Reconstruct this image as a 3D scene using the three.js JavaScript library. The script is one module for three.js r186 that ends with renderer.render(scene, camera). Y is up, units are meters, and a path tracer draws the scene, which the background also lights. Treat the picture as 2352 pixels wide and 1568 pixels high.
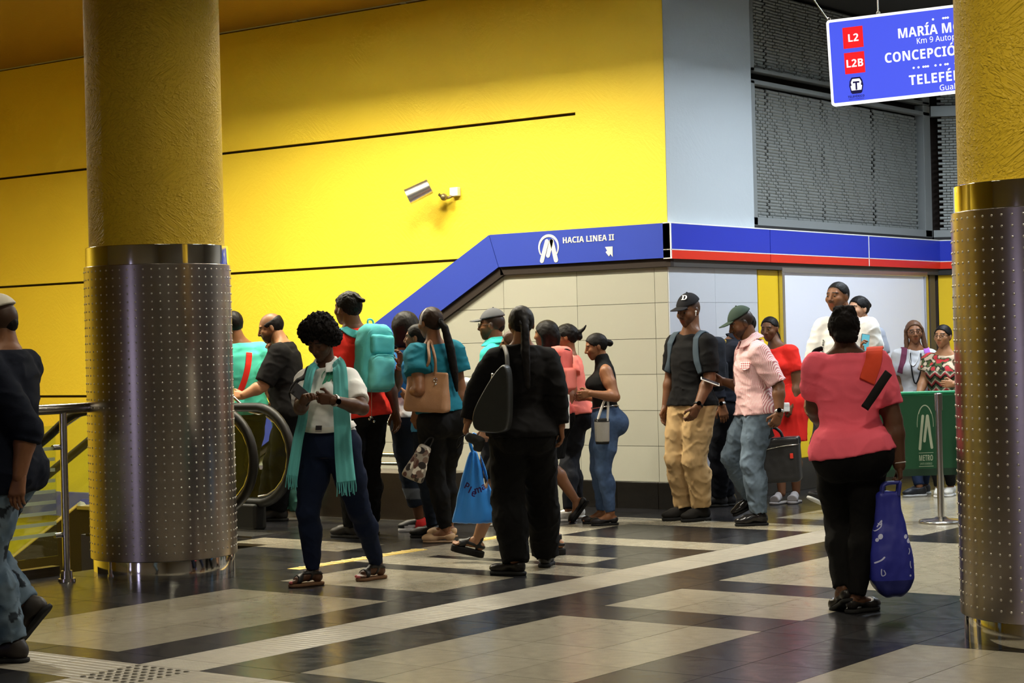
import * as THREE from 'three';
import { RectAreaLightUniformsLib } from 'three/addons/lights/RectAreaLightUniformsLib.js';
import { mergeGeometries } from 'three/addons/utils/BufferGeometryUtils.js';
import { ImprovedNoise } from 'three/addons/math/ImprovedNoise.js';
import { RoundedBoxGeometry } from 'three/addons/geometries/RoundedBoxGeometry.js';
import { FontLoader } from 'three/addons/loaders/FontLoader.js';
import { TextGeometry } from 'three/addons/geometries/TextGeometry.js';

// ---------------------------------------------------------------- camera, exposure, light rows
const W = 2352, H = 1568, FOCAL = 4374.69;
const scene = new THREE.Scene();
const camera = new THREE.PerspectiveCamera(2 * Math.atan(H / 2 / FOCAL) * 180 / Math.PI, W / H, 0.1, 100);
camera.rotation.order = 'YXZ';
camera.rotation.set(0.00117954, 0.647144582, -0.02480607);
camera.position.set(0, 1.45, 0);
camera.updateMatrixWorld(true);
scene.background = new THREE.Color(0x000000);
const renderer = new THREE.WebGLRenderer({ antialias: true });
renderer.toneMapping = THREE.LinearToneMapping;
renderer.toneMappingExposure = 2.6;
renderer.shadowMap.enabled = true;
RectAreaLightUniformsLib.init();
const CEIL = 4.72;
// ceiling fixtures: [x, z, length along x, length along z, radiance, colour]
const WARM = [1, 0.91, 0.71], NEUTRAL = [1, 0.93, 0.80], COOL = [0.82, 0.91, 1.0];
const FIXTURES = [
  [-9.6, -11.6, 1.4, 0.22, 132, WARM], [-11.9, -11.6, 1.4, 0.22, 124, WARM], [-14.2, -10.4, 1.4, 0.22, 104, WARM], [-16.6, -8.4, 1.4, 0.22, 78, WARM],
  [-6.6, -14.6, 0.22, 1.4, 80, COOL], [-6.6, -17.0, 0.22, 1.4, 72, COOL], [-4.2, -17.0, 0.22, 1.4, 46, COOL],
  [-6.2, -10.6, 0.22, 1.4, 56, NEUTRAL], [-3.4, -11.6, 0.22, 1.4, 40, NEUTRAL], [-6.4, -6.2, 0.22, 1.4, 20, WARM], [-2.6, -5.2, 0.22, 1.4, 62, WARM], [1.5, -9.5, 0.22, 1.4, 44, COOL], [1.0, -2.0, 0.22, 1.4, 22, WARM],
];

// ---------------------------------------------------------------- helpers
const V = (x, y, z) => new THREE.Vector3(x, y, z);
const RIGHT = V(1, 0, 0).transformDirection(camera.matrixWorld), FWD = V(0, 0, -1).transformDirection(camera.matrixWorld);
const RH = V(RIGHT.x, 0, RIGHT.z).normalize(), AWAY = V(FWD.x, 0, FWD.z).normalize();   // level axes across and away
function ray(px, py) { return V((px - W / 2) / FOCAL, -(py - H / 2) / FOCAL, -1).applyQuaternion(camera.quaternion); }
const at = (px, py, depth) => ray(px, py).multiplyScalar(depth).add(camera.position);
const onY = (px, py, y = 0) => { const d = ray(px, py); return d.multiplyScalar((y - 1.45) / d.y).add(camera.position); };
const onZ = (px, py, z) => { const d = ray(px, py); return d.multiplyScalar(z / d.z).add(camera.position); };
const onX = (px, py, x) => { const d = ray(px, py); return d.multiplyScalar(x / d.x).add(camera.position); };
const depthOf = (p) => p.clone().sub(camera.position).dot(FWD);
function pixel(p) { const q = p.clone().sub(camera.position).applyQuaternion(camera.quaternion.clone().invert()); return [W / 2 + FOCAL * q.x / -q.z, H / 2 - FOCAL * q.y / -q.z]; }
let seedN = 7;
const rnd = () => { seedN = (seedN * 1664525 + 1013904223) >>> 0; return seedN / 4294967296; };
const perlin = new ImprovedNoise();
const n3 = (x, y, z) => perlin.noise(x + 31.7, y + 17.3, z + 53.1);
const clamp = (x, a, b) => Math.min(b, Math.max(a, x)), mix = (a, b, t) => a + (b - a) * t;
const smooth = (a, b, x) => { const t = clamp((x - a) / (b - a), 0, 1); return t * t * (3 - 2 * t); };
const used = {};
function numbered(name) { const k = used[name] = (used[name] ?? -1) + 1; return k ? `${name}_${String(k).padStart(3, '0')}` : name; }
const shade = (o) => { o.traverse((c) => { if (c.isMesh) { c.castShadow = true; c.receiveShadow = true; } }); return o; };
function thing(name, label, category, pos, group) {
  const g = new THREE.Group(); g.name = numbered(name); g.userData = { label, category };
  if (group) g.userData.group = group;
  if (pos) g.position.copy(pos);
  scene.add(g); return g;
}
function part(parent, name, geo, mat, label) {
  const m = new THREE.Mesh(geo, mat); m.name = name; m.castShadow = m.receiveShadow = true;
  if (label) m.userData.label = label;
  parent.add(m); return m;
}
function struct(name, geo, mat) {
  const m = geo ? new THREE.Mesh(geo, mat) : new THREE.Group(); m.name = name; m.userData = { kind: 'structure' };
  if (geo) m.castShadow = m.receiveShadow = true;
  scene.add(m); return m;
}
const move = (g, x, y, z) => g.translate(x, y, z);
function box(x0, x1, y0, y1, z0, z1) { return new THREE.BoxGeometry(x1 - x0, y1 - y0, z1 - z0).translate((x0 + x1) / 2, (y0 + y1) / 2, (z0 + z1) / 2); }
function rbox(x0, x1, y0, y1, z0, z1, r = 0.006, s = 2) { return new RoundedBoxGeometry(x1 - x0, y1 - y0, z1 - z0, s, r).translate((x0 + x1) / 2, (y0 + y1) / 2, (z0 + z1) / 2); }
function uvWorld(geo, sx = 1, sy = sx) {                           // uv in metres by the dominant axis of each face
  const g = geo.index ? geo.toNonIndexed() : geo, p = g.attributes.position, uv = new Float32Array(p.count * 2), a = V(), b = V(), c = V();
  for (let i = 0; i < p.count; i += 3) {
    a.fromBufferAttribute(p, i); b.fromBufferAttribute(p, i + 1); c.fromBufferAttribute(p, i + 2);
    const n = b.clone().sub(a).cross(c.clone().sub(a)), ax = Math.abs(n.x), ay = Math.abs(n.y), az = Math.abs(n.z);
    [a, b, c].forEach((q, k) => { const u = ax > ay && ax > az ? [q.z, q.y] : ay > az ? [q.x, q.z] : [q.x, q.y]; uv[(i + k) * 2] = u[0] * sx; uv[(i + k) * 2 + 1] = u[1] * sy; });
  }
  g.setAttribute('uv', new THREE.BufferAttribute(uv, 2)); g.computeVertexNormals(); return g;
}
function tube(points, r, seg = 24, rad = 8, closed = false) { return new THREE.TubeGeometry(new THREE.CatmullRomCurve3(points, closed, 'catmullrom', 0.5), seg, r, rad, closed); }
function rod(a, b, r, rad = 10, r2 = r) {
  const d = b.clone().sub(a), g = new THREE.CylinderGeometry(r2, r, d.length(), rad);
  g.applyQuaternion(new THREE.Quaternion().setFromUnitVectors(V(0, 1, 0), d.normalize())); const m = a.clone().add(b).multiplyScalar(0.5);
  return g.translate(m.x, m.y, m.z);
}
function merged(list) { const l = list.map((g) => { const h = g.index ? g.toNonIndexed() : g; for (const k of Object.keys(h.attributes)) if (!['position', 'normal', 'uv'].includes(k)) h.deleteAttribute(k); return h; }); return mergeGeometries(l); }
function polyXY(points, depth, bevel = 0) {                        // polygon in the x, y plane pushed to depth along +z
  const s = new THREE.Shape(points.map(([x, y]) => new THREE.Vector2(x, y)));
  return new THREE.ExtrudeGeometry(s, { depth, bevelEnabled: bevel > 0, bevelSize: -bevel, bevelThickness: bevel, bevelSegments: 1, bevelOffset: 0, steps: 1 });
}
function clipPoly(poly, a, b, c) {                                  // keeps a x + b y <= c
  const out = [];
  for (let i = 0; i < poly.length; i++) {
    const p = poly[i], q = poly[(i + 1) % poly.length], dp = a * p[0] + b * p[1] - c, dq = a * q[0] + b * q[1] - c;
    if (dp <= 0) out.push(p);
    if ((dp < 0 && dq > 0) || (dp > 0 && dq < 0)) { const t = dp / (dp - dq); out.push([mix(p[0], q[0], t), mix(p[1], q[1], t)]); }
  }
  return out;
}
const area = (p) => Math.abs(p.reduce((s, [x, y], i) => { const [u, v] = p[(i + 1) % p.length]; return s + x * v - u * y; }, 0)) / 2;

// ---------------------------------------------------------------- textures and materials
function noiseTexture(size, f, srgb = false) {                      // f(u, v) -> grey or [r, g, b], tileable lookups are up to f
  const d = new Uint8Array(size * size * 4);
  for (let y = 0; y < size; y++) for (let x = 0; x < size; x++) {
    const c = f(x / size, y / size, x, y), k = (y * size + x) * 4, g = Array.isArray(c) ? c : [c, c, c];
    d[k] = clamp(g[0], 0, 1) * 255; d[k + 1] = clamp(g[1], 0, 1) * 255; d[k + 2] = clamp(g[2], 0, 1) * 255; d[k + 3] = 255;
  }
  const t = new THREE.DataTexture(d, size, size); t.wrapS = t.wrapT = THREE.RepeatWrapping; t.magFilter = THREE.LinearFilter; t.minFilter = THREE.LinearMipmapLinearFilter; t.generateMipmaps = true;
  if (srgb) t.colorSpace = THREE.SRGBColorSpace; t.needsUpdate = true; return t;
}
const wrapNoise = (u, v, f, s) => {                                 // tileable noise on a torus
  const a = u * Math.PI * 2, b = v * Math.PI * 2, r = f / 6.28; return n3(Math.cos(a) * r + s, Math.sin(a) * r + Math.cos(b) * r, Math.sin(b) * r - s);
};
const rep = (t, x, y = x) => { const c = t.clone(); c.repeat.set(x, y); c.needsUpdate = true; return c; };
const tStucco = noiseTexture(512, (u, v) => 0.5 + 0.28 * wrapNoise(u, v, 34, 3) + 0.22 * wrapNoise(u, v, 90, 9) + 0.12 * wrapNoise(u, v, 9, 5));
const tDrip = noiseTexture(512, (u, v) => { const n = wrapNoise(u, v * 0.999, 52, 2), m = wrapNoise(u, v, 16, 7); return 0.55 + 0.75 * Math.max(0, n - 0.05) + 0.25 * m + (Math.abs(wrapNoise(u, v, 44, 13)) < 0.035 ? -0.4 : 0); });
const tGranite = noiseTexture(512, (u, v) => { const g = 0.94 + 0.05 * wrapNoise(u, v, 120, 1) + 0.05 * wrapNoise(u, v, 7, 4) + 0.05 * (rnd() - 0.5); return [g, g, g]; }, true);
const tWear = noiseTexture(512, (u, v) => 0.6 + 0.13 * wrapNoise(u, v, 6, 21) + 0.08 * wrapNoise(u, v, 40, 22));
const tBrush = noiseTexture(256, (u, v, x, y) => 0.5 + 0.35 * n3(x * 0.13, y * 7.7, 1) + 0.2 * (rnd() - 0.5));
const tCloth = noiseTexture(256, (u, v, x, y) => 0.5 + 0.2 * Math.sin(x * Math.PI / 2) * Math.sin(y * Math.PI / 2) + 0.3 * (rnd() - 0.5) + 0.3 * wrapNoise(u, v, 12, 31));
const tRibs = noiseTexture(64, (u, v) => 0.5 + 0.5 * Math.sin(v * Math.PI * 2 * 8));
const std = (o) => new THREE.MeshStandardMaterial(o), phys = (o) => new THREE.MeshPhysicalMaterial(o);
const lin = (r, g, b) => new THREE.Color().setRGB(r, g, b);
const M = {
  yellow: std({ color: lin(0.93, 0.685, 0.040), roughness: 0.62, bumpMap: rep(tStucco, 0.9), bumpScale: 0.0026 }),
  yellowColumn: std({ color: lin(0.68, 0.445, 0.009), roughness: 0.6, bumpMap: rep(tDrip, 3, 4), bumpScale: 0.009 }),
  yellowSmooth: std({ color: lin(0.80, 0.53, 0.012), roughness: 0.4 }),
  grooveBlack: std({ color: lin(0.02, 0.012, 0.008), roughness: 0.9 }),
  greyPaint: std({ color: lin(0.46, 0.51, 0.54), roughness: 0.6, bumpMap: rep(tStucco, 0.7), bumpScale: 0.002 }),
  greyTile: [0, 1, 2].map((k) => std({ color: lin(0.50 + 0.02 * k, 0.53 + 0.02 * k, 0.58 + 0.015 * k), roughness: 0.28 })),
  beigeTile: [0, 1, 2].map((k) => std({ color: lin(0.385 + 0.013 * k, 0.385 + 0.013 * k, 0.325 + 0.011 * k), roughness: 0.25 })),
  grout: std({ color: lin(0.12, 0.11, 0.09), roughness: 0.9 }),
  blackStone: std({ color: lin(0.012, 0.011, 0.010), roughness: 0.18, map: tGranite }),
  brownStone: std({ color: lin(0.055, 0.042, 0.028), roughness: 0.22, map: tGranite }),
  bandBlue: std({ color: lin(0.035, 0.065, 0.42), roughness: 0.35 }),
  bandBlueDeep: std({ color: lin(0.022, 0.04, 0.46), roughness: 0.3 }),
  bandRed: std({ color: lin(0.70, 0.03, 0.012), roughness: 0.3 }),
  white: std({ color: lin(0.85, 0.85, 0.82), roughness: 0.45 }),
  cream: std({ color: lin(0.86, 0.84, 0.66), roughness: 0.5 }),
  board: std({ color: lin(0.80, 0.82, 0.92), roughness: 0.25 }),
  greyMetal: std({ color: lin(0.26, 0.28, 0.28), roughness: 0.45, metalness: 0.3 }),
  meshMetal: std({ color: lin(0.245, 0.26, 0.25), roughness: 0.42, metalness: 0.35 }),
  black: std({ color: lin(0.008, 0.008, 0.008), roughness: 0.7 }),
  rubber: phys({ color: lin(0.010, 0.010, 0.009), roughness: 0.5, specularIntensity: 0.5 }),
  chrome: std({ color: lin(0.72, 0.70, 0.66), roughness: 0.08, metalness: 1 }),
  steel: std({ color: lin(0.60, 0.58, 0.54), roughness: 0.22, metalness: 1 }),
  drum: phys({ color: lin(0.42, 0.37, 0.33), roughness: 0.27, metalness: 1, bumpMap: rep(tBrush, 2, 8), bumpScale: 0.00012 }),
  stud: std({ color: lin(0.62, 0.58, 0.53), roughness: 0.3, metalness: 1 }),
  aluminium: std({ color: lin(0.66, 0.66, 0.66), roughness: 0.3, metalness: 1 }),
  glass: phys({ color: lin(0.90, 0.95, 0.90), roughness: 0.02, transmission: 1, thickness: 0, ior: 1.5 }),
  frost: phys({ color: lin(0.70, 0.76, 0.64), roughness: 0.55, transmission: 0.55, thickness: 0 }),
  tileLight: [0, 1, 2, 3].map((k) => std({ color: lin(0.315 + 0.014 * k, 0.285 + 0.013 * k, 0.215 + 0.01 * k), roughness: 0.36, roughnessMap: rep(tWear, 1), map: tGranite })),
  tileDark: [0, 1, 2, 3].map((k) => std({ color: lin(0.014 + 0.004 * k, 0.014 + 0.004 * k, 0.016 + 0.004 * k), roughness: 0.36, roughnessMap: rep(tWear, 1), map: tGranite })),
  tilePath: [0, 1].map((k) => std({ color: lin(0.30 + 0.02 * k, 0.27 + 0.018 * k, 0.21 + 0.015 * k), roughness: 0.42, map: tGranite, bumpMap: rep(tRibs, 1), bumpScale: 0.004 })),
  tactile: std({ color: lin(0.72, 0.50, 0.11), roughness: 0.5 }), tactileBar: std({ color: lin(0.80, 0.62, 0.25), roughness: 0.45 }),
  joint: std({ color: lin(0.10, 0.095, 0.085), roughness: 0.9 }),
  ceilDark: std({ color: lin(0.03, 0.03, 0.03), roughness: 0.9 }),
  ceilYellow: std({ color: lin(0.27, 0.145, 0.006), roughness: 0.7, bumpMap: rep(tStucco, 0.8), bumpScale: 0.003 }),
  roomWall: std({ color: lin(0.48, 0.43, 0.36), roughness: 0.8 }),
};

// ================================================================ the setting
const ZW = -13.793, XW = -8.730;           // the yellow wall stands at z = ZW, the right wall at x = XW; they meet at the corner
// ---- floor: tiles in measured rows
{
  const floor = struct('floor', null); 
  const xl = [-8.392, -7.977, -7.563, -7.148], xs = [-6.772, -6.379, -5.933, -5.526, -5.12, -4.713];
  for (let x = -8.80; x > -12.2; x -= 0.41) xl.unshift(x);
  for (let x = -4.305; x < 6.2; x += 0.408) xs.push(x);
  const leftX = [...xl, -6.772], rightX = xs;
  const zl = [-6.02, -6.216], zr = [-6.02, -6.216];
  for (let k = 1; k <= 5; k++) { zl.push(-6.216 - k * 0.4008); zr.push(-6.216 - k * 0.4008); }
  zl.push(-8.63, -9.025, -9.42, -9.641, -10.065, -10.195, -10.577, -10.90, -11.23, -11.64, -12.12, -12.60, -13.05, -13.45, -13.80);
  zr.push(-8.63, -9.03, -9.43, -9.846); for (let k = 1; k <= 6; k++) zr.push(-9.846 - k * 0.4057);
  for (let z = -12.68; z > -20.6; z -= 0.405) zr.push(z);
  for (let z = -14.205; z > -20.6; z -= 0.405) zl.push(z);
  const front = []; for (let z = -5.615; z < 4.4; z += 0.405) front.unshift(z);
  const zL = [...front, ...zl], zR = [...front, ...zr];
  const inR = (x, z, a, b, c, d) => x > a && x < b && z > c && z < d;
  const kindAt = (x, z) => {
    if (x > -6.772 && x < -6.379 && z > -13.3) return 'path';
    if (z > -6.02 && z < -5.615) return 'path';
    if (x > -6.379) {
      if (inR(x, z, -5.933, -4.713, -8.22, -6.216) || inR(x, z, -5.933, -4.713, -9.43, -8.63) || inR(x, z, -5.933, -4.30, -12.28, -9.846)) return 'light';
      if (inR(x, z, -3.9, -2.3, -8.25, -6.216)) return 'light';
      if (z < -13.3 || (x < -5.95 && z < -12.5)) return 'light';
      if (z > -5.6 && ((Math.floor(x / 1.66) + Math.floor(z / 2.1)) & 1)) return 'light';
      return 'dark';
    }
    if (x < -8.80) return inR(x, z, -10.6, -9.21, -10.58, -10.07) ? 'light' : 'dark';
    if (inR(x, z, -8.392, -7.148, -8.22, -6.216) || inR(x, z, -8.392, -7.148, -9.42, -8.63)) return 'light';
    if (inR(x, z, -8.8, -6.77, -10.065, -9.641) || inR(x, z, -8.392, -7.148, -10.577, -10.195) || inR(x, z, -8.8, -6.77, -11.64, -11.23)) return 'light';
    if (inR(x, z, -8.8, -6.77, -13.05, -12.60) || inR(x, z, -8.8, -8.38, -12.6, -9.6)) return 'light';
    if (x > -7.7 && z < -13.45) return 'light';
    return 'dark';
  };
  const isPit = (x, z) => (x < -10.02 && z > -10.25) || (x < -12.2 && z > -11.9) || (x < -9.75 && z < -12.3) || (z < ZW && x < XW) || (x < -12.2 && z < -11.8);
  const shapes = new Map(), list = [];
  const tileGeo = (w, d) => { const k = w.toFixed(3) + '_' + d.toFixed(3); if (!shapes.has(k)) shapes.set(k, new THREE.BoxGeometry(w - 0.0035, 0.02, d - 0.0035)); return shapes.get(k); };
  for (const [X, Z] of [[leftX, zL], [rightX, zR]]) for (let i = 0; i + 1 < X.length; i++) for (let j = 0; j + 1 < Z.length; j++) {
    const x0 = X[i], x1 = X[i + 1], z0 = Z[j + 1], z1 = Z[j], cx = (x0 + x1) / 2, cz = (z0 + z1) / 2;
    if (isPit(cx, cz)) continue;
    const kind = kindAt(cx, cz), set = kind === 'light' ? M.tileLight : kind === 'path' ? M.tilePath : M.tileDark;
    const p = V(cx, 0, cz), s = pixel(p), vis = depthOf(p) > 2 && s[0] > -60 && s[0] < W + 60 && s[1] > 900 && s[1] < H + 60;
    const px = vis ? FOCAL * FOCAL * (x1 - x0) * (z1 - z0) / depthOf(p) ** 3 : 0;
    list.push({ g: tileGeo(x1 - x0, z1 - z0), p: V(cx, -0.01 + (rnd() - 0.5) * 0.0006, cz), m: set[Math.floor(rnd() * set.length)], px, set });
  }
  list.sort((a, b) => b.px - a.px);
  list.forEach((t, k) => { if (k < 300 && t.px > 0) { const m = part(floor, 'floor_tile', t.g, t.m); m.position.copy(t.p); } });
  for (const [set, nm] of [[M.tileLight, 'light'], [M.tileDark, 'dark'], [M.tilePath, 'path']]) {
    const rest = list.filter((t, k) => (k >= 300 || !t.px) && t.set === set);
    if (rest.length) { const m = part(floor, nm === 'path' ? 'ribbed_path_tiles' : nm + '_floor_tiles', merged(rest.map((t) => t.g.clone().translate(t.p.x, t.p.y, t.p.z))), set[0]); m.userData.kind = 'stuff'; }
  }
  const bed = [box(-10.02, 6.5, -0.35, -0.016, -10.25, 4.5), box(-12.2, -8.73, -0.35, -0.016, -11.9, -10.25), box(-9.75, -8.0, -0.35, -0.016, -13.9, -11.9), box(-8.73, 6.5, -0.35, -0.016, -20.6, -10.25)];
  part(floor, 'floor_bed', merged(bed), M.joint);
  // yellow tactile strips beside the queue
  for (const [z0, z1] of [[-10.44, -9.12], [-11.62, -10.95]]) {
    part(floor, 'tactile_strip', box(-8.80, -8.69, -0.004, 0.002, z0, z1), M.tactile);
    for (let z = z0 + 0.05; z < z1 - 0.04; z += 0.105) { const b = new RoundedBoxGeometry(0.095, 0.006, 0.04, 1, 0.002); b.rotateY(0.5); part(floor, 'tactile_bar', b.translate(-8.745, 0.003, z), M.tactileBar); }
  }
  // raised warning dots where the two paths cross
  const dots = [], dg = new THREE.CylinderGeometry(0.011, 0.016, 0.006, 8);
  for (let i = 0; i < 7; i++) for (let j = 0; j < 7; j++) dots.push(dg.clone().translate(-6.74 + i * 0.054, 0.002, -5.98 + j * 0.054));
  part(floor, 'warning_dots', merged(dots), M.tilePath[1]).userData.kind = 'stuff';
}
// ---- ceiling, enclosing walls and pit
struct('ceiling', uvWorld(box(-19.5, 6.5, CEIL, CEIL + 0.25, -20.8, 4.6)), M.ceilDark);
{
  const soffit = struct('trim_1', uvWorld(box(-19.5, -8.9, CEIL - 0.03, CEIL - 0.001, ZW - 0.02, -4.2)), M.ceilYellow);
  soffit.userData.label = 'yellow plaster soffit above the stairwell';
  struct('trim_2', merged([rod(V(-19.5, 4.695, ZW + 0.05), V(-8.75, 4.70, ZW + 0.05), 0.016, 8), ...[-17, -15, -13, -11.6, -10.2].map((x) => rod(V(x, 4.696, ZW + 0.05), V(x + 0.07, 4.696, ZW + 0.05), 0.022, 8))]), M.greyMetal);
  struct('wall_back', box(-19.6, 6.6, -3.2, CEIL + 0.25, 4.5, 4.7), M.roomWall);
  struct('wall_east', box(6.4, 6.6, -0.35, CEIL + 0.25, -20.8, 4.6), M.roomWall);
  struct('wall_west', box(-19.7, -19.5, -3.4, CEIL + 0.25, -14.2, 4.6), M.yellow);
  struct('wall_north', box(-9.0, 6.6, -0.35, CEIL + 0.25, -21.0, -20.7), M.roomWall);
  struct('trim_3', merged([box(-19.6, -9.75, -3.4, -3.2, -14, 4.6), box(-10.02, -9.97, -3.2, -0.02, -10.25, 4.6), box(-11.5, -10.02, -3.2, -0.35, -10.3, -10.25), box(-9.80, -9.74, -3.2, -0.02, ZW, -12.3)]), M.brownStone);
}
// ---- the yellow wall in courses with recessed joints
{
  const wall = struct('wall_left', null);
  const course = (pts) => part(wall, 'plaster_course', uvWorld(polyXY(pts, 0.036, 0.004).translate(0, 0, ZW - 0.040)), M.yellow);
  course([[-19.5, -3.3], [XW, -3.3], [XW, 0.979], [-19.5, 0.979]]); course([[-19.5, 1.005], [XW, 1.005], [XW, 2.224], [-19.5, 2.224]]);
  course([[-19.5, 2.249], [XW, 2.249], [XW, 4.682], [-19.5, 4.682], [-19.5, 3.481], [-9.66, 3.481], [-9.66, 3.454], [-19.5, 3.454]]);
  part(wall, 'wall_core', box(-19.5, XW - 0.045, -3.3, CEIL, ZW - 0.35, ZW - 0.042), M.grooveBlack, 'dark recess of the wall joints');
}
// ---- beige tile wall under the band, cut along the stair slope
const SLOPE = 0.546;
{
  const wall = struct('trim_4', null); wall.userData.label = 'beige tile cladding under the sloping band';
  const X = [XW, -8.865, -9.68, -10.495, -11.31, -12.125, -12.94, -13.755, -14.57], Y = [-1.292, -0.986, -0.68, -0.374, -0.068, 0.232, 0.540, 0.847, 1.158, 1.464, 1.770, 2.075];
  for (let i = 0; i + 1 < X.length; i++) for (let j = 0; j + 1 < Y.length; j++) {
    if (j < 5 && i < 1) continue;
    let p = [[X[i + 1] + 0.002, Y[j] + 0.002], [X[i] - 0.002, Y[j] + 0.002], [X[i] - 0.002, Y[j + 1] - 0.002], [X[i + 1] + 0.002, Y[j + 1] - 0.002]];
    p = clipPoly(p, -SLOPE, 1, 2.10 + SLOPE * 10.47); if (p.length < 3 || area(p) < 0.002) continue;
    part(wall, 'wall_tile', polyXY(p, 0.010).translate(0, 0, ZW + 0.004 + (rnd() - 0.5) * 0.0008), M.beigeTile[Math.floor(rnd() * 3)]);
  }
  part(wall, 'tile_bed', polyXY(clipPoly([[-14.57, -1.3], [XW - 0.001, -1.3], [XW - 0.001, 2.075], [-14.57, 2.075]], -SLOPE, 1, 2.098 + SLOPE * 10.47), 0.004).translate(0, 0, ZW + 0.001), M.grout);
  const skirt = struct('baseboard_left', null);
  for (const [a, b] of [[XW, -8.87], [-8.87, -9.30], [-9.30, -9.73]]) part(skirt, 'skirting_panel', rbox(b + 0.002, a - 0.002 + (a === XW ? 0.02 : 0), 0, 0.23, ZW, ZW + 0.03, 0.003, 1), M.blackStone);
}
// ---- sign band: blue along the wall, sloping with the stair, blue and red on the right wall
{
  const band = struct('trim_5', null); band.userData.label = 'blue sign band with a white station emblem and lettering';
  const zf = ZW + 0.002, th = 0.075, yT = 2.445, yB = 2.148, xK = -10.60, xKb = -10.50, xe = XW + th;
  part(band, 'band_panel', polyXY([[xKb + 0.004, yB], [xe - 0.006, yB], [xe - 0.006, yT], [xK + 0.004, yT]], th - 0.004, 0.002).translate(0, 0, zf), M.bandBlue);
  const sl = (x0, x1) => [[x0, yB + (x0 - xKb) * SLOPE], [x1, yB + (x1 - xKb) * SLOPE], [Math.min(x1 - 0.10, xK), yT + (Math.min(x1 - 0.10, xK) - xK) * SLOPE], [x0 - 0.10, yT + (x0 - 0.10 - xK) * SLOPE]];
  for (const [a, b] of [[-12.1, xKb - 0.002], [-13.7, -12.105], [-14.9, -13.705]]) part(band, 'band_panel', polyXY(sl(a, b), th - 0.004, 0.002).translate(0, 0, zf), M.bandBlue);
  part(band, 'band_panel', polyXY([[-19.4, -0.32], [-15.0, -0.32], [-15.0, -0.06], [-19.4, -0.06]], th - 0.004, 0.002).translate(0, 0, zf), M.bandBlue);
  part(band, 'band_soffit', merged([box(xKb, xe - 0.02, 2.075, yB + 0.002, ZW, ZW + 0.05), polyXY([[-14.9, yB - 0.07 + (-14.9 - xKb) * SLOPE], [xKb + 0.04, yB - 0.07], [xKb, yB], [-14.9, yB + (-14.9 - xKb) * SLOPE]], 0.05).translate(0, 0, ZW)]), M.grooveBlack);
  // emblem: ring with the letter of two slanted strokes, lettering and arrow, 3 mm thick
  const z1 = ZW + th + 0.001, ring = new THREE.Shape(), cx = -9.931, cy = 2.298;
  ring.absarc(cx, cy + 0.003, 0.113, -0.62, Math.PI + 0.62, false); ring.absarc(cx, cy - 0.006, 0.098, Math.PI + 0.62, -0.62, true);
  const stroke = (x0, y0, x1, y1, r) => { const s = new THREE.Shape(), a = Math.atan2(y1 - y0, x1 - x0); s.absarc(x1, y1, r, a - Math.PI / 2, a + Math.PI / 2); s.absarc(x0, y0, r, a + Math.PI / 2, a + Math.PI * 1.5); return s; };
  const logo = (cx, cy, k) => [stroke(cx - 0.077 * k, cy - 0.115 * k, cx - 0.018 * k, cy + 0.052 * k, 0.021 * k), stroke(cx - 0.008 * k, cy - 0.07 * k, cx + 0.031 * k, cy + 0.052 * k, 0.021 * k), stroke(cx + 0.077 * k, cy - 0.115 * k, cx + 0.035 * k, cy + 0.052 * k, 0.022 * k)];
  const ext = (s, d = 0.003) => new THREE.ExtrudeGeometry(s, { depth: d, bevelEnabled: false, curveSegments: 20 });
  part(band, 'emblem', merged([ext(ring), ...logo(cx, cy, 1).map((s) => ext(s))]).translate(0, 0, z1), M.cream, 'white ringed station emblem');
  const font = await new FontLoader().loadAsync('fonts/droid/droid_sans_bold.typeface.json');
  globalThis.FONT = font; globalThis.LOGO = { stroke, logo, ext };
  const tx = new TextGeometry('HACIA LINEA II', { font, size: 0.052, depth: 0.003, curveSegments: 4 }); tx.computeBoundingBox(); tx.scale(0.545 / (tx.boundingBox.max.x - tx.boundingBox.min.x), 1, 1);
  part(band, 'lettering', tx.translate(-9.780, 2.326, z1), M.cream, 'white lettering');
  const ar = new THREE.Shape([[-0.05, 0.045], [0.028, 0.045], [0.028, -0.045], [0.004, -0.018], [-0.01, -0.04], [-0.045, 0.0], [-0.028, 0.012]].map(([x, y]) => new THREE.Vector2(x, y)));
  part(band, 'arrow', ext(ar).translate(-9.275, 2.226, z1), M.cream, 'white arrow');
  // right wall band
  const rb = struct('trim_6', null); rb.userData.label = 'blue band over a red stripe along the right wall';
  const seg = [[ZW + th - 0.01, -15.43], [-15.432, -17.43], [-17.44, -19.145]];
  for (const [a, b] of seg) {
    part(rb, 'blue_panel', box(XW, XW + th, 2.222, 2.440, b + 0.004, a - 0.004), M.bandBlueDeep);
    part(rb, 'red_panel', box(XW, XW + th, 2.140, 2.214, b + 0.004, a - 0.004), M.bandRed);
  }
  const wl = [box(XW, XW + th + 0.001, 2.214, 2.222, -19.15, ZW + th), box(XW, XW + th + 0.002, 2.440, 2.450, -19.15, ZW + th)];
  for (const z of [ZW + th - 0.008, -17.435, -19.15]) wl.push(box(XW, XW + th + 0.001, 2.14, 2.45, z - 0.008, z + 0.008));
  part(rb, 'white_edging', merged(wl), M.white);
  part(rb, 'band_soffit', box(XW - 0.3, XW + 0.05, 2.075, 2.140, -19.15, ZW + 0.04), std({ color: lin(0.05, 0.045, 0.04), roughness: 0.6 }));
}
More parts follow.
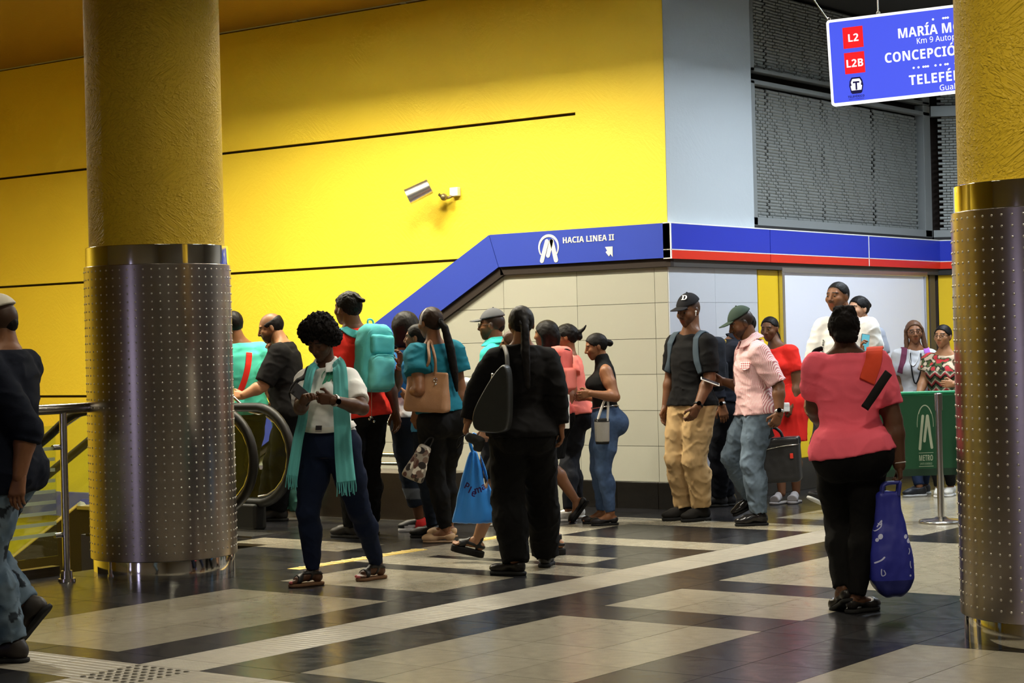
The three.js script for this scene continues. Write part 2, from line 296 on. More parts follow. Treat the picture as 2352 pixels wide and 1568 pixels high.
// ---- right wall: grey pilaster, yellow strips, board, black base
{
  const wall = struct('wall_right', null);
  part(wall, 'upper_pilaster', uvWorld(polyXY([[0, 2.45], [1.48, 2.45], [1.48, CEIL], [0, CEIL]], 0.2, 0.004).rotateY(Math.PI / 2).translate(XW - 0.2, 0, ZW)), M.greyPaint, 'grey painted upper pilaster');
  part(wall, 'wall_core', merged([box(XW - 0.4, XW - 0.012, -0.3, 2.45, -19.3, ZW - 0.05), box(XW - 0.6, XW - 0.30, 2.4, CEIL, -19.6, -15.2), box(XW - 0.4, XW - 0.05, 2.4, CEIL, -15.27, ZW - 0.03)]), M.grooveBlack, 'dark wall core');
  const Y = [0.232, 0.540, 0.847, 1.158, 1.464, 1.770, 2.075], Z = [ZW + 0.012, -14.54, -15.285];
  for (let i = 0; i + 1 < Z.length; i++) for (let j = 0; j + 1 < Y.length; j++) part(wall, 'wall_tile', box(XW - 0.012, XW + 0.01 + (rnd() - 0.5) * 0.001, Y[j] + 0.001, Y[j + 1] - 0.001, Z[i + 1] + 0.001, Z[i] - 0.001), M.greyTile[Math.floor(rnd() * 3)]);
  part(wall, 'yellow_panel', rbox(XW - 0.1, XW + 0.006, 0.94, 2.072, -15.69, -15.31, 0.004, 1), M.yellowSmooth);
  part(wall, 'yellow_panel', rbox(XW - 0.1, XW + 0.006, 0.94, 2.072, -18.96, -18.84, 0.004, 1), M.yellowSmooth);
  part(wall, 'yellow_panel', rbox(XW - 0.1, XW + 0.004, 0.30, 0.90, -18.96, -15.31, 0.004, 1), M.yellowSmooth);
  part(wall, 'dark_ledge', rbox(XW - 0.1, XW + 0.045, 0.90, 0.985, -19.0, -15.31, 0.01, 1), M.brownStone);
  part(wall, 'corner_post', rbox(XW - 0.06, XW + 0.02, 0.30, 2.075, -19.10, -18.965, 0.004, 1), std({ color: lin(0.10, 0.085, 0.08), roughness: 0.4, metalness: 0.4 }));
  const skirt = struct('baseboard_right', null);
  for (const [a, b, h] of [[ZW + 0.03, -14.54, 0.23], [-14.54, -15.29, 0.23], [-15.29, -17.2, 0.3], [-17.2, -19.15, 0.3]]) part(skirt, 'skirting_panel', rbox(XW - 0.02, XW + 0.03, 0, h, b + 0.002, a - 0.002, 0.003, 1), M.blackStone);
  const bd = thing('display_board', 'large blank white display board in a thin aluminium frame on the right wall', 'board', V(XW + 0.006, 1.04, -17.27));
  part(bd, 'board_panel', box(0, 0.02, 0.03, 1.02, -1.53, 1.53), M.board);
  const fr = (y0, y1, z0, z1) => part(bd, 'frame_bar', rbox(0, 0.045, y0, y1, z0, z1, 0.004, 1), M.aluminium);
  fr(1.015, 1.06, -1.58, 1.58); fr(0, 0.035, -1.58, 1.58); fr(0.0355, 1.0145, 1.535, 1.58); fr(0.0355, 1.0145, -1.58, -1.535);
}
// ---- far wall behind the stanchion, turned towards the hall
const FARDIR = V(0.798, 0, -0.603), FARN = V(0.603, 0, 0.798), FAR0 = V(XW, 0, -19.15);
function farBlock(s0, s1, y0, y1, d0, d1) {                         // a block on the far wall: along it, up, out of it
  const g = new THREE.BoxGeometry(s1 - s0, y1 - y0, d1 - d0).translate((s0 + s1) / 2, (y0 + y1) / 2, (d0 + d1) / 2);
  return g.applyMatrix4(new THREE.Matrix4().makeBasis(FARDIR, V(0, 1, 0), FARN).setPosition(FAR0));
}
{
  const w = struct('wall_far', farBlock(-0.3, 6, -0.3, 2.1, -0.3, -0.01), M.grooveBlack);
  part(w, 'wall_core', farBlock(-0.5, 6, 2.1, CEIL, -0.5, -0.3), M.grooveBlack);
  for (const [a, b] of [[0.03, 1.2], [1.21, 2.4], [2.41, 3.6], [3.61, 5.8]]) { part(w, 'yellow_panel', farBlock(a, b, 0.3, 2.072, -0.01, 0.006), M.yellowSmooth); part(w, 'skirting_panel', farBlock(a, b, 0, 0.3, -0.01, 0.03), M.blackStone); }
  for (const [a, b] of [[0.02, 1.9], [1.91, 3.8], [3.81, 5.8]]) { part(w, 'blue_panel', farBlock(a, b, 2.222, 2.44, 0, 0.07), M.bandBlueDeep); part(w, 'red_panel', farBlock(a, b, 2.14, 2.214, 0, 0.07), M.bandRed); }
  part(w, 'white_edging', merged([farBlock(0.0, 5.8, 2.214, 2.222, 0, 0.071), farBlock(0, 5.8, 2.44, 2.45, 0, 0.072)]), M.white);
  part(w, 'band_soffit', farBlock(0, 5.8, 2.075, 2.14, -0.3, 0.05), M.black);
}
// ---- grey screens of pressed scales above the right wall
{
  const scale = new THREE.CylinderGeometry(0.017, 0.017, 0.078, 6, 1, false, 0, Math.PI); scale.rotateX(Math.PI / 2).rotateZ(0);   // half round, long axis along z, bulging to +x
  function screen(label, frames, cols, y0, y1, put, z0, z1) {
    const g = thing('mesh_screen', label, 'metal screen', V(0, 0, 0));
    for (const f of frames) part(g, 'frame_bar', f, M.greyMetal);
    const mats = [], dummy = new THREE.Object3D(), pitch = 0.0835, rise = 0.0295;
    for (const [a, b] of cols) {
      const n = Math.floor((b - a) / pitch), rows = Math.floor((y1 - y0) / rise);
      for (let r = 0; r < rows; r++) for (let k = 0; k < n; k++) {
        const s = a + 0.03 + pitch * (k + 0.5) + (r % 2 ? pitch / 2 : 0), y = y0 + rise * (r + 0.5);
        if (s > b + 0.05) continue;
        dummy.position.copy(put(s, y, 0.004 * Math.sin(k * 1.9 + r * 0.35) + 0.01 * n3(s * 2, y * 3, 1)));
        dummy.rotation.set(0, put.turn, 0.42 + 0.5 * n3(s * 0.9, y * 1.7, 5)); dummy.updateMatrix(); mats.push(dummy.matrix.clone());
      }
    }
    const im = new THREE.InstancedMesh(scale, M.meshMetal, mats.length); mats.forEach((m, k) => im.setMatrixAt(k, m)); im.name = 'pressed_scales'; im.userData.kind = 'stuff'; im.castShadow = im.receiveShadow = true; g.add(im);
    return g;
  }
  const xs = XW - 0.10, fb = (y0, y1, za, zb, x0 = XW - 0.12, x1 = XW - 0.02) => rbox(x0, x1, y0, y1, zb, za, 0.004, 1);
  const put = (s, y, d) => V(xs + d, y, -15.39 - s); put.turn = 0;
  const cols = [[0, 0.26], [0.27, 1.36], [1.37, 2.48], [2.49, 3.56]];
  screen('lower grey screen of pressed metal scales above the board', [fb(2.485, 2.56, -15.28, -19.15), fb(2.48, 3.82, -15.28, -15.385), fb(3.79, 3.83, -15.28, -19.15), fb(2.48, 3.9, -18.99, -19.16)], cols, 2.56, 3.79, put);
  screen('upper grey screen of pressed metal scales under the dark ceiling', [fb(3.905, 3.94, -15.28, -19.15), fb(3.905, CEIL, -15.28, -15.385), fb(3.91, CEIL, -18.99, -19.16)], cols, 3.945, 4.70, put);
  const putF = (s, y, d) => FAR0.clone().addScaledVector(FARDIR, s).addScaledVector(FARN, -0.09 + d).setY(y); putF.turn = -Math.atan2(FARN.z, FARN.x);
  screen('grey scale screen on the far wall beside the corner post', [farBlock(0, 5.8, 2.485, 2.56, -0.12, -0.02), farBlock(0, 5.8, 3.79, 3.90, -0.12, -0.02)], [[0.05, 1.0], [1.05, 2.1]], 2.56, 4.70, putF);
  struct('trim_7', merged([box(XW - 0.2, XW - 0.02, 2.45, 2.486, -19.15, -15.28), farBlock(0, 5.8, 2.45, 2.486, -0.2, -0.02)]), M.black);
}
// ---- ceiling lights
FIXTURES.forEach(([x, z, lx, lz, power, col], k) => {
  const where = ['over the escalators', 'over the stairwell', 'over the lower stairwell', 'over the lower escalator', 'before the white board', 'before the far corner', 'beside the far wall', 'over the corner walkway', 'above the hanging sign', 'over the front path crossing', 'over the near hall', 'over the right hall', 'behind the viewpoint'][k];
  const g = thing('ceiling_light', `slim recessed ceiling light ${where}`, 'ceiling light', V(x, CEIL - 0.03, z));
  const t = 0.02;
  part(g, 'frame', merged([box(-lx / 2 - t, lx / 2 + t, -0.09, 0.028, -lz / 2 - t, -lz / 2), box(-lx / 2 - t, lx / 2 + t, -0.09, 0.028, lz / 2, lz / 2 + t), box(-lx / 2 - t, -lx / 2, -0.09, 0.028, -lz / 2, lz / 2), box(lx / 2, lx / 2 + t, -0.09, 0.028, -lz / 2, lz / 2)]), M.greyMetal);
  part(g, 'diffuser', box(-lx / 2, lx / 2, -0.01, 0.02, -lz / 2, lz / 2), std({ color: lin(0.7, 0.7, 0.7), emissive: lin(...col), emissiveIntensity: 2.5 }));
  const l = new THREE.RectAreaLight(lin(...col), power, lx, lz); l.position.set(0, -0.012, 0); l.rotation.x = -Math.PI / 2; l.name = 'lamp'; g.add(l);
});

{
  const g = thing('light_box', 'tall lavender backlit poster box on the wall behind the viewpoint', 'light box', V(-8.2, 0.35, 4.49));
  part(g, 'frame', rbox(-0.35, 0.35, 0, 1.9, -0.10, 0, 0.01), M.aluminium);
  part(g, 'lit_panel', box(-0.3, 0.3, 0.05, 1.85, -0.108, -0.1), std({ color: lin(0.6, 0.6, 0.7), emissive: lin(0.66, 0.62, 1.0), emissiveIntensity: 1.3 }));
  const l = new THREE.RectAreaLight(lin(0.66, 0.62, 1.0), 1.3, 0.6, 1.8); l.position.set(0, 0.95, -0.115); l.rotation.set(0, 0, 0); l.name = 'lamp'; g.add(l);
}

// ================================================================ fixed things
// ---- two studded columns
function column(x, z, label) {
  const g = thing('column', label, 'column', V(x, 0, z));
  const lathe = (pts, n = 72) => new THREE.LatheGeometry(pts.map(([r, y]) => new THREE.Vector2(r, y)), n);
  part(g, 'shaft', lathe([[0.441, 2.10], [0.441, CEIL]], 64), M.yellowColumn, 'rough yellow plaster shaft');
  part(g, 'top_collar', lathe([[0.44, 2.0], [0.462, 2.0], [0.464, 2.01], [0.464, 2.138], [0.461, 2.142], [0.44, 2.142]]), M.chrome, 'polished steel collar');
  part(g, 'drum', lathe([[0.46, 0.118], [0.474, 0.118], [0.477, 0.122], [0.477, 2.012], [0.474, 2.016], [0.46, 2.016]], 96), M.drum, 'brushed steel drum');
  part(g, 'base_collar', lathe([[0.461, 0], [0.461, 0.125], [0.44, 0.126]]), M.chrome, 'polished steel base ring');
  const dome = new THREE.SphereGeometry(0.0066, 7, 3, 0, Math.PI * 2, 0, Math.PI / 2).scale(1, 0.5, 1), n = 57, rows = 36, im = new THREE.InstancedMesh(dome, M.stud, n * rows), d = new THREE.Object3D();
  for (let r = 0; r < rows; r++) for (let k = 0; k < n; k++) {
    const a = (k + 0.5) / n * Math.PI * 2, v = V(Math.cos(a), 0, Math.sin(a)); d.position.copy(v).multiplyScalar(0.4768).setY(0.172 + r * 0.0517);
    d.quaternion.setFromUnitVectors(V(0, 1, 0), v); d.updateMatrix(); im.setMatrixAt(r * n + k, d.matrix);
  }
  im.name = 'studs'; im.userData.kind = 'stuff'; im.castShadow = im.receiveShadow = true; g.add(im);
  const seam = Math.PI * 0.86; part(g, 'seam_strip', box(-0.004, 0.006, 0.13, 2.0, -0.012, 0.012).translate(0.477, 0, 0).rotateY(seam), M.drum);
  return g;
}
column(-9.435, -8.626, 'left yellow column with a studded steel drum, beside the escalators');
column(-3.371, -8.734, 'right yellow column with a studded steel drum, cut by the right edge');
// ---- security camera on the yellow wall
{
  const p = onZ(1049, 441, ZW), g = thing('security_camera', 'silver tubular security camera with a white junction box on the yellow wall', 'security camera', V(p.x, p.y, ZW));
  part(g, 'junction_box', rbox(-0.048, 0.048, -0.04, 0.042, 0.0, 0.05, 0.008), M.white);
  part(g, 'arm', merged([tube([V(-0.02, -0.03, 0.03), V(-0.05, -0.05, 0.06), V(-0.08, -0.05, 0.10), V(-0.10, -0.02, 0.14)], 0.014, 14, 8), new THREE.SphereGeometry(0.034, 14, 10).translate(-0.075, -0.045, 0.10)]), std({ color: lin(0.25, 0.2, 0.1), roughness: 0.4, metalness: 0.6 }));
  const a = onZ(1015, 429, ZW).sub(V(p.x, p.y, ZW)).setZ(0.17), b = onZ(983, 456, ZW).sub(V(p.x, p.y, ZW)).setZ(0.30), dir = b.clone().sub(a).normalize();
  const q = new THREE.Quaternion().setFromUnitVectors(V(0, 1, 0), dir), L = 0.235;
  const body = new THREE.LatheGeometry([[0.0, 0], [0.066, 0], [0.072, 0.008], [0.076, L], [0.072, L], [0.069, L - 0.03], [0, L - 0.03]].map(([r, y]) => new THREE.Vector2(r, y)), 32).applyQuaternion(q).translate(a.x, a.y, a.z);
  part(g, 'housing', body, M.aluminium);
  part(g, 'lens', new THREE.CylinderGeometry(0.045, 0.05, 0.02, 24).applyQuaternion(q).translate(a.x + dir.x * (L - 0.025), a.y + dir.y * (L - 0.025), a.z + dir.z * (L - 0.025)), M.rubber);
}
// ---- hanging direction sign
{
  const d = 11.2, c = at(1897, 47, d), dirX = V(0.959, 0, -0.284), up = V(0, 1, 0), nrm = V(0.284, 0, 0.959);
  const g = thing('direction_sign', 'blue hanging direction sign with white lettering and red line squares, partly behind the right column', 'sign', c);
  g.quaternion.setFromRotationMatrix(new THREE.Matrix4().makeBasis(dirX, up, nrm)); g.rotateZ(0.040);
  const h = 0.507, w = 1.85;
  const cv = document.createElement('canvas'), k = 1000; cv.width = 1850; cv.height = 507; const x = cv.getContext('2d');
  x.fillStyle = '#4656e2'; x.fillRect(0, 0, cv.width, cv.height);
  const sq = (X, Y, t) => { x.fillStyle = '#ee1d24'; x.fillRect(X, Y, 118, 124); x.fillStyle = '#fff'; x.font = 'bold 62px sans-serif'; x.textAlign = 'center'; x.fillText(t, X + 59, Y + 86, 106); x.textAlign = 'left'; };
  sq(93, 56, 'L2'); sq(93, 205, 'L2B');
  x.fillStyle = '#141040'; x.beginPath(); x.moveTo(128, 352); x.lineTo(178, 352); x.lineTo(190, 372); x.lineTo(194, 400); x.lineTo(186, 440); x.lineTo(178, 448); x.lineTo(128, 448); x.lineTo(120, 440); x.lineTo(112, 400); x.lineTo(116, 372); x.fill();
  x.fillStyle = '#fff'; x.beginPath(); x.moveTo(132, 361); x.lineTo(174, 361); x.lineTo(184, 380); x.lineTo(180, 398); x.lineTo(187, 402); x.lineTo(182, 428); x.lineTo(124, 428); x.lineTo(119, 402); x.lineTo(126, 398); x.lineTo(122, 380); x.fill();
  x.fillStyle = '#141040'; x.fillRect(134, 376, 38, 10); x.fillRect(148, 376, 10, 50); x.font = 'bold 17px sans-serif'; x.fillText('TELEFÉRICO', 100, 470, 108); x.font = '11px sans-serif'; x.fillText('SANTO DOMINGO', 104, 482, 100);
  x.fillStyle = '#fff';
  const line = (t, X, Y, s, wd, bold) => { x.font = (bold ? 'bold ' : '') + s + 'px sans-serif'; x.fillText(t, X, Y, wd); };
  line('MARÍA MONTEZ', 408, 156, 78, 545, true); line('Km 9 Autopista Duarte', 514, 200, 46, 440, false);
  line('CONCEPCIÓN BONA', 325, 289, 78, 690, true); line('TELEFÉRICO', 458, 434, 78, 430, true); line('Gualey', 628, 484, 46, 140, false);
  for (const [X0, Y, p] of [[618, 70, '1 0 1110 1 1 110 1 1 0 11'], [490, 336, '1 1 1110 1 1 110 110 1 1 110 1']]) { let X = X0; for (const ch of p) { if (ch === '1') { x.beginPath(); x.arc(X, Y, 6.5, 0, 7); x.fill(); X += 13; } else X += 15; } }
  const t = new THREE.CanvasTexture(cv); t.colorSpace = THREE.SRGBColorSpace;
  const rr = (x0, y0, x1, y1, r) => { const s = new THREE.Shape(); s.moveTo(x0 + r, y0); s.lineTo(x1 - r, y0); s.absarc(x1 - r, y0 + r, r, -Math.PI / 2, 0); s.lineTo(x1, y1 - r); s.absarc(x1 - r, y1 - r, r, 0, Math.PI / 2); s.lineTo(x0 + r, y1); s.absarc(x0 + r, y1 - r, r, Math.PI / 2, Math.PI); s.lineTo(x0, y0 + r); s.absarc(x0 + r, y0 + r, r, Math.PI, Math.PI * 1.5); return s; };
  part(g, 'sign_box', new THREE.ExtrudeGeometry(rr(0, -h, w, 0, 0.02), { depth: 0.03, bevelEnabled: false }).translate(0, 0, -0.032), std({ color: lin(0.85, 0.85, 0.85), emissive: lin(1, 1, 1), emissiveIntensity: 0.42, roughness: 0.4 }), 'white sign box and border');
  const face = new THREE.ShapeGeometry(rr(0.016, -h + 0.016, w - 0.016, -0.016, 0.008)); const pp = face.attributes.position, uv = face.attributes.uv; for (let i = 0; i < pp.count; i++) uv.setXY(i, pp.getX(i) / w, 1 + pp.getY(i) / h);
  part(g, 'sign_face', face.translate(0, 0, 0.0005), std({ map: t, emissive: lin(1, 1, 1), emissiveMap: t, emissiveIntensity: 0.42, roughness: 0.35 }));
  g.updateMatrixWorld(true);
  const wire = (lx, topx, topz) => { const a = g.worldToLocal(g.localToWorld(V(lx, 0, -0.015)).add(V(topx, 0, topz)).setY(CEIL)); part(g, 'hanging_wire', rod(V(lx, -0.005, -0.015), a, 0.004, 6), M.aluminium); part(g, 'eye_bolt', new THREE.TorusGeometry(0.009, 0.003, 6, 12).translate(lx, 0.008, -0.015), M.aluminium); };
  wire(0.015, -0.75, 0.6); wire(0.305, -0.02, 0.02); wire(1.55, 0.02, 0.02);
}
// ---- glass railing beside the left column
{
  const X = -9.656, g = thing('glass_railing', 'steel railing with a striped glass pane between the left edge and left column', 'railing', V(X, 0, -7.99));
  part(g, 'handrail', rod(V(0, 1.105, 3.6), V(0, 1.105, -0.30), 0.033, 16), M.steel);
  part(g, 'clamp', merged([rod(V(0, 1.105, -0.30), V(0, 1.105, -0.235), 0.043, 16), new THREE.SphereGeometry(0.03, 12, 8).translate(0, 1.16, -0.265)]), M.steel);
  for (const z of [0, 1.35, 2.7]) {
    part(g, 'post', rod(V(0, 0.0, z), V(0, 1.08, z), 0.024, 16), M.steel);
    part(g, 'post_foot', merged([new THREE.CylinderGeometry(0.036, 0.04, 0.05, 18).translate(0, 0.045, z), new THREE.CylinderGeometry(0.055, 0.058, 0.02, 20).translate(0, 0.01, z)]), M.steel);
    for (const y of [0.30, 0.86]) part(g, 'glass_clip', rod(V(-0.015, y, z), V(-0.02, y, z + 0.075), 0.017, 10), M.steel);
  }
  for (const z of [0.05, 1.40]) { part(g, 'glass_pane', box(-0.026, -0.018, 0.17, 1.0, z, z + 1.25), M.glass); for (let k = 0; k < 9; k++) part(g, 'frosted_stripe', box(-0.0175, -0.0165, 0.30 + k * 0.068, 0.322 + k * 0.068, z + 0.01, z + 1.24), M.frost); }
  struct('trim_8', box(-10.06, -9.98, -0.02, 0.06, -8.2, 4.4), M.brownStone);
}
// ---- escalators
{
  const g = thing('escalator', 'escalator descending along the yellow wall with black handrails and curved glass sides', 'escalator', V(0, 0, 0));
  const x1 = -12.4, xe = -18.2, cy = 0.605, r = 0.385;
  function side(z, x0) {
    const pts = [], dy = (x) => x < x1 ? (x - x1) * SLOPE : 0;
    for (let k = 0; k <= 20; k++) { const a = -Math.PI / 2 + Math.PI * k / 20; pts.push(V(x0 - r + Math.cos(a) * r * 0.96, cy + Math.sin(a) * r, z)); }
    const top = []; for (let x = x0 - r - 0.3; x > xe; x -= 0.35) top.push(V(x, cy + r + dy(x), z));
    const low = [V(x0 - r - 0.55, cy - r - 0.02, z), V(x0 - r - 0.25, cy - r, z)];
    part(g, 'handrail', tube([...low, ...pts, ...top], 0.038, 150, 10), M.rubber);
    const s = new THREE.Shape(), ri = r - 0.035; s.absarc(x0 - r, cy, ri, -Math.PI / 2, Math.PI / 2); s.lineTo(x1, cy + ri); s.lineTo(xe, cy + ri + dy(xe)); s.lineTo(xe, cy - ri + dy(xe)); s.lineTo(x1, cy - ri);
    part(g, 'glass_side', new THREE.ExtrudeGeometry(s, { depth: 0.01, bevelEnabled: false, curveSegments: 24 }).translate(0, 0, z - 0.005), M.glass);
    const rim = []; for (let k = 0; k <= 16; k++) { const a = -Math.PI / 2 + Math.PI * k / 16; rim.push(V(x0 - r + Math.cos(a) * (r - 0.05), cy + Math.sin(a) * (r - 0.05), z)); }
    part(g, 'steel_rim', tube([...rim, V(x1, cy + r - 0.05, z), V(xe, cy + r - 0.05 + dy(xe), z)], 0.012, 90, 8), M.steel);
    const k = new THREE.Shape(); k.moveTo(x0 - 0.55, 0); k.lineTo(x0 - 0.5, 0.14); k.lineTo(x1, 0.19); k.lineTo(xe, 0.19 + dy(xe)); k.lineTo(xe, -0.9 + dy(xe)); k.lineTo(x1, -0.8);
    part(g, 'skirt_panel', new THREE.ExtrudeGeometry(k, { depth: 0.10, bevelEnabled: false }).translate(0, 0, z - 0.05), M.brownStone);
    part(g, 'deck_strip', merged([box(x1, x0 - 0.5, 0.17, 0.20, z - 0.06, z + 0.06), rod(V(x1, 0.19, z), V(xe, 0.19 + dy(xe), z), 0.05, 8)]), M.aluminium);
  }
  side(-10.985, -10.51); side(-10.44, -10.385);
  for (const [z, x0] of [[-10.985, -10.51], [-10.44, -10.385]]) part(g, 'handrail_inlet', rbox(x0 - 0.62, x0 - 0.36, 0.0, 0.215, z - 0.07, z + 0.07, 0.03), M.rubber);
  part(g, 'landing_plate', box(-12.3, -10.5, 0.0, 0.012, -10.93, -10.50), M.steel);
  for (let k = 0; k < 14; k++) part(g, 'step', box(-12.65 - k * 0.38, -12.27 - k * 0.38, -0.30 - k * 0.2075, -0.1 - k * 0.2075, -10.93, -10.50), M.greyMetal);
  part(g, 'yellow_edge_bar', box(-11.22, -11.17, 0.985, 1.16, -11.01, -10.96), std({ color: lin(0.8, 0.5, 0.02), roughness: 0.5 }));
}
// ---- stone parapet, stair and handrail beside the beige wall
{
  const p = thing('parapet', 'low dark stone parapet between the escalator and the stair', 'parapet', V(-9.72, 0, -12.12));
  const edges = [0, -0.82, -1.64, -2.46, -3.28];
  for (let k = 0; k + 1 < edges.length; k++) part(p, 'stone_panel', rbox(edges[k + 1] + 0.002, edges[k] - 0.002, 0, 0.41, -0.22, 0.22, 0.004, 1), M.brownStone);
  part(p, 'base_trim', box(-3.3, 0.004, 0, 0.025, 0.22, 0.228), M.aluminium);
  const st = struct('stairs', null);
  for (let k = 0; k < 16; k++) part(st, 'stair_step', box(-10.35 - k * 0.3 - 0.3, -10.05 - k * 0.3, -0.3 - 0.164 * k, -0.164 * (k + 1) + 0.16, ZW + 0.05, -12.36), M.brownStone);
  const h = thing('stair_handrail', 'double steel stair handrail with a rounded end loop by the beige wall', 'handrail', V(-10.2, 0, -12.5));
  part(h, 'upper_rail', tube([V(-2.6, 0.02, 0), V(-1.6, 0.50, 0), V(-0.8, 0.515, 0), V(0.05, 0.515, 0), V(0.16, 0.56, 0), V(0.20, 0.65, 0), V(0.16, 0.74, 0), V(0.05, 0.79, 0), V(-0.8, 0.79, 0)], 0.022, 70, 10), M.steel);
  part(h, 'lower_rail', rod(V(-1.6, 0.44, 0), V(-0.1, 0.44, 0), 0.016, 10), M.steel);
  for (const x of [-0.2, -1.3]) part(h, 'rail_post', rod(V(x, -0.3, 0), V(x, 0.79, 0), 0.018, 10), M.steel);
}
// ---- stanchion with a green banner
{
  const b = onY(2162, 1200), g = thing('stanchion', 'steel stanchion post with a round base in front of the green banner', 'barrier post', b);
  part(g, 'base', new THREE.LatheGeometry([[0, 0], [0.165, 0], [0.17, 0.008], [0.165, 0.022], [0.06, 0.032], [0.04, 0.045], [0, 0.045]].map(([r, y]) => new THREE.Vector2(r, y)), 40), M.steel);
  part(g, 'post', rod(V(0, 0.03, 0), V(0, 0.97, 0), 0.026, 18), M.steel);
  part(g, 'cassette', merged([rod(V(0, 0.86, 0), V(0, 0.985, 0), 0.033, 18), new THREE.SphereGeometry(0.032, 16, 8).scale(1, 0.3, 1).translate(0, 0.985, 0)]), M.steel);
  // banner: a sagging cloth panel facing the hall
  const A = at(1990, 922, 14.75), B = at(2330, 888, 14.9), dir = B.clone().sub(A).setY(0).normalize(), n = V(0, 1, 0).cross(dir).negate(); if (n.dot(FWD) > 0) n.negate();
  const L = B.clone().sub(A).setY(0).length(), y1 = 0.99, y0 = 0.345, nx = 30, ny = 10;
  const cv = document.createElement('canvas'); cv.width = 1400; cv.height = 700; const x = cv.getContext('2d'), sx = 1400 / L, sy = 700 / (y1 - y0);
  x.fillStyle = '#0b4527'; x.fillRect(0, 0, 1400, 700); x.fillStyle = '#167046'; x.fillRect(0, 0, 1400, 26); x.fillStyle = '#082d19'; x.fillRect(0, 640, 1400, 60);
  x.strokeStyle = x.fillStyle = '#a3ab94'; x.lineCap = 'round';
  const mid = at(2127, 1000, 14.8).sub(A).dot(dir) * sx, u = 0.13 * sx, w = (t) => t * sx, hgt = (y) => (y1 - y) * sy;
  x.translate(mid, 72); x.scale(0.9, 0.93); x.translate(-mid, 0);
  x.lineWidth = 5; x.beginPath(); x.ellipse(mid, 215, w(0.072), 180, 0, Math.PI * 0.97, Math.PI * 2.03); x.stroke(); x.lineWidth = 10; x.beginPath(); x.ellipse(mid, 215, w(0.070), 178, 0, Math.PI * 1.2, Math.PI * 1.8); x.stroke();
  x.lineWidth = w(0.024); const ln = (a, b, c, d) => { x.beginPath(); x.moveTo(mid + w(a), b); x.lineTo(mid + w(c), d); x.stroke(); };
  ln(-0.053, 430, -0.020, 135); ln(-0.010, 360, 0.020, 135); ln(0.054, 420, 0.022, 135);
  x.lineWidth = 5; ln(-0.062, 468, 0.065, 468); ln(-0.062, 590, 0.065, 590); x.font = 'bold 74px sans-serif'; x.textAlign = 'center'; x.fillText('METRO', mid, 540, w(0.128)); x.font = '28px sans-serif'; x.fillText('SANTO DOMINGO', mid, 576, w(0.11));
  const t = new THREE.CanvasTexture(cv); t.colorSpace = THREE.SRGBColorSpace;
  const bn = thing('barrier_banner', 'green cloth barrier banner with a white arched emblem and lettering', 'banner', A.clone().setY(0));
  const front = new THREE.PlaneGeometry(L, y1 - y0, nx, ny), pos = front.attributes.position; for (let i = 0; i < pos.count; i++) { const s = pos.getX(i), yy = pos.getY(i); pos.setZ(i, 0.012 * Math.sin(s * 7) * (0.5 - yy) + 0.006 * n3(s * 5, yy * 6, 2)); }
  front.computeVertexNormals(); front.translate(L / 2, (y0 + y1) / 2, 0);
  const basis = new THREE.Matrix4().makeBasis(dir, V(0, 1, 0), n); front.applyMatrix4(basis);
  const cloth = std({ map: t, roughness: 0.75, side: THREE.DoubleSide });
  part(bn, 'cloth', front, cloth);
  part(bn, 'top_hem', rod(dir.clone().multiplyScalar(0).setY(y1), dir.clone().multiplyScalar(L).setY(y1), 0.012, 8), std({ color: lin(0.02, 0.30, 0.14), roughness: 0.6 }));
}

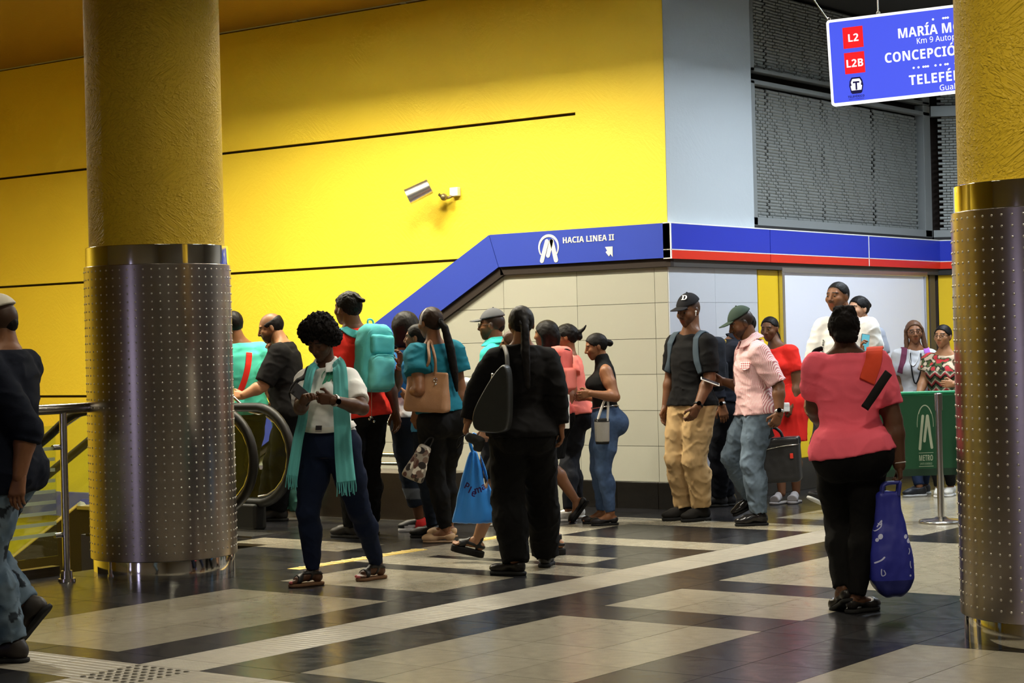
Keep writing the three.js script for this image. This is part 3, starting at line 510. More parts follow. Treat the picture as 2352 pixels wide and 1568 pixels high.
// ================================================================ people: distance fields meshed into continuous skins
function meshField(f, lo, hi, cell, colour) {                       // surface nets with skipping of empty blocks
  const nx = Math.ceil((hi[0] - lo[0]) / cell) + 2, ny = Math.ceil((hi[1] - lo[1]) / cell) + 2, nz = Math.ceil((hi[2] - lo[2]) / cell) + 2, B = 6;
  const g = new Float32Array(nx * ny * nz), id = (i, j, k) => (k * ny + j) * nx + i, half = B * cell * 0.87 + 0.03;
  for (let k0 = 0; k0 < nz; k0 += B) for (let j0 = 0; j0 < ny; j0 += B) for (let i0 = 0; i0 < nx; i0 += B) {
    const i1 = Math.min(i0 + B, nx), j1 = Math.min(j0 + B, ny), k1 = Math.min(k0 + B, nz);
    const c = f(lo[0] + (i0 + i1 - 1) / 2 * cell, lo[1] + (j0 + j1 - 1) / 2 * cell, lo[2] + (k0 + k1 - 1) / 2 * cell), far = Math.abs(c) > half;
    for (let k = k0; k < k1; k++) for (let j = j0; j < j1; j++) for (let i = i0; i < i1; i++) g[id(i, j, k)] = far ? c : f(lo[0] + i * cell, lo[1] + j * cell, lo[2] + k * cell);
  }
  const vid = new Int32Array(nx * ny * nz).fill(-1), pos = [], col = [], idx = [], E = [[0, 1], [0, 2], [0, 4], [1, 3], [1, 5], [2, 3], [2, 6], [3, 7], [4, 5], [4, 6], [5, 7], [6, 7]], v = new Float32Array(8);
  for (let k = 0; k < nz - 1; k++) for (let j = 0; j < ny - 1; j++) for (let i = 0; i < nx - 1; i++) {
    let m = 0;
    for (let c = 0; c < 8; c++) { v[c] = g[id(i + (c & 1), j + (c >> 1 & 1), k + (c >> 2))]; if (v[c] < 0) m |= 1 << c; }
    if (m === 0 || m === 255) continue;
    let x = 0, y = 0, z = 0, n = 0;
    for (const [a, b] of E) { if ((v[a] < 0) === (v[b] < 0)) continue; const t = v[a] / (v[a] - v[b]); x += (a & 1) + ((b & 1) - (a & 1)) * t; y += (a >> 1 & 1) + ((b >> 1 & 1) - (a >> 1 & 1)) * t; z += (a >> 2) + ((b >> 2) - (a >> 2)) * t; n++; }
    const X = lo[0] + (i + x / n) * cell, Y = lo[1] + (j + y / n) * cell, Z = lo[2] + (k + z / n) * cell;
    vid[id(i, j, k)] = pos.length / 3; pos.push(X, Y, Z);
    if (colour) { const c = colour(X, Y, Z); col.push(c[0], c[1], c[2]); }
  }
  const quad = (a, b, c, d, flip) => { if (a < 0 || b < 0 || c < 0 || d < 0) return; if (flip) idx.push(a, c, b, a, d, c); else idx.push(a, b, c, a, c, d); };
  for (let k = 1; k < nz - 1; k++) for (let j = 1; j < ny - 1; j++) for (let i = 1; i < nx - 1; i++) {
    const s = g[id(i, j, k)] < 0;
    if (s !== g[id(i + 1, j, k)] < 0) quad(vid[id(i, j - 1, k - 1)], vid[id(i, j, k - 1)], vid[id(i, j, k)], vid[id(i, j - 1, k)], !s);
    if (s !== g[id(i, j + 1, k)] < 0) quad(vid[id(i - 1, j, k - 1)], vid[id(i - 1, j, k)], vid[id(i, j, k)], vid[id(i, j, k - 1)], !s);
    if (s !== g[id(i, j, k + 1)] < 0) quad(vid[id(i - 1, j - 1, k)], vid[id(i, j - 1, k)], vid[id(i, j, k)], vid[id(i - 1, j, k)], !s);
  }
  const geo = new THREE.BufferGeometry();
  geo.setAttribute('position', new THREE.BufferAttribute(new Float32Array(pos), 3));
  if (colour) geo.setAttribute('color', new THREE.BufferAttribute(new Float32Array(col), 3));
  geo.setIndex(idx); geo.computeVertexNormals(); return geo;
}
const smin = (a, b, k) => { const h = Math.max(k - Math.abs(a - b), 0) / k; return Math.min(a, b) - h * h * k * 0.25; };
const smax = (a, b, k) => -smin(-a, -b, k);
function cone(ax, ay, az, ra, bx, by, bz, rb) {                      // tapered capsule
  const dx = bx - ax, dy = by - ay, dz = bz - az, L = dx * dx + dy * dy + dz * dz || 1e-9;
  return (x, y, z) => { const px = x - ax, py = y - ay, pz = z - az, t = Math.min(1, Math.max(0, (px * dx + py * dy + pz * dz) / L)), qx = px - dx * t, qy = py - dy * t, qz = pz - dz * t; return Math.sqrt(qx * qx + qy * qy + qz * qz) - (ra + (rb - ra) * t); };
}
const coneV = (a, ra, b, rb) => cone(a.x, a.y, a.z, ra, b.x, b.y, b.z, rb);
const ell = (cx, cy, cz, rx, ry, rz) => { const m = Math.min(rx, ry, rz); return (x, y, z) => { const a = (x - cx) / rx, b = (y - cy) / ry, c = (z - cz) / rz, k = Math.sqrt(a * a + b * b + c * c), q = Math.sqrt(a * a / (rx * rx) + b * b / (ry * ry) + c * c / (rz * rz)); return q > 1e-6 ? k * (k - 1) / q : -m; }; };
const chain = (pts) => { const cs = pts.slice(1).map((q, i) => cone(...pts[i], ...q)); return (x, y, z) => { let d = 9; for (const c of cs) d = Math.min(d, c(x, y, z)); return d; }; };
const table = (T, t) => { if (t <= T[0][0]) return T[0]; for (let i = 1; i < T.length; i++) if (t <= T[i][0]) { const a = T[i - 1], b = T[i], u = (t - a[0]) / (b[0] - a[0]), s = u * u * (3 - 2 * u); return a.map((v, k) => v + (b[k] - v) * s); } return T[T.length - 1]; };
const frame = (x, y, z, o) => new THREE.Matrix4().makeBasis(x, y, z).setPosition(o);

// head: x towards the person's left, y up, z out of the face; about 0.23 m tall
const cranium = (() => { const a = ell(0, 0.022, -0.012, 0.0735, 0.088, 0.094), b = ell(0, 0.0, 0.015, 0.066, 0.075, 0.073); return (x, y, z) => smin(a(x, y, z), b(x, y, z), 0.02); })();
function headField(o = {}) {
  const jaw = ell(0, -0.052, 0.026, 0.051 * (o.jaw ?? 1), 0.056, 0.060), chin = ell(0, -0.094, 0.062, 0.022, 0.019, 0.021), cheekL = ell(0.042, -0.022, 0.058, 0.024, 0.024, 0.026), cheekR = ell(-0.042, -0.022, 0.058, 0.024, 0.024, 0.026);
  const brow = cone(-0.036, 0.024, 0.072, 0.011, 0.036, 0.024, 0.072, 0.011), nose = cone(0, 0.012, 0.088, 0.008, 0, -0.026, 0.106, 0.0125), wings = cone(-0.013, -0.033, 0.094, 0.009, 0.013, -0.033, 0.094, 0.009);
  const up = cone(-0.019, -0.059, 0.084, 0.006, 0.019, -0.059, 0.084, 0.006), low = cone(-0.016, -0.069, 0.083, 0.0072, 0.016, -0.069, 0.083, 0.0072), muzzle = ell(0, -0.055, 0.064, 0.034, 0.034, 0.028);
  const sockL = ell(0.031, 0.004, 0.096, 0.017, 0.012, 0.014), sockR = ell(-0.031, 0.004, 0.096, 0.017, 0.012, 0.014), eyeL = ell(0.031, 0.004, 0.076, 0.0125, 0.0115, 0.0125), eyeR = ell(-0.031, 0.004, 0.076, 0.0125, 0.0115, 0.0125);
  const earL = ell(0.076, -0.008, -0.008, 0.010, 0.029, 0.017), earR = ell(-0.076, -0.008, -0.008, 0.010, 0.029, 0.017);
  const slit = cone(-0.02, -0.064, 0.094, 0.0015, 0.02, -0.064, 0.094, 0.0015);
  return (x, y, z) => {
    let d = cranium(x, y, z);
    if (d > 0.12) return d - 0.02;
    d = smin(d, jaw(x, y, z), 0.03); d = smin(d, chin(x, y, z), 0.022); d = smin(d, Math.min(cheekL(x, y, z), cheekR(x, y, z)), 0.02); d = smin(d, muzzle(x, y, z), 0.02);
    d = smin(d, brow(x, y, z), 0.014); d = smax(d, -Math.min(sockL(x, y, z), sockR(x, y, z)), 0.008);
    d = smin(d, nose(x, y, z), 0.008); d = smin(d, wings(x, y, z), 0.006); d = smin(d, Math.min(up(x, y, z), low(x, y, z)), 0.004); d = smax(d, -slit(x, y, z), 0.003);
    d = Math.min(d, eyeL(x, y, z), eyeR(x, y, z)); return smin(d, Math.min(earL(x, y, z), earR(x, y, z)), 0.008);
  };
}
function faceColour(o, skin) {
  const lip = [skin[0] * 0.80 + 0.03, skin[1] * 0.62, skin[2] * 0.62], hair = o.browColour ?? [0.008, 0.006, 0.005];
  return (x, y, z) => {
    const ex = Math.abs(x) - 0.031, ey = y - 0.004;
    if (z > 0.07 && ex * ex + ey * ey * 2.2 < 0.00013) { if (o.closed || ey > 0.0022) return skin.map((c) => c * 0.5); return ex * ex + ey * ey < 0.00005 ? [0.012, 0.008, 0.006] : ex * ex + ey * ey * 4 < 0.0001 ? [0.42, 0.38, 0.34] : skin.map((c) => c * 0.6); }
    if (z > 0.05 && Math.abs(y - 0.028 + 0.25 * Math.max(0, Math.abs(x) - 0.036)) < 0.0045 && Math.abs(x) > 0.012 && Math.abs(x) < 0.052) return hair;
    if (z > 0.078 && y < -0.052 && y > -0.077 && Math.abs(x) < 0.024 - 0.6 * Math.abs(y + 0.064)) return o.lip ?? lip;
    if (o.beard && y < -0.028 && z > -0.02) { const b = smooth(-0.028 - 0.05 * smooth(0.05, 0.01, Math.abs(x)) * (z > 0.06 ? 1 : 0), -0.062, y) * 0.9, m = z > 0.07 && y < -0.038 && y > -0.052 && Math.abs(x) < 0.03 ? 0.8 : 0, k = Math.max(b, m) * o.beard; return skin.map((c, i) => mix(c, hair[i], k)); }
    if (o.fade && y > -0.04) { const k = smooth(-0.01, 0.02, 0.72 * (y - 0.062) - 0.69 * (z - 0.072)) * o.fade; return skin.map((c, i) => mix(c, hair[i], k)); }
    return skin;
  };
}
function hairField(o) {                                             // skull cap of hair behind the hairline, plus chains of locks
  const t = o.t ?? 0.01, c = o.line ?? 0, blobs = (o.locks ?? []).map(chain), wob = o.wob ?? 0.0022, fr = o.freq ?? 40;
  return (x, y, z) => {
    const cut = -(0.72 * (y - 0.062) - 0.69 * (z - 0.072)) + c + 0.02 * (o.temple ?? 0.5) * (Math.abs(x) > 0.05 && z > 0.02 ? -1 : 0);
    let d = o.none ? 9 : smax(cranium(x, y, z) - t, cut, 0.012);
    if (o.baldTop) d = smax(d, y - 0.045 - 0.5 * (0.02 - z) * 0.6, 0.02);
    for (const b of blobs) d = smin(d, b(x, y, z), o.k ?? 0.015);
    if (o.face) d = smax(d, -ell(0, -0.03, 0.085, 0.062, 0.088, 0.075)(x, y, z), 0.015);
    if (Math.abs(d) < 0.03) d += wob * (n3(x * fr * 1.6, y * fr * 0.8, z * fr * 0.6) + 0.6 * n3(x * fr * 4, y * fr * 1.5, z * fr * 1.5));
    return d;
  };
}
// hand: y along the fingers, x towards the thumb, z out of the palm
function handField(curl = 0.3, spread = 0.0, thumb = 0.25) {
  const S = [[0.028, 0.070, 0.0086], [0.0095, 0.078, 0.0088], [-0.0095, 0.072, 0.0084], [-0.027, 0.056, 0.0076]], palm = [], fingers = [];
  for (const [x, L, r] of S) {
    const by = 0.088 - Math.abs(x - 0.006) * 0.25; palm.push(cone(x * 0.55, 0.004, 0, 0.014, x, by, 0, 0.0125));
    let a = curl * 0.6, p = [x, by, 0], dx = x * spread * 4;
    const seg = [];
    for (const [f, k] of [[0.46, 1], [0.30, 1.15], [0.24, 0.8]]) { const q = [p[0] + dx * L * f, p[1] + Math.cos(a) * L * f, p[2] + Math.sin(a) * L * f]; seg.push([...p, r * (1.08 - 0.1 * seg.length), ...q, r * (0.98 - 0.1 * seg.length)]); p = q; a += curl * k; }
    fingers.push(seg.map((s) => cone(...s)));
  }
  const th = [cone(0.012, 0.018, 0.004, 0.016, 0.038, 0.046, 0.010, 0.0125), cone(0.038, 0.046, 0.010, 0.0115, 0.038 + 0.03 * (1 - thumb), 0.074, 0.012 + 0.03 * thumb, 0.0098), cone(0.038 + 0.03 * (1 - thumb), 0.074, 0.012 + 0.03 * thumb, 0.0096, 0.040 + 0.028 * (1 - thumb * 1.6), 0.096, 0.016 + 0.045 * thumb, 0.008)];
  const heel = ell(0, 0.02, 0.003, 0.028, 0.034, 0.018);
  return (x, y, z) => {
    let d = heel(x, y, z); for (const p of palm) d = smin(d, p(x, y, z), 0.014);
    let f = 9; for (const s of fingers) { let e = 9; for (const c of s) e = smin(e, c(x, y, z), 0.004); f = Math.min(f, e); }
    let t = 9; for (const c of th) t = smin(t, c(x, y, z), 0.006);
    return smin(smin(d, f, 0.006), t, 0.009);
  };
}
// foot: y up from the sole, z towards the toes, x across; ankle over the origin
function footField(k = 1, toes = true) {
  const L = [ell(0, 0.032 * k, -0.03 * k, 0.030 * k, 0.034 * k, 0.036 * k), cone(0, 0.09 * k, -0.008 * k, 0.033 * k, 0, 0.05 * k, 0.03 * k, 0.032 * k), cone(0, 0.045 * k, 0.03 * k, 0.030 * k, 0.004 * k, 0.024 * k, 0.115 * k, 0.022 * k), cone(-0.022 * k, 0.020 * k, 0.11 * k, 0.016 * k, 0.024 * k, 0.022 * k, 0.115 * k, 0.018 * k)];
  const T = [[0.024, 0.165, 0.0125], [0.007, 0.168, 0.0095], [-0.006, 0.161, 0.009], [-0.018, 0.152, 0.0085], [-0.029, 0.141, 0.008]].map(([x, z, r]) => cone(x * 0.9 * k, 0.018 * k, 0.118 * k, r * k, x * k, r * k * 0.95, z * k, r * k));
  return (x, y, z) => { let d = 9; for (const l of L) d = smin(d, l(x, y, z), 0.02); if (toes) { let t = 9; for (const c of T) t = Math.min(t, c(x, y, z)); d = smin(d, t, 0.006); } return Math.max(d, -y); };
}
const outline = (k, e, x, z) => smin(smin(Math.hypot(x, z + 0.032 * k) - 0.033 * k - e, cone(0, 0, -0.03 * k, 0.030 * k + e, 0.002 * k, 0, 0.10 * k, 0.040 * k + e)(x, 0, z), 0.03), Math.hypot(x - 0.004 * k, z - 0.135 * k) - 0.037 * k - e, 0.03);
const toWorld = (geo, m) => { geo.applyMatrix4(m); if (m.determinant() < 0) { const i = geo.index.array; for (let k = 0; k < i.length; k += 3) { const t = i[k]; i[k] = i[k + 1]; i[k + 1] = t; } } geo.computeVertexNormals(); return geo; };

const matCache = new Map();
function clothMat(c, rough = 0.85, extra = {}) {
  const key = JSON.stringify([c, rough, Object.keys(extra)]);
  if (Object.keys(extra).length || !matCache.has(key)) { const m = phys({ specularIntensity: rough > 0.6 ? 0.22 : 0.7, color: lin(...c), roughness: rough, bumpMap: rep(tCloth, 28), bumpScale: 0.0009, ...extra }); if (Object.keys(extra).length) return m; matCache.set(key, m); }
  return matCache.get(key);
}
const skinMat = phys({ vertexColors: true, roughness: 0.48, specularIntensity: 0.55 });
const SKIN = { deep: [0.085, 0.036, 0.017], dark: [0.125, 0.052, 0.023], brown: [0.20, 0.085, 0.038], tan: [0.33, 0.16, 0.078], light: [0.50, 0.28, 0.17] };
const HAIR = { black: phys({ specularIntensity: 0.28, color: lin(0.005, 0.004, 0.0035), roughness: 0.55, bumpMap: rep(tBrush, 3), bumpScale: 0.002 }), brown: phys({ specularIntensity: 0.28, color: lin(0.020, 0.010, 0.006), roughness: 0.55, bumpMap: rep(tBrush, 3), bumpScale: 0.002 }), coarse: phys({ specularIntensity: 0.28, color: lin(0.006, 0.0045, 0.004), roughness: 0.85, bumpMap: rep(tStucco, 12), bumpScale: 0.01 }), streak: phys({ specularIntensity: 0.28, color: lin(0.09, 0.045, 0.025), roughness: 0.5, bumpMap: rep(tBrush, 3), bumpScale: 0.002 }) };

const TORSO = {   // t from crotch to neck base, half width, half depth, offset forwards (fractions of the stature)
  m: [[0, 0.088, 0.062, 0], [0.14, 0.098, 0.070, -0.006], [0.40, 0.088, 0.064, 0.002], [0.66, 0.098, 0.068, 0.003], [0.80, 0.100, 0.062, -0.002], [0.91, 0.074, 0.046, -0.006], [1.0, 0.036, 0.034, -0.006]],
  f: [[0, 0.090, 0.066, 0], [0.15, 0.106, 0.076, -0.008], [0.42, 0.078, 0.056, 0.002], [0.68, 0.088, 0.060, 0.002], [0.80, 0.084, 0.054, -0.002], [0.91, 0.062, 0.042, -0.005], [1.0, 0.032, 0.030, -0.004]],
};
const dirYaw = (deg) => AWAY.clone().multiplyScalar(Math.cos(deg * Math.PI / 180)).addScaledVector(RH, Math.sin(deg * Math.PI / 180));
function onSphere(px, c, r, sign) {                                  // where the ray through a pixel meets the sphere of a limb's length
  const d = ray(px[0], px[1]).normalize(), o = camera.position.clone().sub(c), b = o.dot(d), q = b * b - o.lengthSq() + r * r;
  return camera.position.clone().addScaledVector(d, -b + (q > 0 ? Math.sqrt(q) * sign : 0));
}
function knee(h, a, l1, l2, pole) {
  const d = a.clone().sub(h); let L = d.length(); const m = l1 + l2; if (L > m * 0.998) { l1 *= L / m * 1.003; l2 *= L / m * 1.003; }
  d.normalize(); const x = (L * L + l1 * l1 - l2 * l2) / (2 * L), y = Math.sqrt(Math.max(0, l1 * l1 - x * x)), p = pole.clone().addScaledVector(d, -pole.dot(d)).normalize();
  return h.clone().addScaledVector(d, x).addScaledVector(p, y);
}
const lipo = (v, r) => [[Math.min(...v.map((p) => p.x)) - r, Math.min(...v.map((p) => p.y)) - r, Math.min(...v.map((p) => p.z)) - r], [Math.max(...v.map((p) => p.x)) + r, Math.max(...v.map((p) => p.y)) + r, Math.max(...v.map((p) => p.z)) + r]];

function person(o) {
  const S = o.S, sex = o.sex ?? 'f', wf = o.w ?? 1, skin = SKIN[o.skin ?? 'brown'], F = dirYaw(o.yaw), up0 = V(0, 1, 0), Rt = F.clone().cross(up0).normalize();   // Rt: the person's right
  const pel = at(o.pelvis[0], o.pelvis[1], o.d + (o.pelvis[2] ?? 0)), neck = at(o.neck[0], o.neck[1], o.d + (o.neck[2] ?? 0));
  const up = neck.clone().sub(pel).normalize(), lat = Rt.clone().addScaledVector(up, -Rt.dot(up)).normalize(), fr = up.clone().cross(lat).normalize();
  const hipHalf = 0.052 * S * (o.hipW ?? 1), shHalf = (sex === 'm' ? 0.101 : 0.086) * S * (o.shW ?? 1);
  const J = { pel, neck, hR: pel.clone().addScaledVector(lat, hipHalf), hL: pel.clone().addScaledVector(lat, -hipHalf), sR: neck.clone().addScaledVector(lat, shHalf).addScaledVector(up, (sex === 'm' ? -0.055 : -0.050) * S), sL: neck.clone().addScaledVector(lat, -shHalf).addScaledVector(up, (sex === 'm' ? -0.055 : -0.050) * S) };
  if (o.shoulderTurn) for (const k of ['sR', 'sL']) J[k].sub(neck).applyAxisAngle(up, o.shoulderTurn * Math.PI / 180).add(neck);
  const limb = {}, hA = 0.088;
  for (const s of ['R', 'L']) {
    const A = o['arm' + s];
    if (A) {
      const e = onSphere(A.e, J['s' + s], 0.178 * S, A.e[2] ?? 0), w = onSphere(A.w, e, 0.148 * S, A.w[2] ?? 0);
      limb['arm' + s] = { a: J['s' + s], e, w, o: A };
    }
    const G = o['leg' + s];
    if (G) {
      const a = G.a.length > 2 ? at(G.a[0], G.a[1], o.d + G.a[2]) : onY(G.a[0], G.a[1], G.h ?? hA), pole = dirYaw(G.yaw ?? o.yaw);
      const k = knee(J['h' + s], a, 0.240 * S, 0.232 * S, pole.addScaledVector(lat, s === 'R' ? 0.05 : -0.05));
      limb['leg' + s] = { h: J['h' + s], k, a, o: G };
    }
  }
  // head frame
  const hs = (o.head.s ?? 1) * S / 1.70 * (sex === 'm' ? 1.0 : 0.975), hc = at(o.head.c[0], o.head.c[1], o.d + (o.head.c[2] ?? 0));
  const hz = dirYaw(o.head.yaw ?? o.yaw), hx0 = up0.clone().cross(hz).normalize(), pit = (o.head.pitch ?? 0) * Math.PI / 180;
  const fz = hz.clone().applyAxisAngle(hx0, pit), fy0 = fz.clone().cross(hx0).normalize(), rl = (o.head.roll ?? 0) * Math.PI / 180, fx = hx0.clone().applyAxisAngle(fz, rl), fy = fy0.clone().applyAxisAngle(fz, rl);
  const headM = frame(fx, fy, fz, hc).scale(V(hs, hs, hs));
  // ---- fields
  const T = (o.torso ?? TORSO[sex]), base = pel.clone().addScaledVector(up, -0.035 * S), LT = neck.clone().sub(base).length();
  const tOf = (x, y, z) => ((x - base.x) * up.x + (y - base.y) * up.y + (z - base.z) * up.z) / LT;
  const bust = o.bust ?? (sex === 'f' ? 0.035 : 0), butt = o.butt ?? (sex === 'f' ? 0.058 : 0.050), belly = o.belly ?? 0;
  const spot = (t, l, f) => base.clone().addScaledVector(up, t * LT).addScaledVector(lat, l * S).addScaledVector(fr, f * S);
  const lumps = [];
  if (bust) for (const k of [-1, 1]) { const p = spot(0.68, 0.042 * k, 0.045 * wf); lumps.push([p, bust * S * wf]); }
  for (const k of [-1, 1]) { const p = spot(0.10, 0.042 * k, -0.040 * wf * (o.buttOut ?? 1)); lumps.push([p, butt * S * wf]); }
  if (belly) { const p = spot(0.40, 0, 0.03); lumps.push([p, belly * S]); }
  const lumpF = lumps.map(([p, r]) => (e) => (x, y, z) => Math.hypot(x - p.x, y - p.y, z - p.z) - r - e);
  function torso(e, he = 0, ht = 0.3) {                               // e: ease all over, he: extra ease towards the hem
    const lf = lumpF.map((f) => f(e * 0.8));
    return (x, y, z) => {
      const px = x - base.x, py = y - base.y, pz = z - base.z, t = (px * up.x + py * up.y + pz * up.z) / LT, tc = clamp(t, 0, 1), r = table(T, tc);
      const ex = e + he * smooth(ht + 0.35, ht - 0.3, t), w = r[1] * S * wf + ex, dd = r[2] * S * wf + ex, l = px * lat.x + py * lat.y + pz * lat.z, f = px * fr.x + py * fr.y + pz * fr.z - r[3] * S;
      const k = Math.sqrt((l / w) ** 2 + (f / dd) ** 2), q = Math.sqrt((l / (w * w)) ** 2 + (f / (dd * dd)) ** 2), over = (t - tc) * LT; let d = q > 1e-5 ? k * (k - 1) / q : -dd;
      d = Math.max(d, -dd); if (over) d = d > 0 ? Math.hypot(d, over) : Math.max(d, Math.abs(over));
      for (const g of lf) d = smin(d, g(x, y, z), 0.035); return d;
    };
  }
  const aw = (o.armW ?? 1) * Math.sqrt(wf) * (sex === 'm' ? 1.08 : 1), lw = (o.legW ?? 1) * Math.sqrt(wf);
  function arm(s, e1, e2) {
    const m = limb['arm' + s]; if (!m) return null;
    const r = 0.030 * S * aw, mid = m.a.clone().lerp(m.e, 0.45), f1 = coneV(m.a, r * 1.10 + e1, mid, r * 1.02 + e1), f2 = coneV(mid, r * 1.02 + e1, m.e, r * 0.84 + e1), fm = m.e.clone().lerp(m.w, 0.3), f3 = coneV(m.e, r * 0.82 + e1, fm, r * 0.85 + e2), f4 = coneV(fm, r * 0.85 + e2, m.w, r * 0.56 + e2);
    return { up: (x, y, z) => smin(f1(x, y, z), f2(x, y, z), 0.02), low: (x, y, z) => smin(f3(x, y, z), f4(x, y, z), 0.02), m };
  }
  function leg(s, e1, e2, e3) {
    const m = limb['leg' + s]; if (!m) return null;
    const r = 0.056 * S * lw, km = m.h.clone().lerp(m.k, 0.5), sh = m.k.clone().lerp(m.a, 0.32), back = m.k.clone().sub(m.h).normalize().cross(lat).normalize(); if (back.dot(F) > 0) back.negate();
    const calf = sh.clone().addScaledVector(back, 0.010 * S), f1 = coneV(m.h, r + e1, km, r * 0.86 + e1), f2 = coneV(km, r * 0.86 + e1, m.k, r * 0.60 + e2), f3 = coneV(m.k, r * 0.58 + e2, calf, r * 0.60 + (e2 + e3) / 2), f4 = coneV(calf, r * 0.60 + (e2 + e3) / 2, m.a, r * 0.36 + e3);
    const d = m.a.clone().sub(m.k).normalize();
    return { f: (x, y, z) => smin(smin(f1(x, y, z), f2(x, y, z), 0.03), smin(f3(x, y, z), f4(x, y, z), 0.03), 0.03), m, d };
  }
  const g = thing('person', o.label, 'person', V(pel.x, 0, pel.z)), org = V(-pel.x, 0, -pel.z), put = (geo) => geo.translate(org.x, org.y, org.z);
  const add = (parent, name, geo, mat, label) => part(parent, name, put(geo), mat, label);
  // ---- body with head, hands and feet
  const bt = torso(0), arms = ['R', 'L'].map((s) => arm(s, 0, 0)).filter(Boolean), legs = ['R', 'L'].map((s) => leg(s, 0, 0, 0)).filter(Boolean), nk = 0.030 * S * (sex === 'm' ? 1.12 : 0.95) * Math.sqrt(wf);
  const nTop = V(0, -0.04, -0.02).applyMatrix4(headM), neckF = coneV(neck.clone().addScaledVector(up, -0.02 * S), nk * 1.2, nTop, nk), trapR = coneV(neck.clone().lerp(nTop, 0.25), nk * 0.7, J.sR.clone().addScaledVector(up, 0.004 * S), 0.020 * S), trapL = coneV(neck.clone().lerp(nTop, 0.25), nk * 0.7, J.sL.clone().addScaledVector(up, 0.004 * S), 0.020 * S);
  const bodyF = (x, y, z) => { let d = bt(x, y, z); for (const a of arms) d = smin(d, smin(a.up(x, y, z), a.low(x, y, z), 0.012), 0.035); for (const l of legs) d = smin(d, l.f(x, y, z), 0.03); d = smin(d, neckF(x, y, z), 0.03); return smin(d, Math.min(trapR(x, y, z), trapL(x, y, z)), 0.03); };
  const pts = [pel, neck, nTop, J.sR, J.sL, base, ...Object.values(limb).flatMap((l) => [l.e, l.w, l.k, l.a].filter(Boolean))], [lo, hi] = lipo(pts, 0.19 * wf);
  const pieces = [meshField(bodyF, lo, hi, o.cell ?? 0.012, () => skin)];
  const hf = headField(o.head), fc = faceColour(o.head, skin);
  pieces.push(toWorld(meshField(hf, [-0.105, -0.135, -0.125], [0.105, 0.125, 0.135], o.faceCell ?? 0.0045, fc), headM));
  for (const s of ['R', 'L']) {
    const m = limb['arm' + s]; if (!m || m.o.noHand) continue;
    const h = m.o.hand ?? {}, y = h.dir ? h.dir.clone().normalize() : m.w.clone().sub(m.e).normalize().lerp(V(0, -1, 0), h.drop ?? 0.15).normalize(), th = (h.thumb ?? fr).clone(), x = th.addScaledVector(y, -th.dot(y)).normalize(), z = x.clone().cross(y).multiplyScalar(s === 'R' ? 1 : -1), k = S / 1.72 * (sex === 'm' ? 1.06 : 0.96);
    const M4 = frame(x, y, z, m.w.clone().addScaledVector(y, -0.012)).scale(V(k, k, k)), hfld = handField(h.curl ?? 0.32, h.spread ?? 0.02, h.t ?? 0.3);
    pieces.push(toWorld(meshField(hfld, [-0.06, -0.03, -0.04], [0.085, 0.19, 0.10], o.handCell ?? 0.005, () => h.colour ?? skin), M4));
    m.handM = M4; m.grip = V(0.0, 0.085, 0.022).applyMatrix4(M4);
  }
  const shoes = [];
  for (const s of ['R', 'L']) {
    const m = limb['leg' + s]; if (!m || m.o.noFoot) continue;
    const G = m.o, z0 = dirYaw(G.foot ?? G.yaw ?? o.yaw), x0 = up0.clone().cross(z0).normalize(), tilt = (G.tilt ?? 0) * Math.PI / 180, z = z0.clone().applyAxisAngle(x0, tilt), y = z.clone().cross(x0).normalize(), k = S / 1.72 * (sex === 'm' ? 1.1 : 1.0) * (o.footK ?? 1);
    const M4 = frame(s === 'R' ? x0.clone() : x0.clone().negate(), y, z, m.a.clone().addScaledVector(y, -hA)); m.footM = M4;   // x towards the big toe
    const sh = G.shoe ?? o.shoe ?? {}; 
    if (sh.kind === 'sandal' || sh.kind === 'flat') pieces.push(toWorld(meshField((a, b, c) => footField(k)(a, b - (sh.sole ?? 0.02), c), [-0.07, -0.01, -0.09], [0.07, 0.14, 0.21], 0.006, (a, b, c) => (c > 0.163 * k && b < 0.05 && sh.nail ? sh.nail : skin)), M4));
    shoes.push([M4, sh, k, m]);
  }
  for (const p of pieces) { const n = p.attributes.position.count; if (!p.attributes.color) p.setAttribute('color', new THREE.BufferAttribute(new Float32Array(n * 3).fill(0.1), 3)); }
  add(g, 'body', mergeGeometries(pieces), skinMat);
  // ---- shoes
  for (const [M4, sh, k, m] of shoes) {
    const lo = [-0.075, -0.012, -0.11], hi = [0.075, 0.20, 0.23], ff = footField(k, false), kind = sh.kind ?? 'sneaker', sole = sh.sole ?? 0.022, wk = k;
    const soleF = (x, y, z) => smax(Math.abs(y - sole / 2) - sole / 2, outline(wk, sh.wide ?? 0.004, x, z - (sh.long ?? 0)), 0.006);
    let upF;
    const toeB = ell(0.003 * k, sole + 0.018 * k, 0.118 * k, 0.041 * k, 0.030 * k, 0.062 * k), midB = cone(0, sole + 0.048 * k, 0.0, 0.038 * k, 0.002 * k, sole + 0.030 * k, 0.09 * k, 0.035 * k), heelB = ell(0, sole + 0.030 * k, -0.03 * k, 0.036 * k, 0.045 * k, 0.040 * k), coll = cone(0, 0.06 * k, -0.008, 0.037 * k, 0, 0.15 * k, -0.012, 0.040 * k);
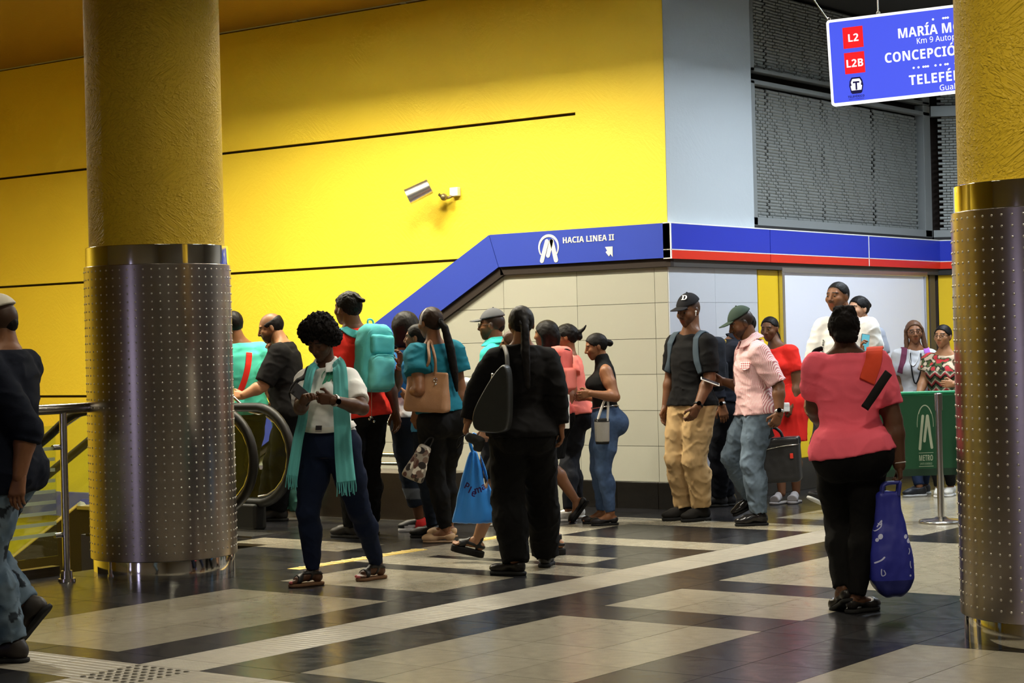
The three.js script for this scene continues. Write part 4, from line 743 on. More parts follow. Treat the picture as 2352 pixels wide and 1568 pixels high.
    if (kind === 'sandal') { const st = sh.straps ?? [[0.085, 0.115], [0.03, 0.055]]; upF = (x, y, z) => { const d = ff(x, y - sole, z) - 0.005; let b = 9; for (const [a, c] of st) b = Math.min(b, Math.abs(z - (a + c) / 2 * k + 0.35 * (y - 0.05)) - (c - a) / 2 * k); b = Math.min(b, Math.abs(y - 0.085 * k - 0.1 * z) - 0.011); return Math.max(d, -d - 0.012, b, sole - y); }; }
    else if (kind === 'flat') upF = (x, y, z) => { const d = smin(ff(x, y - sole, z), toeB(x, y, z), 0.02) - 0.004, cut = y - (0.036 + sole + 0.02 * smooth(0.02, -0.06, z) + 0.03 * smooth(0.075, 0.13, z)) * k; return Math.max(smax(d, cut, 0.006), sole * 0.5 - y, -(ff(x, y - sole, z) + 0.006)); };
    else if (kind === 'slide') upF = (x, y, z) => { const d = ff(x, y - sole, z) - 0.012; return Math.max(d, Math.abs(z - 0.09 * k) - 0.04 * k, sole - y); };
    else { const top = (sh.top ?? 0.085) * k; upF = (x, y, z) => { let d = smin(smin(toeB(x, y, z), midB(x, y, z), 0.03), smin(heelB(x, y, z), coll(x, y, z), 0.025), 0.03); d = smax(d, y - top - 0.25 * Math.max(0, -z) , 0.008); return Math.max(d, sole * 0.6 - y); }; }
    const u = add(g, kind === 'sandal' ? 'sandal' : 'shoe', toWorld(meshField(upF, lo, hi, 0.006, sh.paint), M4), sh.paint ? (o._shoePaint ??= std({ vertexColors: true, roughness: 0.55 })) : clothMat(sh.c ?? [0.012, 0.012, 0.012], sh.rough ?? 0.5));
    const so = toWorld(meshField(soleF, lo, hi, 0.006), M4); part(u, 'sole', put(so), clothMat(sh.soleC ?? [0.015, 0.015, 0.015], 0.7));
  }
  // ---- clothes
  const fold = (amp, fx, fy, fz, seed) => (x, y, z) => {              // soft waves with narrow drawn creases
    const w = 0.6 * n3(x * fx, y * fy + seed, z * fz), q = n3(x * fx * 1.3 + seed, y * fy * 1.1 + 0.6 * (x + z) * fx, z * fz * 1.3), r = 1 - Math.min(1, Math.abs(q) * 3.2);
    return amp * (w + 0.35 * n3(x * fx * 2.7 + seed, y * fy * 2.7, z * fz * 2.7) - 0.95 * r * r + 0.2);
  };
  const uvCloth = (geo) => { const p = geo.attributes.position, uv = new Float32Array(p.count * 2); for (let i = 0; i < p.count; i++) { const x = p.getX(i) - pel.x, y = p.getY(i), z = p.getZ(i) - pel.z; uv[i * 2] = x * lat.x + z * lat.z + 0.6 * (x * F.x + z * F.z); uv[i * 2 + 1] = y; } geo.setAttribute('uv', new THREE.BufferAttribute(uv, 2)); return geo; };
  const paintFor = (c) => c.paint ? (x, y, z) => c.paint(tOf(x, y, z), (x - base.x) * lat.x + (y - base.y) * lat.y + (z - base.z) * lat.z, (x - base.x) * fr.x + (y - base.y) * fr.y + (z - base.z) * fr.z, x, y, z) : undefined;
  const seed = (o.d * 37 + o.neck[0]) % 50;
  const clothes = {};
  const layered = [...(o.clothes ?? [])].sort((a, b) => (a.kind === 'top') - (b.kind === 'top')); let under = null;
  for (const c of layered) {
    let F2, b;
    const cutY = c.hem ?? 0.05, e = c.e ?? 0.014;
    if (c.kind === 'top') {
      const tf = torso(e, c.flare ?? 0.0, cutY + 0.1), As = ['R', 'L'].map((s) => arm(s, (c.se ?? e) + 0.004, c.se ?? e)).filter(Boolean), sl = c.sleeve ?? 0.5;
      const hips = [J.hR, J.hL].map((p, i) => { const m = limb['leg' + 'RL'[i]], q = m ? p.clone().lerp(m.k, 0.35) : p; return coneV(p.clone().addScaledVector(up, 0.02 * S), 0.056 * S * lw + e, q, 0.050 * S * lw + e + 0.004); }), nf = coneV(neck.clone().addScaledVector(up, -0.02 * S), nk * 1.2 + e, nTop, nk + e * 0.8), tr = [J.sR, J.sL].map((p) => coneV(neck.clone().lerp(nTop, 0.18), nk * 0.7 + e, p, 0.020 * S + e)), collar = c.collar ?? 0.0, fl = fold(c.fold ?? 0.005, 5, 11, 5, seed);
      F2 = (x, y, z) => {
        const t = tOf(x, y, z); let d = tf(x, y, z);
        for (const q of tr) d = smin(d, q(x, y, z), 0.03);
        if (cutY < 0.25) for (const q of hips) d = smin(d, q(x, y, z), 0.03);
        if (collar) d = smin(d, nf(x, y, z), 0.02);
        const side = (x - base.x) * fr.x + (y - base.y) * fr.y + (z - base.z) * fr.z, neckLine = (t - (0.985 + collar) - (c.vneck ?? 0.35) * (side < 0 ? 0.12 : -1) * Math.abs(side) / 0.12 * 0.10) * LT;
        d = smax(d, neckLine, 0.008);
        if (sl > 0) for (let i = 0; i < As.length; i++) {
          const A = As[i], m = A.m; let q;
          if (sl <= 1) { const dx = m.e.x - m.a.x, dy = m.e.y - m.a.y, dz = m.e.z - m.a.z, L = Math.hypot(dx, dy, dz); q = smax(A.up(x, y, z), ((x - m.a.x) * dx + (y - m.a.y) * dy + (z - m.a.z) * dz) / L - sl * L, 0.006); }
          else { const dx = m.w.x - m.e.x, dy = m.w.y - m.e.y, dz = m.w.z - m.e.z, L = Math.hypot(dx, dy, dz); q = smin(A.up(x, y, z), smax(A.low(x, y, z), ((x - m.e.x) * dx + (y - m.e.y) * dy + (z - m.e.z) * dz) / L - (sl - 1) * L, 0.006), 0.02); }
          d = smin(d, q, 0.022);
        }
        if (under && cutY < 0.26) d = smin(d, under(x, y, z) - 0.008, 0.02);
        d = smax(d, (cutY + (c.slant ?? 0) * ((x - base.x) * lat.x + (z - base.z) * lat.z) - t) * LT, 0.006);
        if (Math.abs(d) < 0.03) d += fl(x, y, z);
        return d;
      };
    } else if (c.kind === 'pants') {
      const tf = torso(e), Ls = ['R', 'L'].map((s) => leg(s, ...(c.ease ?? [0.012, 0.010, 0.010]))).filter(Boolean), waist = c.waist ?? 0.30, hem = c.hemT ?? 0.96, fl = fold(c.fold ?? 0.004, 9, 9, 9, seed + 7);
      F2 = (x, y, z) => {
        const t = tOf(x, y, z); let d = smax(tf(x, y, z), (t - waist) * LT, 0.008);
        for (const l of Ls) { const m = l.m, k = ((x - m.k.x) * l.d.x + (y - m.k.y) * l.d.y + (z - m.k.z) * l.d.z) - hem * m.a.distanceTo(m.k); d = smin(d, smax(smax(l.f(x, y, z), k, 0.006), (t - waist) * LT, 0.008), 0.02); }
        if (Math.abs(d) < 0.03) d += fl(x, y, z) * (1 + 0.5 * smooth(0.0, -0.9, t)) ;
        return d;
      };
    } else if (c.kind === 'skirt') {
      const tf = torso(e), y1 = c.y, rr = c.r ?? [0.15, 0.19], waist = c.waist ?? 0.4, fl = fold(c.fold ?? 0.008, 14, 3, 14, seed + 3), kn = Object.keys(limb).filter((k) => k[0] === 'l').map((k) => limb[k]);
      const cs = kn.map((m) => coneV(m.h, rr[0], m.h.clone().lerp(m.k, 1.1), rr[1]));
      F2 = (x, y, z) => { const t = tOf(x, y, z); let d = tf(x, y, z); for (const q of cs) d = smin(d, q(x, y, z), 0.12); d = smax(smax(d, (t - waist) * LT, 0.008), y1 - y, 0.006); if (Math.abs(d) < 0.03) d += fl(x, y, z); return d; };
    }
    if (c.kind !== 'top') under = F2;
    b = lipo(pts, 0.22 * wf);
    const geo = uvCloth(meshField(F2, b[0], b[1], c.cell ?? 0.0095, paintFor(c)));
    clothes[c.name] = { field: F2, mesh: add(g, c.name, geo, c.mat ?? (c.paint ? clothMat([1, 1, 1], c.rough ?? 0.85, { vertexColors: true }) : clothMat(c.c, c.rough ?? 0.85)), c.label) };
  }
  for (const c of o.clothes ?? []) if (c.flap) {                      // turned-down shirt collars, open at the throat
    const ax = nTop.clone().sub(neck).normalize(), b0 = neck.clone().addScaledVector(ax, 0.012), nf = coneV(neck.clone().addScaledVector(up, -0.04 * S), nk * 1.22 + 0.012, nTop, nk * 0.98 + 0.008), H = c.flap;
    const cf = (x, y, z) => { const h = (x - b0.x) * ax.x + (y - b0.y) * ax.y + (z - b0.z) * ax.z, f = (x - b0.x) * fr.x + (y - b0.y) * fr.y + (z - b0.z) * fr.z, l = (x - b0.x) * lat.x + (y - b0.y) * lat.y + (z - b0.z) * lat.z, drop = f > 0 ? 0.022 * smooth(0.0, 0.06, f) : 0, s = nf(x, y, z) - 0.034 * smooth(H, -0.01, h + drop); return smax(smax(Math.abs(s - 0.002) - 0.008, Math.abs(h + drop - H * 0.42) - H * 0.58, 0.004), f > 0 ? 0.020 + 0.25 * (H - h) - Math.abs(l) : -1, 0.004); };
    const v = [neck, nTop], bb = lipo(v, 0.13);
    add(g, 'collar', uvCloth(meshField(cf, bb[0], bb[1], 0.0055)), clothes[c.name].mesh.material);
  }
  // ---- hair and headwear
  for (const h of [].concat(o.hair ?? [])) {
    const lo = h.lo ?? [-0.13, -0.16, -0.16], hi = h.hi ?? [0.13, 0.16, 0.13];
    add(g, h.name ?? 'hair', toWorld(meshField(hairField(h), lo, hi, h.cell ?? 0.0055), headM), HAIR[h.c ?? 'black']);
  }
  const invHead = headM.clone().invert();
  if (o.cap) {
    const c = o.cap, crown = (x, y, z) => smax(cranium(x, y * 0.90, z) - 0.014, -(y - 0.058 + 0.16 * z * (c.back ?? 1)), 0.008), m = add(g, 'cap', toWorld(meshField(crown, [-0.12, -0.02, -0.14], [0.12, 0.17, 0.13], 0.005), headM), c.mat ?? clothMat(c.c, 0.8));
    const bl = ell(0, 0.05, 0.105, 0.066, 0.2, 0.074), brim = (x, y, z) => smax(smax(bl(x, y, z), Math.abs(y - (0.052 - 0.14 * (z - 0.07) - 3.0 * x * x)) - 0.004, 0.003), 0.062 - z - 0.25 * Math.abs(x), 0.006);
    part(m, 'brim', put(toWorld(meshField(brim, [-0.09, -0.03, 0.03], [0.09, 0.09, 0.20], 0.004), headM)), c.brim ?? c.mat ?? clothMat(c.c, 0.8));
    part(m, 'top_button', put(toWorld(meshField(ell(0, 0.139, -0.012, 0.008, 0.006, 0.008), [-0.02, 0.12, -0.03], [0.02, 0.15, 0.01], 0.004), headM)), c.mat ?? clothMat(c.c, 0.8));
    c.field = (x, y, z) => { const q = V(x, y, z).applyMatrix4(invHead); return crown(q.x, q.y, q.z) * hs; };
  }
  if (o.glasses) {
    const ringG = (x) => new THREE.TorusGeometry(0.021, 0.0022, 6, 24).scale(1.08, 0.82, 1).translate(x, 0.002, 0.098), geo = merged([ringG(0.031), ringG(-0.031), rod(V(-0.01, 0.006, 0.1), V(0.01, 0.006, 0.1), 0.002, 6), rod(V(0.053, 0.006, 0.096), V(0.082, 0.006, -0.005), 0.002, 6), rod(V(-0.053, 0.006, 0.096), V(-0.082, 0.006, -0.005), 0.002, 6)]).applyMatrix4(headM);
    add(g, 'glasses', geo, clothMat([0.015, 0.012, 0.010], 0.3));
  }
  g.updateMatrixWorld(true);
  const P = { o, cap: o.cap?.field, g, J, limb, headM, up, lat, fr, F, S, spot, add, put, clothes, tOf, base, LT, bodyF, skin };
  // a point on the outside of a garment, from a start point inwards
  P.surface = (field, from, dir, max = 0.6) => { const d = dir.clone().normalize(), p = from.clone(); let s = 0; while (s < max) { const v = field(p.x, p.y, p.z); if (v < 0.001) break; const k = Math.max(v * 0.7, 0.001); p.addScaledVector(d, k); s += k; } return p; };
  P.wear = (name, points, w, t, mat, label, field = clothes[Object.keys(clothes)[0]]?.field ?? bodyF, lift = 0.004) => {   // a band laid on the clothes through points given outside them
    const c = new THREE.CatmullRomCurve3(points, false, 'centripetal'), N = 40, pos = [], idx = [], e = 0.03, grad = (p) => V(field(p.x + e, p.y, p.z) - field(p.x - e, p.y, p.z), field(p.x, p.y + e, p.z) - field(p.x, p.y - e, p.z), field(p.x, p.y, p.z + e) - field(p.x, p.y, p.z - e)).normalize();
    const pl = []; for (let i = 0; i <= N; i++) { const p = c.getPointAt(i / N); for (let k = 0; k < 6; k++) { const v = field(p.x, p.y, p.z); if (Math.abs(v) < 0.002 || Math.abs(v) > 0.12) break; p.addScaledVector(grad(p), -v * 0.9); } const n = grad(p); p.addScaledVector(n, lift); pl.push([p, n]); }
    for (let k = 0; k < 24; k++) for (let i = 1; i < N; i++) { pl[i][0].lerp(pl[i - 1][0].clone().add(pl[i + 1][0]).multiplyScalar(0.5), 0.5); pl[i][1].lerp(pl[i - 1][1].clone().add(pl[i + 1][1]).multiplyScalar(0.5), 0.5).normalize(); const v = field(pl[i][0].x, pl[i][0].y, pl[i][0].z); if (v < lift * 0.5 && v > -0.05) pl[i][0].addScaledVector(pl[i][1], lift - v); }
    for (let i = 0; i <= N; i++) { const [p, n] = pl[i], tg = pl[Math.min(N, i + 1)][0].clone().sub(pl[Math.max(0, i - 1)][0]).normalize(), s = tg.clone().cross(n).normalize(); for (const [a, b] of [[-1, 0], [-1, 1], [1, 1], [1, 0]]) { const q = p.clone().addScaledVector(s, a * w / 2).addScaledVector(n, b ? t : -0.004); pos.push(q.x, q.y, q.z); } }
    for (let i = 0; i < N; i++) for (let k = 0; k < 4; k++) { const a = i * 4 + k, b2 = i * 4 + (k + 1) % 4; idx.push(a, b2, a + 4, b2, b2 + 4, a + 4); }
    idx.push(0, 2, 1, 0, 3, 2, N * 4, N * 4 + 1, N * 4 + 2, N * 4, N * 4 + 2, N * 4 + 3);
    const geo = new THREE.BufferGeometry(); geo.setAttribute('position', new THREE.BufferAttribute(new Float32Array(pos), 3)); geo.setIndex(idx); const gg = geo; gg.computeVertexNormals();
    gg.setAttribute('uv', new THREE.BufferAttribute(new Float32Array(gg.attributes.position.count * 2), 2));
    return name ? add(g, name, gg, mat, label) : gg;
  };
  return P;
}

// ================================================================ the crowd
const C = { black: [0.006, 0.006, 0.0065], blackJean: [0.013, 0.014, 0.018], navy: [0.012, 0.016, 0.030], jean: [0.055, 0.095, 0.19], darkJean: [0.016, 0.026, 0.060], greyJean: [0.10, 0.14, 0.18], khaki: [0.46, 0.31, 0.15], white: [0.80, 0.79, 0.76], cream: [0.72, 0.68, 0.55], teal: [0.11, 0.52, 0.48], aqua: [0.10, 0.62, 0.48], red: [0.72, 0.028, 0.02], coral: [0.86, 0.18, 0.13], pink: [0.95, 0.14, 0.20], grey: [0.33, 0.34, 0.36] };
const denim = (c, wear) => (t, l, f, x, y, z) => { const k = 1 + wear * (smooth(0.1, 0.5, n3(x * 6, y * 4, z * 6)) + 0.5 * n3(x * 60, y * 60, z * 60)) + wear * 0.9 * smooth(0.25, -0.2, t) * smooth(0.03, 0.09, f); return c.map((v) => v * k); };
const CR = {};

// the woman with the scarf, walking towards the viewer and reading her phone
CR.scarf = person({
  label: 'woman in white polo and long aqua scarf, round curly hair, looking at her phone', d: 11.62, S: 1.64, w: 1.02, yaw: 200, skin: 'deep', neck: [750, 842], pelvis: [757, 1027], bust: 0.042, faceCell: 0.004,
  head: { c: [738, 784, -0.05], yaw: 208, pitch: 27, closed: true }, hair: { c: 'coarse', t: 0.022, line: -0.004, wob: 0.016, freq: 55, k: 0.03, cell: 0.005, lo: [-0.19, -0.16, -0.2], hi: [0.19, 0.25, 0.15], locks: [[[0, 0.085, -0.03, 0.105], [0, 0.08, -0.02, 0.105]], [[-0.07, 0.075, 0.0, 0.075], [-0.075, 0.02, -0.03, 0.06]], [[0.07, 0.075, 0.0, 0.075], [0.08, 0.02, -0.03, 0.06]], [[0, 0.02, -0.09, 0.07], [0, 0.0, -0.09, 0.06]], [[-0.02, 0.125, 0.045, 0.045], [0.03, 0.125, 0.045, 0.045]]] },
  armR: { e: [690, 937, -1], w: [697, 921, -1], hand: { dir: RH.clone().multiplyScalar(0.35).add(V(0, 0.45, 0)).addScaledVector(AWAY, -0.6), thumb: RH.clone().add(V(0, 0.4, 0)), curl: 0.75 } },
  armL: { e: [832, 938, -1], w: [764, 918, -1], hand: { dir: RH.clone().multiplyScalar(-1).add(V(0, 0.12, 0)), thumb: V(0, 1, 0).addScaledVector(AWAY, -0.3), curl: 0.7 } },
  legR: { a: [719, 1311], foot: 238, yaw: 205 }, legL: { a: [866, 1297], foot: 222, yaw: 195 },
  shoe: { kind: 'sandal', c: [0.012, 0.01, 0.009], soleC: [0.16, 0.085, 0.045], straps: [[0.085, 0.125], [0.02, 0.04]], nail: [0.5, 0.12, 0.13] },
  clothes: [
    { name: 'polo_shirt', kind: 'top', c: C.white, sleeve: 0.78, e: 0.016, se: 0.017, hem: 0.29, collar: 0.03, flap: 0.045, vneck: 0.5, fold: 0.006 },
    { name: 'jeans', kind: 'pants', c: [0.008, 0.013, 0.034], e: 0.012, ease: [0.014, 0.012, 0.010], waist: 0.31, hemT: 0.96 },
  ],
});
// the woman in the black suit with her back turned
CR.suit = person({
  label: 'woman in loose black suit seen from behind with a low black ponytail', d: 11.98, S: 1.69, w: 1.06, yaw: 350, skin: 'brown', neck: [1198, 797], pelvis: [1200, 1002], bust: 0.03, shW: 1.12,
  head: { c: [1197, 744], yaw: 350, pitch: 6 }, hair: { t: 0.010, wob: 0.002, lo: [-0.13, -0.5, -0.2], k: 0.02, locks: [[[0, 0.01, -0.105, 0.024], [0, -0.05, -0.125, 0.026], [0.005, -0.2, -0.135, 0.03], [0.0, -0.42, -0.135, 0.018]]] },
  armL: { e: [1097, 893, 0.3], w: [1074, 968, 0.3], hand: { curl: 0.9 } }, armR: { e: [1277, 893, -0.2], w: [1288, 980, 0.3], hand: { curl: 0.5 } },
  legL: { a: [1183, 1288], foot: 292, yaw: 345 }, legR: { a: [1252, 1270], foot: 12, yaw: 5 }, shoe: { kind: 'sneaker', c: [0.014, 0.012, 0.010], rough: 0.3, sole: 0.024, top: 0.075 },
  clothes: [
    { name: 'suit_jacket', kind: 'top', c: [0.005, 0.0045, 0.0045], sleeve: 1.92, e: 0.026, se: 0.022, flare: 0.03, hem: 0.10, collar: 0.04, fold: 0.007 },
    { name: 'trousers', kind: 'pants', c: [0.0045, 0.0042, 0.0042], e: 0.018, ease: [0.03, 0.045, 0.05], waist: 0.34, hemT: 1.02, fold: 0.006 },
  ],
});
// the woman behind her who carries the blue plastic bag
CR.sandals = person({
  label: 'woman striding left in black platform sandals and knee-length black skirt behind the black suit', d: 12.85, S: 1.56, w: 1.08, yaw: 272, skin: 'tan', neck: [1196, 838], pelvis: [1190, 1012],
  head: { c: [1178, 794], yaw: 272 }, hair: { c: 'streak', t: 0.011, lo: [-0.13, -0.16, -0.2], locks: [[[0, -0.02, -0.1, 0.03], [0, -0.1, -0.1, 0.03]]] },
  armL: { e: [1160, 930, -0.3], w: [1117, 985, -1], hand: { curl: 1.2, drop: 0.5 } }, armR: { e: [1225, 925, 0.5], w: [1225, 1000, 0.3] },
  legL: { a: [1094, 1247, -0.12], foot: 275, tilt: -14, yaw: 272 }, legR: { a: [1277, 1244], foot: 292, yaw: 272 },
  shoe: { kind: 'sandal', c: [0.012, 0.011, 0.010], soleC: [0.012, 0.011, 0.010], sole: 0.045, straps: [[0.075, 0.125], [-0.02, 0.0]], nail: [0.45, 0.2, 0.14] },
  clothes: [
    { name: 'blouse', kind: 'top', c: C.black, sleeve: 1.75, e: 0.016, hem: 0.2, fold: 0.005 },
    { name: 'skirt', kind: 'skirt', c: C.black, e: 0.014, y: 0.56, r: [0.12, 0.11], waist: 0.36 },
  ],
});
// the small woman in the black turtleneck
CR.turtle = person({
  label: 'young woman in sleeveless black turtleneck and blue jeans standing by the beige tiled wall', d: 15.07, S: 1.53, w: 1.0, yaw: 264, skin: 'brown', neck: [1385, 831], pelvis: [1392, 972], bust: 0.042, butt: 0.064, buttOut: 1.1, faceCell: 0.004,
  head: { c: [1369, 795], yaw: 262, pitch: 16 }, hair: { t: 0.009, lo: [-0.13, -0.16, -0.2], k: 0.008, locks: [[[0, 0.0, -0.115, 0.030], [0, -0.012, -0.13, 0.030]]] },
  armL: { e: [1413, 912, -0.5], w: [1356, 903, -0.6], hand: { dir: RH.clone().multiplyScalar(-1).add(V(0, -0.15, 0)), thumb: V(0, 1, 0), curl: 0.7 } }, armR: { e: [1388, 915, 0.6], w: [1345, 912, 0.8], hand: { dir: RH.clone().multiplyScalar(-1), thumb: V(0, 1, 0), curl: 0.7 } },
  legL: { a: [1402, 1180], foot: 258 }, legR: { a: [1381, 1176], foot: 262 }, shoe: { kind: 'flat', c: [0.012, 0.011, 0.012], sole: 0.018 },
  clothes: [
    { name: 'turtleneck_top', kind: 'top', c: [0.008, 0.008, 0.008], sleeve: 0, e: 0.009, hem: 0.29, collar: 0.14, fold: 0.003 },
    { name: 'jeans', kind: 'pants', paint: denim([0.050, 0.085, 0.165], 0.45), e: 0.010, ease: [0.016, 0.010, 0.008], waist: 0.37, hemT: 0.95, fold: 0.0035 },
  ],
});
// the man in the black baseball cap
CR.capman = person({
  label: 'man in black baseball cap, black t-shirt and khaki trousers walking with lowered eyes', d: 15.2, S: 1.80, sex: 'm', w: 0.98, yaw: 232, skin: 'dark', neck: [1587, 762], pelvis: [1589, 931], faceCell: 0.004,
  head: { c: [1582, 714], yaw: 226, pitch: 12, beard: 0.5, fade: 0.7 }, cap: { c: [0.010, 0.010, 0.012] }, hair: { none: true, locks: [[[0, 0.03, -0.05, 0.05], [0, 0.0, -0.06, 0.045]]] },
  armR: { e: [1541, 863, 0.3], w: [1529, 935, -0.5], hand: { curl: 0.45 } }, armL: { e: [1630, 868, -0.2], w: [1602, 934, -1], hand: { curl: 0.6, dir: V(0, -1, 0).addScaledVector(RH, -0.55) } },
  legR: { a: [1572, 1168], foot: 248, yaw: 238 }, legL: { a: [1612, 1170], foot: 236, yaw: 236 }, shoe: { c: [0.013, 0.012, 0.011], sole: 0.026, top: 0.12, rough: 0.7 },
  clothes: [
    { name: 't_shirt', kind: 'top', c: [0.007, 0.007, 0.0075], sleeve: 0.86, e: 0.018, se: 0.020, flare: 0.012, hem: 0.10, fold: 0.006 },
    { name: 'khaki_trousers', kind: 'pants', c: C.khaki, e: 0.014, ease: [0.028, 0.034, 0.042], waist: 0.28, hemT: 0.93, fold: 0.007 },
  ],
});
// the uniformed man behind
CR.guard = person({
  label: 'man in dark navy uniform with a round gold shoulder badge behind the men with caps', d: 16.2, S: 1.70, sex: 'm', w: 1.0, yaw: 268, skin: 'dark', neck: [1682, 780], pelvis: [1662, 940],
  head: { c: [1707, 748], yaw: 268 }, hair: { t: 0.006 },
  armL: { e: [1640, 868, -0.2], w: [1658, 932, -0.4], hand: { curl: 0.5 } }, armR: { e: [1690, 870, 0.5], w: [1690, 930, 0.3] },
  legL: { a: [1652, 1140], foot: 265 }, legR: { a: [1672, 1138], foot: 265 }, shoe: { c: [0.02, 0.02, 0.022], rough: 0.25 },
  clothes: [
    { name: 'uniform_shirt', kind: 'top', c: [0.007, 0.009, 0.016], sleeve: 1.75, e: 0.018, hem: 0.2, collar: 0.03, flap: 0.042 },
    { name: 'uniform_trousers', kind: 'pants', c: [0.006, 0.007, 0.011], ease: [0.02, 0.022, 0.03], waist: 0.3, hemT: 0.98 },
  ],
});
// gingham
const tGingham = noiseTexture(64, (u, v) => { const a = (u * 4 % 1) < 0.5, b = (v * 4 % 1) < 0.5; return a && b ? [0.62, 0.25, 0.29] : a || b ? [0.86, 0.66, 0.67] : [0.97, 0.94, 0.92]; }, true);
CR.gingham = person({
  label: 'man in dark green cap and red-white checked short-sleeved shirt holding out a white phone', d: 14.8, S: 1.70, sex: 'm', w: 1.03, yaw: 258, skin: 'dark', neck: [1726, 785], pelvis: [1737, 944], belly: 0.050, faceCell: 0.004,
  head: { c: [1703, 742], yaw: 262, pitch: 22, beard: 0.9, fade: 0.9 }, cap: { c: [0.035, 0.055, 0.042] }, hair: { none: true, locks: [[[0, 0.035, -0.05, 0.052], [0, -0.01, -0.055, 0.05]], [[0.052, 0.03, 0.0, 0.022], [0.05, -0.0, 0.01, 0.02]]] },
  armL: { e: [1788, 886, -0.2], w: [1790, 950, -0.5], hand: { curl: 0.9, dir: V(0, -1, 0).addScaledVector(RH, -0.45) } }, armR: { e: [1707, 890, 0.6], w: [1662, 876, 0.3], hand: { dir: RH.clone().multiplyScalar(-1), thumb: V(0, 1, 0), curl: 0.9 } },
  legL: { a: [1742, 1180], foot: 258 }, legR: { a: [1722, 1140, 0.35], foot: 262, yaw: 258, tilt: 24 }, shoe: { c: [0.012, 0.011, 0.011], rough: 0.18, sole: 0.02 },
  clothes: [
    { name: 'checked_shirt', kind: 'top', mat: std({ map: rep(tGingham, 26), roughness: 0.8 }), sleeve: 0.92, e: 0.018, se: 0.022, flare: 0.022, hem: 0.06, collar: 0.03, flap: 0.048, vneck: 0.5, fold: 0.008 },
    { name: 'jeans', kind: 'pants', paint: denim([0.085, 0.115, 0.15], 0.5), e: 0.012, ease: [0.024, 0.026, 0.03], waist: 0.28, hemT: 0.97, fold: 0.008 },
  ],
});
// the woman in red
CR.red = person({
  label: 'woman in fitted red dress and grey fluffy slides beside the white board', d: 16.75, S: 1.61, w: 1.05, yaw: 222, skin: 'dark', neck: [1783, 792], pelvis: [1806, 932], faceCell: 0.004,
  head: { c: [1768, 755], yaw: 214, pitch: 8 }, hair: { t: 0.008, line: 0.012, lo: [-0.13, -0.3, -0.2], locks: [[[0, -0.02, -0.1, 0.03], [0.02, -0.1, -0.11, 0.028], [0.04, -0.2, -0.1, 0.02]]] },
  armL: { e: [1833, 880, -0.1], w: [1820, 934, -0.5], hand: { curl: 0.9 } }, armR: { e: [1770, 890, 0.5], w: [1775, 945, 0.3] },
  legL: { a: [1829, 1131], foot: 205 }, legR: { a: [1796, 1133], foot: 225 }, shoe: { kind: 'slide', c: [0.30, 0.28, 0.28], soleC: [0.25, 0.23, 0.22], rough: 1 },
  clothes: [{ name: 'red_top', kind: 'top', c: C.red, sleeve: 0.62, e: 0.010, se: 0.012, hem: 0.3, vneck: 0.5, fold: 0.004 }, { name: 'red_skirt', kind: 'skirt', c: [0.66, 0.022, 0.016], e: 0.012, y: 0.54, r: [0.115, 0.12], waist: 0.42, fold: 0.005 }],
});
// the tall man in white
CR.tall = person({
  label: 'tall man in white t-shirt looking left behind the woman in pink', d: 15.75, S: 1.86, sex: 'm', w: 1.06, yaw: 212, skin: 'brown', neck: [1942, 727], pelvis: [1945, 915], faceCell: 0.004,
  head: { c: [1924, 681], yaw: 224, fade: 0.8, beard: 0.45 }, hair: { t: 0.004, line: 0.008 },
  armR: { e: [1868, 835, 0.1], w: [1856, 912, -0.3], hand: { curl: 0.4 } }, armL: { e: [2010, 830, 0.1], w: [1990, 820, -1], hand: { curl: 0.8, dir: V(0, 1, 0).addScaledVector(RH, -0.4) } },
  legR: { a: [1909, 1143, -0.1], foot: 250, tilt: -26, yaw: 225 }, legL: { a: [1965, 1135, 0.2], foot: 220 }, shoe: { c: [0.014, 0.013, 0.013], soleC: [0.7, 0.7, 0.68], top: 0.09 },
  clothes: [{ name: 't_shirt', kind: 'top', c: [0.82, 0.82, 0.80], sleeve: 0.95, e: 0.022, se: 0.03, flare: 0.02, hem: 0.08, fold: 0.007 }, { name: 'dark_shorts', kind: 'pants', c: C.blackJean, ease: [0.03, 0.035, 0.03], hemT: 0.55, fold: 0.006 }],
});
CR.behind = person({
  label: 'person with slicked-back dark hair and grey sleeve, half hidden behind the tall man', d: 16.9, S: 1.70, w: 1.05, yaw: 245, skin: 'light', neck: [1990, 747], pelvis: [1985, 915],
  head: { c: [1972, 709], yaw: 238 }, hair: { t: 0.010, lo: [-0.13, -0.16, -0.2], locks: [[[0, 0.05, -0.1, 0.03], [0, 0.03, -0.12, 0.028]]] },
  armL: { e: [2034, 835, -0.2], w: [2005, 800, -0.8] }, armR: { e: [1985, 840, 0.5], w: [1975, 880, 0] }, legL: { a: [1990, 1125] }, legR: { a: [1970, 1125] }, shoe: { c: C.black },
  clothes: [{ name: 'grey_top', kind: 'top', c: [0.26, 0.28, 0.33], sleeve: 0.7, e: 0.02, hem: 0.12 }, { name: 'trousers', kind: 'pants', c: C.blackJean, hemT: 0.97 }],
});
